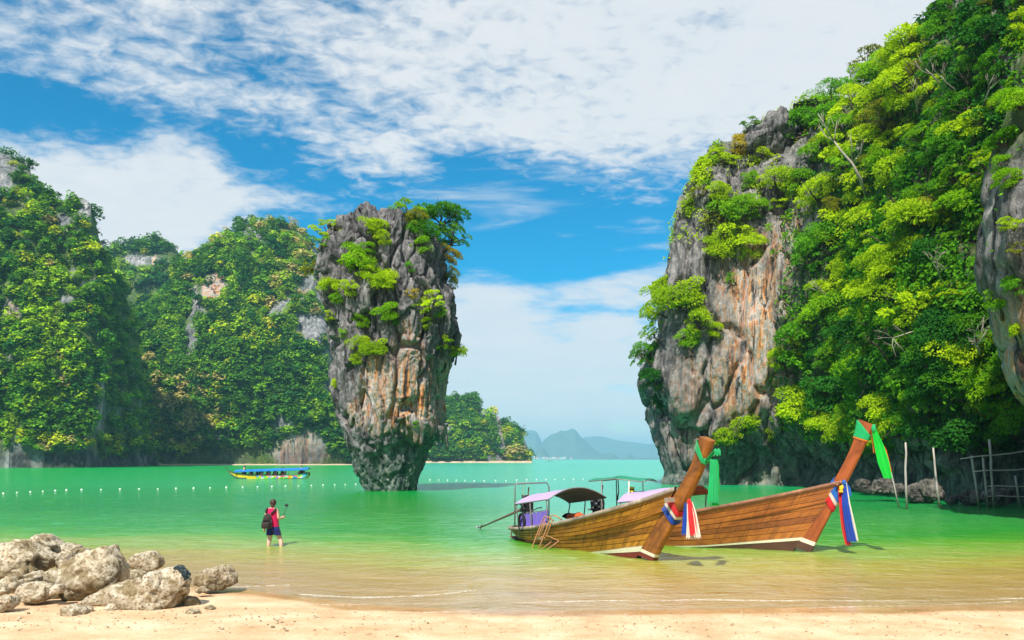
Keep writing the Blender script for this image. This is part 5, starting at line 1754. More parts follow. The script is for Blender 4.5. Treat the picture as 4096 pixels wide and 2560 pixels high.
# ---- the near boat
b1 = Boat(P(656, 561, 19.3).x, 19.3, P(504, 537, 25.4).x + 0.45, 25.4, 'golden-brown wooden longtail boat nearest the beach, carrying a boarding ladder and lilac canopy')
build_hull(b1, [(1192, 1240), (1240, 1247), (1330, 1236), (1400, 1217), (1480, 1193), (1540, 1174), (1597, 1157)], -6.75, -6.05, 0.82, -0.74, 0.92, -0.06, M_HULL1, M_BOTTOM1, M_GUN1, 0.45, (0.13, 0.215), 8)
build_prow(b1, [(1552, 1325), (1588, 1262), (1631, 1180), (1658, 1128), (1680, 1080), (1692, 1042)], [(1499, 1308), (1545, 1235), (1597, 1158), (1622, 1120), (1643, 1075), (1653, 1030)], (0.075, 0.082, 0.09, 0.11), M_PROW1)
f, bb, hw = b1.prow
MB().box(b1.W(bb[9][0] + .10, 0, bb[9][1] - .02), .10, .62, .10, Matrix.Rotation(math.atan2(b1.h.y, b1.h.x), 3, 'Z')).build('cross_beam', M_GUN1, b1.root, False)
uf, zf = b1.solve(*K(1145, 450), -0.95)
ur, zr_ = b1.solve(*K(672, 522), -0.95)
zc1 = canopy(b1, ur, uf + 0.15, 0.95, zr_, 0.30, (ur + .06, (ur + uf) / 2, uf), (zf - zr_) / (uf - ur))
# violet curtain between the rear posts
for side, u_a, u_b in ((-1, ur + .05, uf - .02),):
    V = []
    for i in range(41):
        u = u_a + (u_b - u_a) * i / 40
        for j in range(6):
            t = j / 5
            V.append(b1.W(u, side * (b1.bf(u) - .06 + .03 * math.sin(i * 1.25) * (.3 + t)), b1.zg(u) + .40 * (1 - t) + .02 + .012 * math.sin(i * 1.25)))
    obj('curtain', V, grid_faces(41, 6), M_CURT, b1.root)
    MB().tube([b1.W(u_a, side * (b1.bf(u_a) - .06), b1.zg(u_a) + .43), b1.W(u_b, side * (b1.bf(u_b) - .06), b1.zg(u_b) + .43)], .014, 6).build('curtain_rail', M_STEEL, b1.root)
# loop frame over the stern
ul, zl = b1.solve(*K(700, 200), -0.55)
ul = max(ul, -6.9)
MB().tube([b1.W(ul + .0, -.60, b1.zg(ul)), b1.W(ul, -.60, zl - .12), b1.W(ul, -.52, zl), b1.W(ul, .52, zl), b1.W(ul, .60, zl - .12), b1.W(ul, .60, b1.zg(ul))], .021, 8).build('steering_frame', M_STEEL, b1.root)
MB().tube([b1.W(ul, -.30, zl), b1.W(ul, -.32, zl - .9)], .006, 4).build('cord', M_RUST, b1.root)
ue, ze = b1.solve(*K(755, 545), 0.0)
engine(b1, max(ue, -6.35), 0.0, ze, b1.root, 3, tail=b1.solve(*K(150, 872), 0.0))
# tyre on the curtain
c = b1.W(ur + .35, -(b1.bf(ur + .35) + .02), b1.zg(ur) + .22)
MB().tube([c + (b1.h * math.cos(a) * .16 + Vector((0, 0, .24)) * math.sin(a)) for a in np.linspace(0, 2 * math.pi, 21)], .04, 7, False).build('tyre', M_RUBBER, b1.root)
# mooring ring of rope at the stern
c = b1.W(-6.75, -.22, .12)
MB().tube([c + (b1.n * math.cos(a) * .12 + Vector((0, 0, .20)) * math.sin(a)) for a in np.linspace(0, 2 * math.pi, 15)], .018, 6, False).build('stern_rope', M_COPPER, b1.root)
MB().ball(b1.W(-6.9, -.15, -.02), .32, .10, .05, 10, 5, Matrix.Rotation(math.atan2(b1.h.y, b1.h.x), 3, 'Z')).build('rudder_skeg', M_BOTTOM1, b1.root)

# boarding ladder hooked over the rail
g = lambda cx, cy, off: (lambda us: b1.W(us[0], -(b1.bf(us[0]) + off), us[1]))(b1.solve(*K(cx, cy), lambda u: -(b1.bf(u) + off)))
lad = thing('boarding_ladder', g(1150, 780, .05), 'rusty bent-tube boarding ladder hooked over the near boat\'s side, its foot in the water', 'ladder')
MB().tube([g(1270, 770, -.12), g(1190, 715, -.02), g(1130, 700, .06), g(1085, 790, .1), g(1000, 1010, .22), g(905, 1260, .36), g(910, 1285, .37), g(985, 1290, .38), g(1010, 1270, .37), g(1110, 1010, .22), g(1200, 770, .1), g(1230, 685, .04), g(1290, 690, -.02), g(1385, 750, -.1)], .019, 7).build('side_rail', M_RUST, lad)
MB().tube([g(1140, 735, .1), g(1030, 985, .2), g(1060, 995, .2), g(1145, 790, .1)], .014, 6).build('hand_loop', M_RUST, lad)
MB().tube([g(1250, 745, .06), g(1160, 985, .16), g(1130, 975, .18)], .014, 6).build('hand_loop', M_RUST, lad)
for (a, c_) in (((995, 1040), (1085, 1035)), ((925, 1240), (1005, 1255))):
    MB().tube([g(*a, .22), g(*c_, .22)], .016, 6).build('rung', M_STEEL, lad)
MB().tube([g(1030, 990, .2), g(1235, 1075, .03)], .014, 6).build('strut', M_RUST, lad)
MB().tube([g(1130, 975, .18), g(1345, 1072, .03)], .014, 6).build('strut', M_RUST, lad)
MB().tube([g(1035, 1235, .34), g(1235, 1082, .03)], .014, 6).build('strut', M_RUST, lad)
MB().tube([g(1040, 1240, .34), g(1090, 1258, .3), g(1345, 1075, .03)], .014, 6).build('strut', M_RUST, lad)

# orange life vests and dark bag on the near boat's thwart
us = b1.solve(*K(1560, 690), lambda u: b1.bf(u) - .3)
for i, (cx, cy, lab, mt) in enumerate(((1545, 695, 'orange life vest lying by the near boat\'s rear post', M_ORANGE), (1640, 680, 'orange life vest lying further forward in the near boat', M_ORANGE), (1490, 690, 'black bag beside the orange life vests in the near boat', M_RUBBER))):
    u, z_ = b1.solve(*K(cx, cy), .3)
    c = b1.W(u, .3, z_ - .02)
    mb = MB().ball(c, .17, .13, .09, 10, 7)
    V = np.array([tuple(a) for a in mb.V]); V += 0.035 * np.stack([fbm(V * 9, 2, i), fbm(V * 9, 2, i + 5), fbm(V * 9, 2, i + 9)], 1)
    o = obj('life_vest' if mt is M_ORANGE else 'bag', V, mb.Fc, mt, loc=c)
    tag(o, lab, 'life vest' if mt is M_ORANGE else 'bag')

# ---- the second boat
b2 = Boat(P(810.6, 551.6, 21.3).x, 21.3, 2.2, 25.0, 'red-brown wooden longtail boat behind the near one, its tall prow topped by a green scarf')
build_hull(b2, [(1705, 1194), (1760, 1188), (1830, 1175), (1900, 1160), (1950, 1148), (1990, 1138)], -6.9, -6.2, 0.80, -0.50, 0.92, -0.10, M_HULL2, M_BOTTOM2, M_GUN2, 0.25, (0.20, 0.245), 7, (-6.9, -5.2, -3.6), (0.50, 0.62, 0.88))
build_prow(b2, [(1918, 1305), (1945, 1252), (1990, 1165), (2014, 1120), (2042, 1060), (2068, 1005)], [(1866, 1288), (1925, 1200), (1972, 1130), (1998, 1085), (2015, 1040), (2028, 990)], (0.075, 0.08, 0.085, 0.10), M_PROW2)
f2_, bb2, hw2 = b2.prow
MB().box(b2.W(bb2[9][0] + .16, 0, bb2[9][1] - .02), .07, .5, .08, Matrix.Rotation(math.atan2(b2.h.y, b2.h.x), 3, 'Z')).build('cross_beam', M_GUN2, b2.root, False)
uA, zA = b2.solve(*Q(1458, 1188), -0.95)
uB, zB = b2.solve(*Q(1622, 1172), -0.95)
zc2 = canopy(b2, uA, uB, 0.95, zA, 0.28, (uA + .1, (uA + uB) / 2, uB - .1), (zB - zA) / (uB - uA), M_TARP, M_ORANGE)
# green awning over the stern of the second boat
uG0, zG0 = b2.solve(*Q(1396, 1137), -0.35)
uG1, zG1 = b2.solve(*Q(1524, 1138), -0.35)
aw = []
for (s0, s1, z0, z1) in ((0, .47, .02, .10), (.5, 1, .10, .02)):
    V = []
    for i in range(6):
        u = uG0 + (uG1 - uG0) * (s0 + (s1 - s0) * i / 5)
        zc = zG0 + (zG1 - zG0) * (s0 + (s1 - s0) * i / 5) + z0 + (z1 - z0) * i / 5 - .02 * math.sin(i / 5 * math.pi)
        for j in range(5):
            a = -1 + j / 2
            V.append(b2.W(u, a * .5, zc + .07 * (1 - a * a)))
    obj('green_awning', V, grid_faces(6, 5), M_GREENC, b2.root)
for a in (-.5, .5):
    MB().tube([b2.W(uG0, a, zG0), b2.W((uG0 + uG1) / 2, a, (zG0 + zG1) / 2 + .08), b2.W(uG1, a, zG1)], .016, 6).build('awning_tube', M_STEEL, b2.root)
    for s_ in (.25, .75):
        u = uG0 + (uG1 - uG0) * s_
        MB().tube([b2.W(u, a * 1.1, b2.zg(u) - .2), b2.W(u, a, zG0 + .02)], .018, 6).build('post', M_STEEL if s_ < .5 else M_WHITE, b2.root)
for s_ in (0, .5, 1):
    u = uG0 + (uG1 - uG0) * s_
    MB().tube([b2.W(u, -.5, zG0 + (.08 if s_ == .5 else 0)), b2.W(u, 0, zG0 + .07 + (.08 if s_ == .5 else 0)), b2.W(u, .5, zG0 + (.08 if s_ == .5 else 0))], .014, 6).build('awning_tube', M_STEEL, b2.root)
ue2, ze2 = b2.solve(*K(1930, 530), 0.0)
engine(b2, max(ue2, -6.8), 0.0, ze2, b2.root, 8)
u, z_ = b2.solve(*Q(1493, 1160), -.2)
lamp = MB().tube([b2.W(u, -.2, z_ - .16), b2.W(u, -.2, z_ + .12)], [.07, .075], 10).build('float_can', M_YEL, loc=b2.W(u, -.2, z_ - .16))
tag(lamp, 'yellow and black plastic can hanging under the green awning of the second boat', 'can')
for dz in (-.06, .05): MB().tube([b2.W(u, -.2, z_ + dz - .018), b2.W(u, -.2, z_ + dz + .018)], .078, 10).build('black_stripe', M_RUBBER, lamp)
u, z_ = b2.solve(*Q(1460, 1170), -.3)
rope = MB().tube([b2.W(u, -.3, z_ + .55), b2.W(u + .02, -.3, z_ + .1), b2.W(u - .03, -.3, z_ - .15)], [.014, .016, .03], 6).build('hanging_rope', M_RUBBER, loc=b2.W(u, -.3, z_ + .55))
tag(rope, 'dark rope hanging from the green awning of the second boat', 'rope')

prow_foot(b1, M_WHITE, M_BOTTOM1, .035, .062)
prow_foot(b2, M_WHITE, M_BOTTOM2, .055, .085)
# ---- cloths on the prows
def fpt(b, t, du=0.0, v=0.0, dz=0.0):
    f, bb, hw = b.prow
    i = t * (len(f) - 1)
    return b.W(float(np.interp(i, np.arange(len(f)), f[:, 0])) + du, v, float(np.interp(i, np.arange(len(f)), f[:, 1])) + dz)


def at(b, x, y, v): return (lambda us: b.W(us[0], v, us[1]))(b.solve(*Q(x, y), v))


SD = Vector((0.95, -0.3, 0))
# near boat, green scarf at the head
sc = thing('prow_scarf', fpt(b1, .9), 'long pale green scarf knotted round the head of the near boat\'s prow', 'scarf')
band(b1, 'wrap', M_RGREEN, sc, (.915, .975), (.84, .875), 7, .016, 1)
kn = fpt(b1, .855, .03, -.05)
MB().ball(kn, .05, .05, .075, 10, 8).build('knot', M_RGREEN, sc)
T0 = at(b1, 1688, 1058, -.12)
ribbon('tail', M_RGREEN, sc, [kn, at(b1, 1687, 1085, -.10), at(b1, 1686, 1140, -.10), at(b1, 1684, 1188, -.10)], [.10, .17, .20, .24], SD, 3, .03, seed=2)
ribbon('tail', M_RBRIGHT, sc, [kn, at(b1, 1691, 1085, -.02), at(b1, 1691, 1140, -.02), at(b1, 1690, 1195, -.02)], [.08, .13, .15, .16], SD, 2, .03, seed=5)
ribbon('tail', M_RGREEN, sc, [kn, at(b1, 1695, 1060, -.1), at(b1, 1694, 1075, -.1)], [.06, .12, .13], SD, 2, .03, 10, seed=7)
# near boat, tricolour
tr = thing('ribbon_bundle', fpt(b1, .42), 'blue, white and red ribbons tied where the near boat\'s prow leaves the rail', 'ribbons')
band(b1, 'blue_ribbon', M_RBLUE, tr, (.425, .475), (.34, .385), 6, .022, 2)
band(b1, 'white_ribbon', M_RWHITE, tr, (.470, .500), (.385, .412), 4, .030, 3)
band(b1, 'red_ribbon', M_RRED, tr, (.495, .555), (.408, .455), 6, .026, 4)
kn = at(b1, 1628, 1186, -.16)
MB().ball(kn, .05, .05, .075, 10, 8).build('knot', M_RRED, tr)
ribbon('blue_ribbon', M_RBLUE, tr, [kn + Vector((-.05, 0, -.02)), at(b1, 1621, 1215, -.2), at(b1, 1620, 1263, -.2)], [.11, .15, .19], SD, 3, .03, seed=11)
ribbon('white_ribbon', M_RWHITE, tr, [kn, at(b1, 1631, 1215, -.2), at(b1, 1637, 1272, -.2)], [.10, .18, .30], SD, 4, .03, seed=12)
ribbon('red_ribbon', M_RRED, tr, [kn + Vector((0.01, -.03, 0)), at(b1, 1634, 1215, -.25), at(b1, 1639, 1265, -.25)], [.10, .16, .17], SD, 3, .03, seed=13)
ribbon('white_ribbon', M_RWHITE, tr, [kn + Vector((.05, 0, 0)), at(b1, 1641, 1215, -.2), at(b1, 1648, 1270, -.2)], [.06, .10, .15], SD, 2, .03, seed=14)
# second boat, green and orange scarf at the head
sc = thing('prow_scarf', fpt(b2, .92), 'bright green and orange scarf wrapped over the top of the taller prow', 'scarf')
band(b2, 'wrap', M_RGREEN, sc, (.875, .995), (.885, .925), 9, .016, 21)
band(b2, 'orange_wrap', M_RORANGE, sc, (.868, .885), (.875, .892), 3, .013, 22)
kn = at(b2, 2064, 1012, -.14)
MB().ball(kn, .055, .05, .11, 10, 8).build('knot', M_RGREEN, sc)
ribbon('tail', M_RBRIGHT, sc, [kn, at(b2, 2076, 1050, -.1), at(b2, 2088, 1095, -.1), at(b2, 2098, 1130, -.1)], [.10, .22, .27, .20], SD, 2, .03, seed=23)
ribbon('orange_tail', M_RORANGE, sc, [kn + Vector((0, .06, -.05)), at(b2, 2067, 1045, -.02), at(b2, 2069, 1070, -.02)], [.08, .13, .12], SD, 2, .03, 12, seed=24)
ribbon('orange_tail', M_RORANGE, sc, [kn + Vector((.05, .1, -.1)), at(b2, 2090, 1060, .1), at(b2, 2104, 1115, .1)], [.05, .07, .07], SD, 1, .02, 14, seed=25)
# second boat, tricolour
tr = thing('ribbon_bundle', fpt(b2, .42), 'red, white and blue ribbons with a marigold tied at the second boat\'s bow', 'ribbons')
band(b2, 'red_ribbon', M_RRED, tr, (.42, .475), (.33, .375), 6, .022, 31)
band(b2, 'white_ribbon', M_RWHITE, tr, (.47, .50), (.375, .405), 4, .030, 32)
band(b2, 'blue_ribbon', M_RLBLUE, tr, (.495, .57), (.40, .455), 6, .026, 33)
kn = at(b2, 1994, 1140, -.16)
MB().ball(kn, .05, .05, .075, 10, 8).build('knot', M_RLBLUE, tr)
ribbon('red_ribbon', M_RRED, tr, [at(b2, 1984, 1155, -.18), at(b2, 1990, 1205, -.2), at(b2, 1998, 1260, -.2), at(b2, 2004, 1288, -.2)], [.09, .14, .17, .14], SD, 3, .03, seed=34)
ribbon('blue_ribbon', M_RBLUE, tr, [kn, at(b2, 1997, 1190, -.25), at(b2, 2005, 1240, -.25), at(b2, 2013, 1280, -.25)], [.10, .16, .19, .22], SD, 3, .03, seed=35)
ribbon('white_ribbon', M_RWHITE, tr, [kn + Vector((.04, .04, 0)), at(b2, 2004, 1190, -.15), at(b2, 2015, 1240, -.15), at(b2, 2022, 1278, -.15)], [.08, .10, .12, .14], SD, 2, .03, seed=36)
ribbon('blue_ribbon', M_RLBLUE, tr, [kn + Vector((.05, .05, .02)), at(b2, 2003, 1150, -.05), at(b2, 2007, 1172, -.05)], [.06, .12, .10], SD, 2, .03, 10, seed=37)
fl = MB()
for i in range(14):
    fl.ball(kn + Vector((-.10 + random.uniform(-.04, .04), -.06, -.16 + random.uniform(-.09, .08))), .035, n=6, m=4)
fl.build('marigold_garland', M_YEL, tr)
# ------------------------------------------------------------------ boulders on the beach
M_BOULD, k = new_mat('beach_boulder')
pos = k.n('ShaderNodeNewGeometry').outputs['Position']
a = k.noise(pos, 2.2, 5.0, 0.65)
b_ = k.noise(pos, 13.0, 6.0, 0.72)
c = k.ramp(k.m('MULTIPLY_ADD', a, 0.35, k.m('MULTIPLY', b_, 0.65)), [(0.36, (0.09, 0.062, 0.028)), (0.44, (0.33, 0.25, 0.145)), (0.50, (0.55, 0.465, 0.33)), (0.64, (0.72, 0.65, 0.52))])
pk = k.ss(k.n('ShaderNodeTexVoronoi', {'Vector': pos, 'Scale': 16.0}).outputs[0], 0.22, 0.42, 1.0, 0.0)
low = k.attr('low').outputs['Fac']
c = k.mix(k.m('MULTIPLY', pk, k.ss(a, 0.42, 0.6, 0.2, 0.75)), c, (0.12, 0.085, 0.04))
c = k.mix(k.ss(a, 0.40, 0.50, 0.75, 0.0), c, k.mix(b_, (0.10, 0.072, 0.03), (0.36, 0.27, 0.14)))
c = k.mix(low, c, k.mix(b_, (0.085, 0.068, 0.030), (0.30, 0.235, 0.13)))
bp = k.n('ShaderNodeBump', {'Strength': 0.9, 'Distance': 0.05, 'Height': k.m('ADD', b_, k.m('MULTIPLY', k.noise(pos, 30.0, 5.0, 0.7), 0.6))})
s = k.n('ShaderNodeBsdfPrincipled', {'Base Color': c, 'Roughness': 0.9, 'Specular IOR Level': 0.2, 'Normal': bp.outputs[0]})
k.n('ShaderNodeOutputMaterial', {'Surface': s.outputs[0]})


def ico(sub):
    bm = bmesh.new()
    bmesh.ops.create_icosphere(bm, subdivisions=sub, radius=1.0)
    V = np.array([v.co[:] for v in bm.verts]); Fc = np.array([[v.index for v in f.verts] for f in bm.faces])
    bm.free()
    return V, Fc


ICO = {s_: ico(s_) for s_ in (2, 3, 4, 5, 6)}


def boulder(poly, y, depth, lab, seed, sub=5, rough=1.0, name='boulder', mat=None, cat='boulder', group=None, lowk=0.5, ctr=None):
    """poly: outline in pixels, star-shaped about its centre; y: distance; depth: half thickness in metres"""
    D, Fc = ICO[sub]
    pp = np.array(poly, float)
    c = pp.mean(0) if ctr is None else np.array(ctr)
    px2m = y / F
    rel = (pp - c) * np.array((1, -1)) * px2m
    an = np.arctan2(rel[:, 1], rel[:, 0]); rd = np.hypot(rel[:, 0], rel[:, 1])
    o_ = np.argsort(an); an, rd = an[o_], rd[o_]
    an = np.concatenate([an - 2 * np.pi, an, an + 2 * np.pi]); rd = np.tile(rd, 3)
    th_ = np.arctan2(D[:, 2], D[:, 0])
    R = np.interp(th_, an, rd)
    cph = np.hypot(D[:, 0], D[:, 2]); sph = np.abs(D[:, 1])
    ee = 2.6
    r = 1.0 / ((cph / R) ** ee + (sph / depth) ** ee) ** (1 / ee)
    sz = float(np.mean(np.hypot(rel[:, 0], rel[:, 1])))
    # facets: cut with random planes
    rg = np.random.default_rng(seed)
    for _ in range(14):
        nrm = unit(rg.normal(size=3) * np.array((1, 1.3, 0.8)))
        dv = D @ nrm
        cut = np.where(dv > 0.2, sz * rg.uniform(0.78, 1.05) / np.maximum(dv, 1e-3), 9)
        r = np.where((D[:, 1] < -0.18), np.minimum(r, cut), r)
    V = D * r[:, None]
    q = V / max(sz, 0.1) + seed * 3.7
    f1, f2, cid = worley(q * 2.2, seed)
    g1, g2, ci2 = worley(V * 9.0 + seed, seed + 4)
    dsp = sz * (0.10 * fbm(q * 1.6, 4, seed) + 0.12 * (cid - .5) - 0.07 * (1 - sstep(f2 - f1, 0, .14))) * rough
    dsp += (0.016 * (0.5 - g1) + 0.010 * (ci2 - .5)) * rough * sstep(fbm(q * 1.2, 2, seed + 7), -0.5, 0.2) + 0.012 * fbm(V * 14, 3, seed + 8) * rough
    dsp += sz * 0.10 * np.clip(ridged(q * 1.1, 2, seed + 60), -1, 1) * rough * (np.abs(D[:, 1]) > 0)
    V = V + D * dsp[:, None]
    ctr3 = np.array(P(c[0], c[1], y))
    Vw = V + ctr3
    lw = (1 - sstep(V[:, 2] / sz + 0.35 * fbm(q * 2, 3, seed + 9), -0.55, 0.05)) * lowk  # browner lower part, with shade under the boulder painted into the colour
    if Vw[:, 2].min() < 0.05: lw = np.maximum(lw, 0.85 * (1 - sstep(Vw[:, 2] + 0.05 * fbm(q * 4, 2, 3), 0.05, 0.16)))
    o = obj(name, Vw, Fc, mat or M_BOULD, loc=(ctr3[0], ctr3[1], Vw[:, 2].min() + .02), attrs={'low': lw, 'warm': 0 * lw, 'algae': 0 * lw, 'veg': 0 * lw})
    return tag(o, lab, cat, group)


def Z(cx, cy): return cx * 1000 / 2420 / 4.0, (2050 + cy * 510 / 1234.0) / 4.0    # corner close-up -> 1024 wide frame
def zp(*p): return [Z(*a) for a in p]


BO = [
    (zp((790, 870), (900, 800), (1060, 715), (1220, 680), (1420, 640), (1500, 575), (1620, 540), (1730, 535), (1815, 590), (1830, 660), (1790, 740), (1720, 850), (1670, 960), (1500, 990), (1300, 985), (1205, 950), (1000, 905)), 12.9, .42, 'largest pale boulder of the pile, its raised right end wearing a dark cloth', 5, 1.0, .9),
    (zp((1010, 1010), (1040, 930), (1130, 880), (1215, 880), (1230, 950), (1190, 995), (1090, 1000)), 12.55, .22, 'pale squarish rock against the foot of the largest boulder', 5, 1.0, .1),
    (zp((490, 830), (520, 740), (600, 640), (640, 520), (760, 430), (880, 410), (980, 350), (1085, 318), (1110, 390), (1170, 480), (1212, 560), (1195, 680), (1050, 730), (930, 790), (800, 830), (640, 865)), 13.7, .50, 'tall slab-like boulder with an ochre peak and a dark shaded face', 5, 1.1, .85),
    (zp((0, 300), (40, 295), (75, 320), (60, 380), (0, 420), (-60, 400), (-60, 320)), 14.6, .35, 'rounded boulder cut by the left frame edge at the back of the pile', 5, 1.0, .4),
    (zp((70, 300), (150, 282), (250, 290), (310, 340), (420, 400), (520, 440), (520, 500), (400, 550), (240, 590), (60, 610), (-40, 600), (-40, 450), (20, 370)), 14.4, .55, 'broad boulder with a deep dark hollow under it on the left', 5, 1.1, .8),
    (zp((300, 310), (330, 250), (400, 202), (440, 225), (500, 275), (575, 330), (560, 390), (500, 410), (400, 400), (320, 350)), 15.0, .40, 'pointed boulder forming the highest peak of the pile', 5, 1.0, .3),
    (zp((530, 400), (580, 340), (690, 312), (750, 330), (760, 370), (650, 420), (560, 450)), 15.2, .30, 'pale boulder just right of the highest peak, behind the others', 5, 1.0, .2),
    (zp((520, 470), (600, 420), (720, 370), (830, 348), (850, 390), (760, 420), (660, 480), (620, 550), (560, 520)), 14.5, .32, 'pale sloping boulder between the peak and the tall slab', 5, 1.0, .3),
    (zp((120, 580), (200, 550), (320, 560), (330, 600), (260, 640), (140, 630)), 13.9, .25, 'small pale rock under the broad hollow boulder', 4, 1.0, .2),
    (zp((200, 640), (300, 600), (420, 600), (450, 650), (400, 690), (300, 690)), 13.6, .25, 'low buff rock in the middle of the pile', 4, 1.0, .2),
    (zp((420, 600), (480, 570), (560, 590), (620, 560), (630, 640), (540, 700), (450, 660)), 13.65, .2, 'dark crusted rock wedged beside the tall slab', 4, 1.2, .9),
    (zp((0, 660), (60, 640), (180, 660), (300, 640), (300, 690), (200, 730), (40, 730)), 13.2, .25, 'pinkish flat rock lying before the hollow boulder', 4, 1.0, .3),
    (zp((155, 780), (200, 705), (300, 690), (420, 690), (490, 710), (480, 800), (430, 860), (330, 865), (220, 840)), 12.95, .30, 'smooth pale rounded boulder lying on the sand', 5, .55, .35),
    (zp((485, 770), (520, 710), (590, 700), (610, 740), (560, 790), (500, 805)), 12.9, .16, 'small pale rock right of the smooth rounded boulder', 4, .7, .2),
    (zp((0, 690), (50, 720), (75, 770), (50, 795), (-40, 800), (-40, 690)), 12.95, .22, 'grey-brown rock cut by the left frame edge in mid pile', 4, 1.0, .5),
    (zp((0, 820), (70, 810), (130, 850), (135, 900), (60, 945), (-50, 950), (-50, 830)), 12.15, .26, 'pale pitted boulder cut by the left frame edge near the bottom', 5, 1.0, .4),
    (zp((595, 1010), (600, 930), (660, 900), (740, 905), (830, 980), (830, 1030), (740, 1060), (650, 1040)), 12.05, .20, 'pale crumbly boulder lying in front of the pile', 5, 1.0, .15),
    (zp((515, 1060), (560, 1025), (640, 1030), (730, 1070), (690, 1088), (580, 1088)), 11.85, .14, 'flat pale stone under the crumbly front boulder', 4, 1.0, .1),
    (zp((790, 930), (850, 910), (890, 935), (880, 975), (820, 975)), 12.3, .11, 'small two-toned stone right of the crumbly front boulder', 4, .8, .4),
    (zp((260, 1030), (310, 1015), (355, 1035), (360, 1065), (300, 1072)), 12.0, .08, 'small dark pitted stone alone on the sand at left', 3, 1.2, .9),
    (zp((310, 1120), (400, 1090), (515, 1100), (500, 1150), (440, 1170), (330, 1150)), 11.6, .13, 'white wedge-shaped stone near the bottom edge', 4, .8, .15),
    (zp((248, 1215), (290, 1160), (380, 1145), (440, 1160), (450, 1210), (390, 1228), (300, 1225)), 11.35, .14, 'pale pitted stone nearest the bottom frame edge', 4, 1.1, .4),
    (zp((1250, 500), (1290, 440), (1380, 390), (1450, 380), (1510, 420), (1560, 510), (1450, 550), (1320, 550)), 15.6, .40, 'pointed boulder standing in the shallows left of the dark cloth', 5, 1.0, .5),
    (zp((1215, 620), (1250, 580), (1330, 578), (1395, 590), (1390, 630), (1300, 660), (1225, 665)), 14.7, .25, 'low wet rock between the tall slab and the water boulder', 4, 1.0, .7),
    (zp((1880, 690), (1900, 610), (1960, 560), (2040, 570), (2100, 530), (2190, 525), (2250, 590), (2268, 680), (2200, 720), (2060, 735), (1930, 715)), 14.6, .38, 'twin-humped pitted boulder at the water\'s edge, apart on the right', 5, 1.0, .9),
    (zp((1700, 900), (1730, 860), (1830, 830), (1910, 850), (1935, 890), (1900, 912), (1760, 915)), 13.1, .2, 'low dark wet rock under the raised end of the largest boulder', 4, 1.0, .9),
    (zp((1750, 1000), (1800, 975), (1870, 940), (1930, 960), (1920, 1000), (1830, 1012)), 12.25, .12, 'small white stone right of the largest boulder', 4, 1.0, .1),
    (zp((1970, 940), (2010, 905), (2060, 915), (2080, 940), (2020, 945)), 12.7, .08, 'little dark weedy stone furthest right on the sand', 3, 1.2, .9),
    (zp((1720, 840), (1740, 790), (1780, 785), (1785, 830), (1750, 850)), 13.1, .1, 'small brown rock hidden below the cloth', 3, 1.0, .9),
    (zp((1205, 985), (1220, 965), (1245, 970), (1245, 990)), 12.4, .05, 'pebble-sized white stone before the largest boulder', 3, .8, .1),
    (zp((1310, 998), (1340, 985), (1400, 985), (1420, 1000), (1350, 1006)), 12.3, .06, 'thin flat white stone before the largest boulder', 3, .6, .1),
    (zp((1880, 755), (1920, 740), (1990, 738), (2035, 748), (1960, 764)), 14.0, .12, 'low flat dark stone in front of the twin-humped boulder', 3, .6, .9),
]
for i, (pl, y, dpt, lab, sub, rgh, lk) in enumerate(BO):
    cx_, cy_ = np.mean(pl, 0)
    ctr = None
    if i == 0: ctr = Z(1420, 800)
    if i == 2: ctr = Z(900, 620)
    big = (max(a for a, _ in pl) - min(a for a, _ in pl)) > 13
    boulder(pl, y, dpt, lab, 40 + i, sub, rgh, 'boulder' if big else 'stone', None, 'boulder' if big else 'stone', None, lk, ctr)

# pebbles and shell grit
rg = random.Random(4)
mb = MB()
for i in range(420):
    y = rg.uniform(10.6, 12.9); x = rg.uniform(-7.5, 7.0)
    if x > -3 and rg.random() < .72: continue
    r = rg.uniform(.006, .022) * (1.6 if x < -3 and rg.random() < .15 else 1)
    mb.ball((x, y, sand_z(x, y) + r * .3), r, r * rg.uniform(.6, 1), r * .6, 6, 4)
tag(mb.build('pebbles', M_BOULD), kind='stuff')

# leaf litter and shell scraps
V, Fs = [], []
for i in range(420):
    y = rg.uniform(10.6, 12.9); x = rg.uniform(-7.5, 8.0); z = sand_z(x, y) + .006
    a = rg.uniform(0, 3.14); l, w = rg.uniform(.012, .045), rg.uniform(.006, .014)
    c, s_ = math.cos(a), math.sin(a); b0 = len(V)
    V += [(x - c * l, y - s_ * l, z), (x + s_ * w, y - c * w, z + .006), (x + c * l, y + s_ * l, z + rg.uniform(0, .012)), (x - s_ * w, y + c * w, z + .006)]
    Fs.append((b0, b0 + 1, b0 + 2, b0 + 3))
tag(obj('leaf_litter', V, Fs, simple('dry_litter', (0.30, 0.15, 0.06), .8, .2, var=.6, scale=3), smooth=False), kind='stuff')

# dark cloth left on the boulder
bo = next(o for o in bpy.data.objects if o.get('label', '').startswith('largest pale boulder'))
bvb = BVHTree.FromPolygons([tuple(v.co + bo.location) for v in bo.data.vertices], [tuple(p.vertices) for p in bo.data.polygons])
cl_pts = zp((1700, 535), (1735, 515), (1775, 515), (1810, 545), (1832, 590), (1838, 640), (1835, 665))
V = []
NCI, NCJ = 30, 26
for i in range(NCI):
    t = i / (NCI - 1) * 6
    a = P(float(np.interp(t, range(7), [p[0] for p in cl_pts])), float(np.interp(t, range(7), [p[1] for p in cl_pts])), 12.9)
    for j in range(NCJ):
        dy = -0.21 + 0.36 * j / (NCJ - 1) + 0.03 * math.sin(i * .8)
        loc, nor, _, _ = bvb.find_nearest(a + Vector((0.0, dy, 0.06 - 0.25 * max(0, -dy))))
        V.append(loc + nor * (0.022 + 0.007 * math.sin(i * 0.55 + j * .35) + 0.005 * math.sin(j * 0.7 - i * .3)))
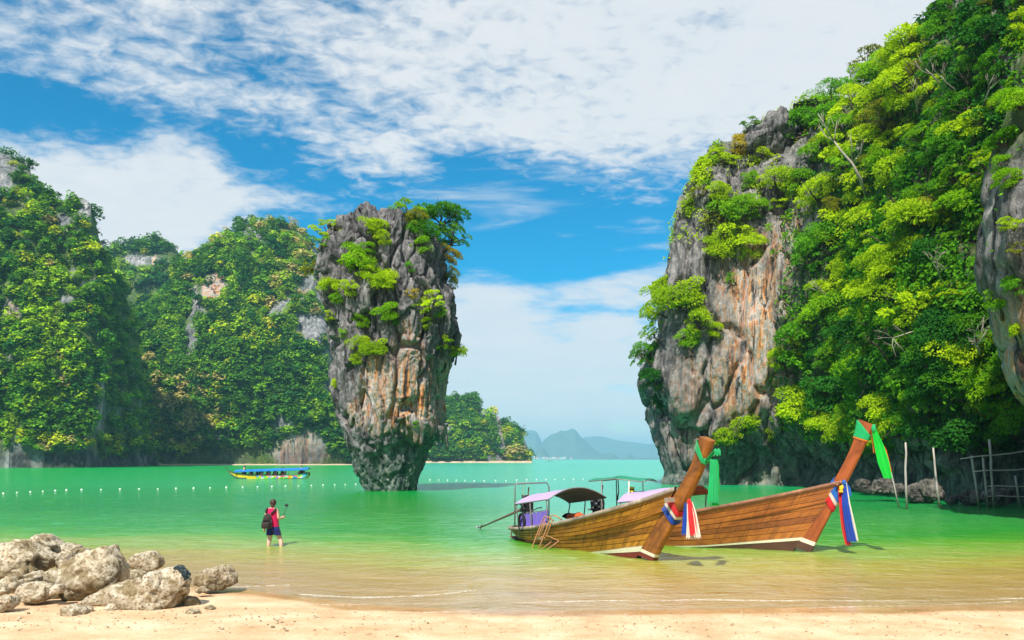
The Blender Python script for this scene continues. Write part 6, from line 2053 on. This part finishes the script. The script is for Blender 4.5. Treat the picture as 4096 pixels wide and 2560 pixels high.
V = np.array([tuple(v) for v in V]); V += 0.004 * np.stack([fbm(V * 13, 3, 1), fbm(V * 13, 3, 2), fbm(V * 13, 3, 3)], 1)
tag(obj('cloth', V, grid_faces(NCI, NCJ), cloth_mat('dark_teal_cloth', (0.008, 0.028, 0.032), 0.05), loc=P(*cl_pts[2], 12.8)), 'crumpled dark teal cloth draped over the raised end of the largest boulder', 'cloth')

# ------------------------------------------------------------------ rocks at the foot of the bay wall
M_WETR = rock_mat('wet_shore_rock', (0.03, 0.03, 0.028), (0.11, 0.10, 0.085), (0.24, 0.22, 0.18), 1.4, 0.8)
SR = [((862, 486, 9, 6), 46.5, 'flat ledge of grey rock just right of the second boat\'s ribbons'), ((884, 487, 13, 8), 47.0, 'largest low grey rock at the foot of the bay wall'), ((898, 490, 7, 6), 46.0, 'small grey rock right of the largest low rock'),
      ((916, 493, 9, 9), 44.5, 'rounded dark rock between the first two upright poles'), ((930, 492, 11, 11), 44.2, 'bulging dark rock behind the third upright pole'), ((972, 497, 13, 7), 42.3, 'low dark rock behind the pole frame'),
      ((1000, 497, 16, 8), 41.5, 'long dark rock under the pole frame at the right edge'), ((872, 491, 5, 3), 45.8, 'cluster stone at the waterline below the second prow'), ((951, 500, 6, 4), 42.6, 'little dark rock left of the pole frame')]
for i, ((cx_, cy_, rx_, ry_), y, lab) in enumerate(SR):
    rr_ = np.random.default_rng(900 + i)
    pl = [(cx_ + rx_ * math.cos(a) * rr_.uniform(.8, 1.15), cy_ + ry_ * math.sin(a) * rr_.uniform(.8, 1.15)) for a in np.linspace(0, 6.28, 12)[:-1]]
    boulder(pl, y, ry_ * y / F * 1.3, lab, 900 + i, 5 if rx_ > 8 else 4, 1.5, 'shore_rock', M_WETR, 'rock', None, .4)
for i, ((cx_, cy_, rx_, ry_), y, lab) in enumerate([((684, 481, 7, 5), 73, 'low pale rock at the waterline of the bluff')]):
    pl = [(cx_ + rx_ * math.cos(a), cy_ + ry_ * math.sin(a)) for a in np.linspace(0, 6.28, 12)[:-1]]
    boulder(pl, y, ry_ * y / F * 1.3, lab, 950 + i, 5, 1.5, 'shore_rock', M_CLIFF, 'rock', None, .3)


boulder([(746, 158), (752, 136), (760, 126), (766, 119), (771, 122), (778, 116), (784, 126), (790, 148), (786, 160), (765, 164)], 77.0, 2.6, 'bare grey rock pinnacle crowning the bluff among bushes', 991, 5, 2.2, 'rock_pinnacle', M_CLIFF, 'rock', None, .1)
# ------------------------------------------------------------------ poles standing in the water
M_POLE = simple('weathered_pole', (0.52, 0.46, 0.41), 0.85, 0.15, var=0.35, scale=4)
M_POLEG, k = new_mat('pole_with_tide_stain')
pos = k.n('ShaderNodeNewGeometry').outputs['Position']
nz = k.noise(k.vscale(pos, (3, 3, .8)), 4.0, 5.0, .6)
c = k.mix(nz, (0.28, 0.23, 0.20), (0.56, 0.50, 0.46))
c = k.mix(k.ss(k.m('ADD', k.n('ShaderNodeSeparateXYZ', {0: pos}).outputs[2], k.m('MULTIPLY', nz, 0.8)), 0.5, 1.6, 1.0, 0.0), c, (0.10, 0.15, 0.07))
s = k.n('ShaderNodeBsdfPrincipled', {'Base Color': c, 'Roughness': .85, 'Specular IOR Level': .2})
k.n('ShaderNodeOutputMaterial', {'Surface': s.outputs[0]})


def L4(x, y): return (3300 + x * 0.33070) / 4.0, (1640 + y * 0.33070) / 4.0


def pole_pts(pix, y):
    pts = [P(*L4(*p), y) for p in pix]
    pts[-1] = pts[-1] + (pts[-1] - pts[-2]).normalized() * 0.8
    return pts


YPL = [lambda py: H * F / (py - HY)]
for pix, lab in (([(740, 500), (770, 620), (810, 800), (850, 980), (893, 1185)], 'thin pole leaning left beside the second boat\'s green ribbon'),
                 ([(973, 392), (982, 520), (972, 700), (978, 900), (990, 1205)], 'upright pole, taller one of the middle pair'),
                 ([(1308, 455), (1322, 600), (1335, 760), (1355, 950), (1388, 1185)], 'bent upright pole with a knot, right one of the middle pair')):
    y = H * F / (L4(*pix[-1])[1] - HY)
    pts = pole_pts(pix, y)
    r = [.042, .048, .052, .055, .058] if pix[0][0] > 800 else [.03, .035, .04, .04, .045]
    o = MB().tube(pts, r, 8).build('pole', M_POLEG, loc=(pts[-1].x, pts[-1].y, -.3))
    tag(o, lab, 'pole', 'poles standing in the water')
fr_pts = [([(1772, 552), (1790, 680), (1820, 860), (1868, 1190)], .055), ([(1912, 575), (1922, 700), (1945, 920), (1972, 1195)], .055), ([(1988, 352), (2005, 540), (2012, 760), (2028, 950), (2046, 1215)], .06), ([(2300, 795), (2318, 900), (2335, 1020), (2362, 1190)], .05)]
yf = H * F / (L4(0, 1195)[1] - HY)
fr = thing('pole_fence', P(*L4(1950, 1195), yf), 'rickety fence of upright poles and thin rails standing in the water at right', 'pole fence')
for pix, r in fr_pts:
    pts = pole_pts(pix, yf)
    MB().tube(pts, r, 8).build('post', M_POLEG, fr)
for a, b_, yy in (((1640, 592), (2420, 498), yf - .07), ((1800, 745), (2420, 712), yf - .07), ((1950, 925), (2420, 918), yf + .08), ((1960, 1046), (2420, 1040), yf + .08)):
    p0, p1 = P(*L4(*a), yy), P(*L4(b_[0] + 250, b_[1] + (b_[1] - a[1]) * .3), yy)
    mid = [p0.lerp(p1, t) + Vector((0, 0, .03 * math.sin(t * 9))) for t in (0, .2, .4, .6, .8, 1)]
    MB().tube(mid, [.030, .034, .034, .032, .03, .028], 6).build('rail', M_POLE, fr)

# ------------------------------------------------------------------ person wading with a camera on a stick
M_SKIN = simple('skin', (0.62, 0.36, 0.26), 0.55, 0.35, var=0.10, scale=6)
M_HAIR = simple('dark_brown_hair', (0.045, 0.016, 0.010), 0.5, 0.4, var=0.4, scale=30)
M_TOP = cloth_mat('crimson_vest', (0.62, 0.008, 0.085), 0.1)
M_SHORT = cloth_mat('navy_shorts', (0.010, 0.017, 0.12), 0.05)
M_PACK = cloth_mat('dark_brown_backpack', (0.030, 0.018, 0.018), 0.02)
M_CAM = simple('black_camera', (0.02, 0.015, 0.015), 0.5, 0.4)


def skin_body(name, joints, edges, mat, parent=None, levels=2):
    """joints: name -> (x,y,z,r). One continuous surface grown along the bones"""
    names = list(joints)
    me = bpy.data.meshes.new(name)
    me.from_pydata([joints[n_][:3] for n_ in names], [(names.index(a), names.index(b_)) for a, b_ in edges], [])
    o = bpy.data.objects.new(name, me)
    COL.objects.link(o)
    o.modifiers.new('skin', 'SKIN')
    if not me.skin_vertices: me.skin_vertices.new() if hasattr(me.skin_vertices, 'new') else None
    sk = me.skin_vertices[0].data
    for i, n_ in enumerate(names):
        r = joints[n_][3]
        sk[i].radius = (r, r) if not isinstance(r, tuple) else r
    sk[0].use_root = True
    sub = o.modifiers.new('smooth', 'SUBSURF'); sub.levels = levels; sub.render_levels = levels
    dg = bpy.context.evaluated_depsgraph_get()
    me2 = bpy.data.meshes.new_from_object(o.evaluated_get(dg))
    me2.materials.clear(); me2.materials.append(mat)
    me2.polygons.foreach_set('use_smooth', np.ones(len(me2.polygons), dtype=bool))
    bpy.data.objects.remove(o)
    o = bpy.data.objects.new(name, me2)
    COL.objects.link(o)
    if parent: o.parent = parent
    return o


YB = H * F / (546 - HY)
xb = (273.0 - CX) * YB / F
zb = sand_z(xb, YB) - .02
person = thing('person', (xb, YB, 0), 'person wading in a crimson vest, navy shorts and dark backpack, holding up a camera stick', 'person')
M1 = 0.001766
def B(cx, cy, y=0.0): return ((cx - 755) * M1, y, 1.30 - (cy - 590) * M1)
J = {'pelvis': (*B(760, 1035), .125), 'waist': (*B(752, 930), .115), 'chest': (*B(742, 800), .125), 'neckb': (*B(745, 722), .065), 'neck': (*B(748, 700, .01), .052),
     'skull0': (*B(752, 668, .03), .068), 'skull1': (*B(754, 632, .03), .082), 'skull2': (*B(755, 608, .02), .066), 'nose': (*B(765, 645, .115), .016),
     'shl': (*B(668, 755), .062), 'ell': (*B(632, 890, -.01), .043), 'wrl': (*B(607, 1015, .03), .029), 'pl': (*B(606, 1045, .035), .030),
     'shr': (*B(818, 755), .062), 'elr': (*B(842, 890, -.02), .044), 'wrr': (*B(880, 878, .10), .030), 'pr': (*B(898, 870, .13), .030),
     'hl': (*B(712, 1065), .100), 'knl': (*B(698, 1215, .03), .066), 'cal': (*B(690, 1270, -.02), .062), 'anl': (-.125, -.02, zb + .09, .040), 'ftl': (-.135, .12, zb + .035, .035),
     'hr': (*B(812, 1065), .100), 'knr': (*B(860, 1215, .06), .066), 'car': (*B(885, 1270, .0), .062), 'anr': (.245, -.05, zb + .09, .040), 'ftr': (.265, .09, zb + .035, .035)}
E = [('pelvis', 'waist'), ('waist', 'chest'), ('chest', 'neckb'), ('neckb', 'neck'), ('neck', 'skull0'), ('skull0', 'skull1'), ('skull1', 'skull2'), ('skull1', 'nose'), ('chest', 'shl'), ('shl', 'ell'), ('ell', 'wrl'), ('wrl', 'pl'),
     ('chest', 'shr'), ('shr', 'elr'), ('elr', 'wrr'), ('wrr', 'pr'), ('pelvis', 'hl'), ('hl', 'knl'), ('knl', 'cal'), ('cal', 'anl'), ('anl', 'ftl'), ('pelvis', 'hr'), ('hr', 'knr'), ('knr', 'car'), ('car', 'anr'), ('anr', 'ftr')]
# fingers: left hand hanging, right hand closed round the stick
for i, (dx, l) in enumerate(((-.018, .062), (-.006, .072), (.006, .068), (.018, .055))):
    px_, py_, pz_ = J['pl'][:3]
    J[f'fl{i}a'] = (px_ + dx * .6, py_ + dx * .9, pz_ - .035, .0095); J[f'fl{i}b'] = (px_ + dx * .7 + .006, py_ + dx * 1.2 + .012, pz_ - .035 - l * .6, .0085); J[f'fl{i}c'] = (px_ + dx * .7 + .02, py_ + dx * 1.2 + .022, pz_ - .035 - l, .007)
    E += [('pl', f'fl{i}a'), (f'fl{i}a', f'fl{i}b'), (f'fl{i}b', f'fl{i}c')]
J['tla'] = (J['pl'][0] + .028, J['pl'][1] + .012, J['pl'][2] - .015, .010); J['tlb'] = (J['pl'][0] + .04, J['pl'][1] + .03, J['pl'][2] - .05, .008)
E += [('pl', 'tla'), ('tla', 'tlb')]
for i, dz in enumerate((.024, .008, -.008, -.022)):
    px_, py_, pz_ = J['pr'][:3]
    J[f'fr{i}a'] = (px_ + .030, py_ + .012, pz_ + dz, .0095); J[f'fr{i}b'] = (px_ + .050, py_ - .012, pz_ + dz, .0085); J[f'fr{i}c'] = (px_ + .034, py_ - .036, pz_ + dz, .0075)
    E += [('pr', f'fr{i}a'), (f'fr{i}a', f'fr{i}b'), (f'fr{i}b', f'fr{i}c')]
J['tra'] = (J['pr'][0] + .004, J['pr'][1] - .022, J['pr'][2] + .030, .010); J['trb'] = (J['pr'][0] + .022, J['pr'][1] - .036, J['pr'][2] + .048, .008)
E += [('pr', 'tra'), ('tra', 'trb')]
skin_body('body', J, E, M_SKIN, person)
pb = np.array((xb, YB, 0))
def WB(cx, cy, y=0.0): return Vector(B(cx, cy, y)) + Vector(pb)
hair = MB()
hair.ball(WB(756, 632, .005), .094, .098, .098, 12, 9).ball(WB(760, 600, -.02), .060, .055, .040, 10, 6).ball(WB(752, 680, -.04), .058, .045, .05, 10, 6)
hair.build('hair', M_HAIR, person)


def ell(c, rx, ry, n=20): return [Vector(c) + Vector((rx * math.cos(2 * math.pi * i / n), ry * math.sin(2 * math.pi * i / n), 0)) for i in range(n)]


top = MB().loft([ell(WB(758, 1015), .165, .130), ell(WB(755, 960), .162, .128), ell(WB(752, 900), .158, .124), ell(WB(748, 840), .162, .124), ell(WB(744, 790), .168, .125), ell(WB(742, 755), .160, .108), ell(WB(742, 735), .118, .085), ell(WB(744, 722), .085, .070)], cap=False)
V = np.array([tuple(v) for v in top.V]); V[:, :2] += 0.006 * np.stack([fbm(V * 12, 2, 3), fbm(V * 12, 2, 4)], 1)
obj('vest', V, top.Fc, M_TOP, person)
sh = MB().loft([ell(WB(758, 1008), .158, .128), ell(WB(759, 1045), .180, .145), ell(WB(760, 1085), .186, .148)], cap=False)
sh.loft([ell(WB(712, 1080), .108, .138, 14), ell(WB(708, 1120), .104, .122, 14), ell(WB(704, 1150), .100, .112, 14)], cap=False)
sh.loft([ell(WB(812, 1080), .108, .138, 14), ell(WB(820, 1120), .104, .122, 14), ell(WB(832, 1152), .100, .112, 14)], cap=False)
sh.build('shorts', M_SHORT, person)
# backpack hanging on the back
pk_ = thing('backpack', WB(700, 1030, -.2), 'dark brown backpack worn on the wading person\'s back', 'backpack')
def rrect(c, w, d, e=4, n=24): return [Vector(c) + Vector((w * math.copysign(abs(math.cos(a)) ** (2 / e), math.cos(a)), d * math.copysign(abs(math.sin(a)) ** (2 / e), math.sin(a)), 0)) for a in (2 * math.pi * i / n for i in range(n))]
MB().loft([rrect(WB(690, 1038, -.21), .10, .05), rrect(WB(692, 1030, -.215), .125, .085), rrect(WB(696, 960, -.215), .128, .095), rrect(WB(700, 890, -.21), .112, .085), rrect(WB(704, 830, -.20), .085, .07), rrect(WB(706, 805, -.19), .05, .05)]).build('bag', M_PACK, pk_)
MB().loft([rrect(WB(684, 1032, -.31), .095, .03), rrect(WB(684, 1020, -.315), .105, .045), rrect(WB(686, 940, -.315), .100, .045), rrect(WB(687, 932, -.31), .085, .03)]).build('front_pocket', M_PACK, pk_)
MB().loft([rrect(WB(690, 915, -.295), .085, .025), rrect(WB(692, 905, -.30), .088, .03), rrect(WB(696, 855, -.285), .07, .025), rrect(WB(698, 848, -.28), .05, .015)]).build('upper_pocket', M_PACK, pk_)
for a in ([(672, 800, -.15), (665, 755, -.135), (672, 728, -.06), (676, 740, .05)], [(748, 810, -.15), (790, 765, -.13), (808, 735, -.06), (806, 745, .05)]):
    MB().tube([WB(*q_) for q_ in a], [.026, .030, .030, .028], 6).build('shoulder_strap', M_PACK, pk_)
MB().tube([WB(752, 975, -.22), WB(756, 905, -.22)], .026, 8).build('water_bottle', M_GREYM, pk_)
# camera stick
stk = thing('camera_stick', WB(902, 868, .13), 'black camera on a thin stick held in the wading person\'s right hand', 'camera stick')
MB().tube([WB(890, 895, .12), WB(905, 840, .14), WB(925, 770, .17), WB(944, 705, .20)], [.014, .012, .008, .007], 7).build('stick', M_CAM, stk)
A = Matrix.Rotation(.35, 3, 'Y')
MB().box(WB(938, 682, .21), .085, .05, .065, A).tube([WB(938, 682, .235), WB(938, 682, .27)], .02, 8).build('camera', M_CAM, stk)

# ------------------------------------------------------------------ painted tour boat crossing the bay
def T8(cx, cy): return (900 + cx * 400 / 1592.0) / 4.0, (1850 + cy * 380 / 1512.0) / 4.0
YT = H * F / (T8(0, 258)[1] - HY)
def TP(cx, cy, dy=0.0): return P(*T8(cx, cy), YT) + Vector((0, dy, 0))
M_BYEL = simple('yellow_boat_paint', (0.70, 0.52, 0.02), .45, .4, var=.15, scale=1)
M_BGRN = simple('dark_green_boat_paint', (0.02, 0.09, 0.06), .45, .4, var=.15, scale=1)
M_BBLU = simple('blue_canopy', (0.01, 0.17, 0.55), .6, .3, var=.1, scale=1)
tb = thing('tour_boat', TP(700, 258), 'yellow tour boat with long blue canopy and rainbow arrows on its side', 'boat')
xs = [20, 60, 110, 180, 260, 380, 520, 700, 900, 1100, 1240, 1300, 1345]
tops = [108, 132, 155, 172, 185, 196, 203, 205, 204, 198, 185, 172, 160]
bots = [112, 150, 195, 235, 258, 258, 258, 258, 256, 252, 248, 244, 205]
hwid = [.03, .16, .35, .55, .72, .86, .92, .95, .95, .9, .8, .66, .35]
for nm, fa, fb, mat in (('upper_hull', 0.0, .52, M_BYEL), ('lower_hull', .52, 1.0, M_BYEL)):
    rings = []
    for x_, t_, b_, w_ in zip(xs, tops, bots, hwid):
        za, zb_ = t_ + (b_ - t_) * fa, t_ + (b_ - t_) * fb
        wa, wb_ = w_ * (1 - .08 * fa), w_ * (1 - .08 * fb)
        sink = 0
        rings.append([TP(x_, za, -wa), TP(x_, zb_ + sink, -wb_), TP(x_, zb_ + sink, wb_), TP(x_, za, wa)])
    MB().loft(rings, closed=False, cap=False).build(nm, mat, tb, False)
MB().loft([[TP(x_, b_ - 20 * (1 if x_ > 60 else .3), -w_ * .94 - .03), TP(x_, b_ + 6, -w_ * .92 - .035)] for x_, b_, w_ in zip(xs[1:6], bots[1:6], hwid[1:6])], closed=False, cap=False).build('green_bottom', M_BGRN, tb, False)
MB().tube([TP(x_, t_, -w_ - .02) for x_, t_, w_ in zip(xs, tops, hwid)], .045, 6).build('gunwale', M_BGRN, tb)
MB().tube([TP(x_, t_, w_ + .02) for x_, t_, w_ in zip(xs, tops, hwid)], .045, 6).build('gunwale', M_BGRN, tb)
MB().loft([[TP(x_, t_ + 22, -w_ * .9), TP(x_, t_ + 22, w_ * .9)] for x_, t_, w_ in zip(xs[2:], tops[2:], hwid[2:])], closed=False, cap=False).build('floor', M_INNER, tb, False)
# rainbow arrows
PAL = [(0.02, .25, .60), (0.02, .50, .10), (.75, .05, .04), (.80, .55, .02), (.30, .62, .03), (.75, .18, .45), (.28, .16, .50), (.10, .45, .65), (.70, .70, .72), (.85, .25, .03)]
PM = [simple(f'arrow_paint_{i}', c_, .45, .4, var=.05) for i, c_ in enumerate(PAL)]
rgp = random.Random(2)
V, Fs, mi = [], [], []
N_AR = 21
for i in range(N_AR):
    x0 = 525 + i * 38.0
    x1 = x0 + 38
    for half_ in (0, 1):
        def ptf(x_, f_):
            t_ = np.interp(x_, xs, tops); b_ = np.interp(x_, xs, bots); w_ = np.interp(x_, xs, hwid)
            ff = .10 + f_ * .84
            return TP(x_, t_ + (b_ - t_) * ff, -(w_ * (1 - .08 * ff)) - .05)
        sh_ = 26
        fa, fb_ = (0, .5) if half_ == 0 else (.5, 1)
        oa, ob = (0, sh_) if half_ == 0 else (sh_, 0)
        b0 = len(V)
        cl = lambda x_: min(x_, 1335)
        V += [ptf(cl(x0 + oa), fa), ptf(cl(x1 + oa), fa), ptf(cl(x1 + ob), fb_), ptf(cl(x0 + ob), fb_)]
        Fs.append((b0, b0 + 1, b0 + 2, b0 + 3)); mi.append((i * 3 + (0 if i % 3 else half_ * 4) + rgp.randrange(3)) % 10)
obj('arrow_pattern', [tuple(v) for v in V], Fs, None, tb, False, mats=PM, midx=mi)
rings = []
for x_, y0_ in ((180, 130), (200, 121), (400, 117), (600, 110), (800, 104), (1000, 99), (1200, 93), (1330, 86), (1342, 96)):
    rings.append([TP(x_, y0_ + 12 + (a * a) * 6, a * .95) - Vector((0, 0, .0)) + Vector((0, 0, .16 * (1 - a * a))) for a in np.linspace(-1, 1, 7)])
MB().loft(rings, closed=False, cap=False).build('canopy', M_BBLU, tb)
rings2 = [[v - Vector((0, 0, .10)) for v in r] for r in rings]
MB().loft([[r[0], q_[0]] for r, q_ in zip(rings, rings2)], closed=False, cap=False).build('canopy_valance', M_BBLU, tb, False)
for x_ in (230, 340, 515, 690, 855, 985, 1150, 1270):
    for sd_ in (-1, 1):
        w_ = np.interp(x_, xs, hwid); t_ = np.interp(x_, xs, tops); c_y = np.interp(x_, [200, 1330], [131, 98])
        MB().tube([TP(x_, t_, sd_ * w_), TP(x_, c_y, sd_ * .9)], .022, 5).build('post', M_STEEL, tb)
MB().box(TP(1225, 165), .7, .5, .5).box(TP(1245, 140), .35, .3, .25).tube([TP(1240, 170), TP(1335, 160), TP(1352, 175)], .05, 6).build('engine', M_DARKM, tb, False)
MB().tube([TP(20, 108), TP(22, 82)], .03, 5).ball(TP(22, 80), .10).build('bow_flowers', M_COPPER, tb)
# passengers
PJ = {'hip': (0, 0, .0, .15), 'belly': (0, 0, .18, .14), 'chest': (0, .0, .38, .15), 'nk': (0, 0, .54, .06), 'h0': (0, .02, .62, .085), 'h1': (0, .02, .72, .085),
      'sl': (-.18, 0, .44, .06), 'el': (-.22, .06, .2, .045), 'hl': (-.14, .24, .12, .035), 'sr': (.18, 0, .44, .06), 'er': (.22, .06, .2, .045), 'hr': (.14, .24, .12, .035),
      'kl': (-.10, .38, .02, .075), 'fl': (-.10, .40, -.38, .045), 'kr': (.10, .38, .02, .075), 'fr': (.10, .40, -.38, .045)}
PE = [('hip', 'belly'), ('belly', 'chest'), ('chest', 'nk'), ('nk', 'h0'), ('h0', 'h1'), ('chest', 'sl'), ('sl', 'el'), ('el', 'hl'), ('chest', 'sr'), ('sr', 'er'), ('er', 'hr'), ('hip', 'kl'), ('kl', 'fl'), ('hip', 'kr'), ('kr', 'fr')]
seat = skin_body('body', PJ, PE, M_SKIN, None, 1)
hm = MB().ball((0, -.01, .735), .098, .10, .085, 8, 6).build('hair', M_HAIR)
shm = MB().loft([ell((0, 0, .02), .17, .16, 12), ell((0, 0, .2), .165, .155, 12), ell((0, 0, .38), .18, .165, 12), ell((0, 0, .48), .15, .11, 12), ell((0, 0, .53), .07, .07, 12)]).build('shirt', M_TOP)
for o in (seat, hm, shm): COL.objects.unlink(o)
M_SH = [cloth_mat('black_shirt', (.015, .015, .018)), cloth_mat('white_shirt', (.75, .75, .74)), cloth_mat('peach_shirt', (.70, .38, .25)), cloth_mat('teal_shirt', (.02, .14, .13))]
WHO = [(325, 176, 0, 'standing-tall passenger in black at the bow of the tour boat', 1.35), (400, 190, 0, 'passenger in black, second from the bow of the tour boat', 1), (432, 190, 2, 'passenger in a peach shirt near the bow of the tour boat', 1), (522, 192, 0, 'passenger in black at the first canopy post of the tour boat', 1), (545, 190, 1, 'passenger in white just behind the first canopy post', 1),
       (570, 190, 0, 'passenger in black between two white shirts, front half', 1), (605, 190, 1, 'passenger in white in the front half of the tour boat', 1), (660, 194, 2, 'passenger in peach just ahead of the boat\'s middle', 1), (690, 194, 3, 'passenger in teal at the middle of the tour boat', 1), (722, 194, 1, 'passenger in white at the middle of the tour boat', 1),
       (775, 193, 2, 'passenger in peach just behind the boat\'s middle', 1), (805, 192, 0, 'passenger in black behind the boat\'s middle', 1), (838, 193, 3, 'passenger in teal in the rear half of the tour boat', 1), (900, 188, 2, 'passenger in peach in the rear half, sitting tallest', 1.2), (958, 190, 1, 'passenger in white furthest back of the seated group', 1), (1225, 150, 0, 'boatman in black at the engine of the tour boat', 1.1)]
for i, (x_, y_, sh_, lab, sc_) in enumerate(WHO):
    root = thing('person', TP(x_, y_ + 14, (-.3, .3, 0)[i % 3]), lab, 'person', 'passengers seated in the tour boat')
    root.rotation_euler = (0, 0, 1.57 + rgp.uniform(-.4, .4))
    root.scale = (sc_,) * 3
    for src in (seat, hm, shm):
        c = src.copy(); COL.objects.link(c); c.parent = root
        if src is shm:
            c.material_slots[0].link = 'OBJECT'; c.material_slots[0].material = M_SH[sh_]

# ------------------------------------------------------------------ float line
M_BUOY = simple('white_float', (0.80, 0.78, 0.72), .5, .4, var=.08)
bp0 = MB().ball((0, 0, .03), .08, .08, .07, 10, 7).tube([(0, 0, .09), (0, 0, .12)], [.025, .015], 6).build('float', M_BUOY)
COL.objects.unlink(bp0)


def float_at(px_, py_, lab):
    p = P(px_, py_, H * F / (py_ - HY))
    o = bp0.copy(); COL.objects.link(o)
    o.location = (p.x, p.y, 0); s_ = random.uniform(.85, 1.15); o.scale = (s_, s_, s_)
    tag(o, lab, 'float', 'floats of the swimming line')


def F5(x, y): return x * 1500 / 2420 / 4.0, (1800 + y * 300 / 484.0) / 4.0


left = [F5(*a) for a in ((22, 284), (110, 278), (196, 274), (277, 270), (357, 266), (429, 262), (527, 260), (652, 259), (775, 256), (898, 256), (1019, 255), (1136, 252), (1250, 250), (1356, 247), (1461, 245), (1566, 242), (1662, 240), (1755, 239), (1843, 236), (1926, 234), (2010, 232), (2085, 229), (2160, 227), (2228, 225), (2296, 223))]
ordn = ['first', 'second', 'third', 'fourth', 'fifth', 'sixth', 'seventh', 'eighth', 'ninth', 'tenth', 'eleventh', 'twelfth', 'thirteenth']
for i, (a, b_) in enumerate(left):
    lab = f'small white float, {ordn[i]} in the line from the left edge' if i < 12 else f'small white float, {ordn[len(left) - 1 - i]} in line leftward from the rock pillar'
    float_at(a, b_, lab)
right = [(x_ / 4.0, y_ / 4.0) for x_, y_ in ((1720, 1921), (1755, 1921), (1790, 1922), (1825, 1922), (1860, 1923), (1897, 1925), (1937, 1924), (1982, 1923), (2024, 1923), (2067, 1922), (2107, 1920), (2146, 1920), (2184, 1919), (2220, 1919), (2257, 1918), (2294, 1918), (2332, 1917))]
for i, (a, b_) in enumerate(right):
    lab = f'tiny white float right of the pillar, {ordn[i]} from the pillar' if i < 9 else f'tiny white float right of the pillar, {ordn[len(right) - 1 - i]} from the green awning'
    float_at(a, b_, lab)

# ------------------------------------------------------------------ stilt village and boats under the far islands
M_HWALL = simple('pale_house_wall', (.62, .62, .60), .8, .2)
M_HROOF = [simple('teal_roof', (.03, .32, .38), .6, .3), simple('pale_roof', (.60, .58, .55), .7, .3), simple('rust_roof', (.45, .18, .12), .7, .3)]
hs = [(531, 9), (534, 8), (537, 10), (540, 7), (543.5, 12), (547, 8), (550, 7), (553.5, 14), (557.5, 16), (561.5, 12), (564.5, 8), (571, 7)]
for i, (px_, w_) in enumerate(hs):
    y = 3050 + (i * 37) % 60
    x = (px_ - CX) * y / F
    hgt = 4 + (i * 7) % 4
    r = thing('stilt_house', (x, y, 0), f'tiny white stilt house under the far blue island, {ordn[i]} from the left', 'house', 'stilt houses under the far island')
    MB().box((x, y, 2 + hgt / 2), w_, 9, hgt).build('wall', M_HWALL, r, False)
    MB().loft([[Vector((x - w_ * .55, y - 6, 2 + hgt)), Vector((x - w_ * .55, y, 4.5 + hgt)), Vector((x - w_ * .55, y + 6, 2 + hgt))], [Vector((x + w_ * .55, y - 6, 2 + hgt)), Vector((x + w_ * .55, y, 4.5 + hgt)), Vector((x + w_ * .55, y + 6, 2 + hgt))]]).build('roof', M_HROOF[i % 3], r, False)
    for dx in (-.4, .4):
        MB().tube([(x + dx * w_, y - 3, -1.5), (x + dx * w_, y - 3, 2)], .3, 5).build('stilt', M_BARK, r)


def small_boat(px_, y, L, lab):
    x = (px_ - CX) * y / F
    r = thing('motor_boat', (x, y, 0), lab, 'boat')
    MB().loft([[Vector((x + u * L, y - w_, z_)), Vector((x + u * L * .96, y - w_ * .6, -.3)), Vector((x + u * L * .96, y + w_ * .6, -.3)), Vector((x + u * L, y + w_, z_))] for u, w_, z_ in ((-.5, .9, .9), (-.2, 1.1, .95), (.2, 1.0, 1.1), (.42, .5, 1.35), (.5, .05, 1.5))], closed=False, cap=False).build('hull', M_HWALL, r)
    MB().box((x - .1 * L, y, 1.9), L * .4, 1.6, .15).tube([(x - .25 * L, y - .7, .9), (x - .25 * L, y - .7, 1.85)], .06, 5).tube([(x + .05 * L, y - .7, .9), (x + .05 * L, y - .7, 1.85)], .06, 5).build('roof', M_HROOF[0], r, False)
    MB().loft([[Vector((x + u * L, y - w_, .12)), Vector((x + u * L, y + w_, .12))] for u, w_ in ((-2.6, 2.2), (-1.2, 1.4), (-.5, .5))], closed=False, cap=False).build('wake', M_HWALL, r)


small_boat(549, 900, 9, 'tiny white speedboat trailing a wake near the far village')
small_boat(590, 2600, 14, 'tiny white boat right of the village, left one of three')
small_boat(604, 2600, 14, 'tiny white boat right of the village, middle one of three')
small_boat(617, 2600, 16, 'tiny white boat right of the village, right one of three')
# ------------------------------------------------------------------ every look-alike plant gets a label of its own
def uniquify(objs):
    by = {}
    for o in objs: by.setdefault(o['label'], []).append(o)
    for lab, os_ in by.items():
        if len(os_) < 2: continue
        os_.sort(key=lambda o: proj(np.array(o.location)[None])[0][0])
        n = len(os_)
        if n == 2: w = ['left one', 'right one']
        elif n == 3: w = ['left one', 'middle one', 'right one']
        else:
            w = [f'{("first", "second", "third", "fourth", "fifth", "sixth", "seventh", "eighth", "ninth", "tenth", "eleventh", "twelfth", "thirteenth", "fourteenth", "fifteenth", "sixteenth")[min(i, 15)]} from left' for i in range(n)]
        for o, a in zip(os_, w): o['label'] = f'{lab}, {a}'


uniquify([o for o in bpy.data.objects if o.get('group') in ('trees covering the bay wall', 'trees on the far hillsides', 'branches among the crowns of the bay wall') and o.users_collection])

for o in bpy.data.objects:
    if o.get('label') and len(o['label'].replace(',', ' ').split()) > 16 and o.users_collection: print('LONG', o['label'])
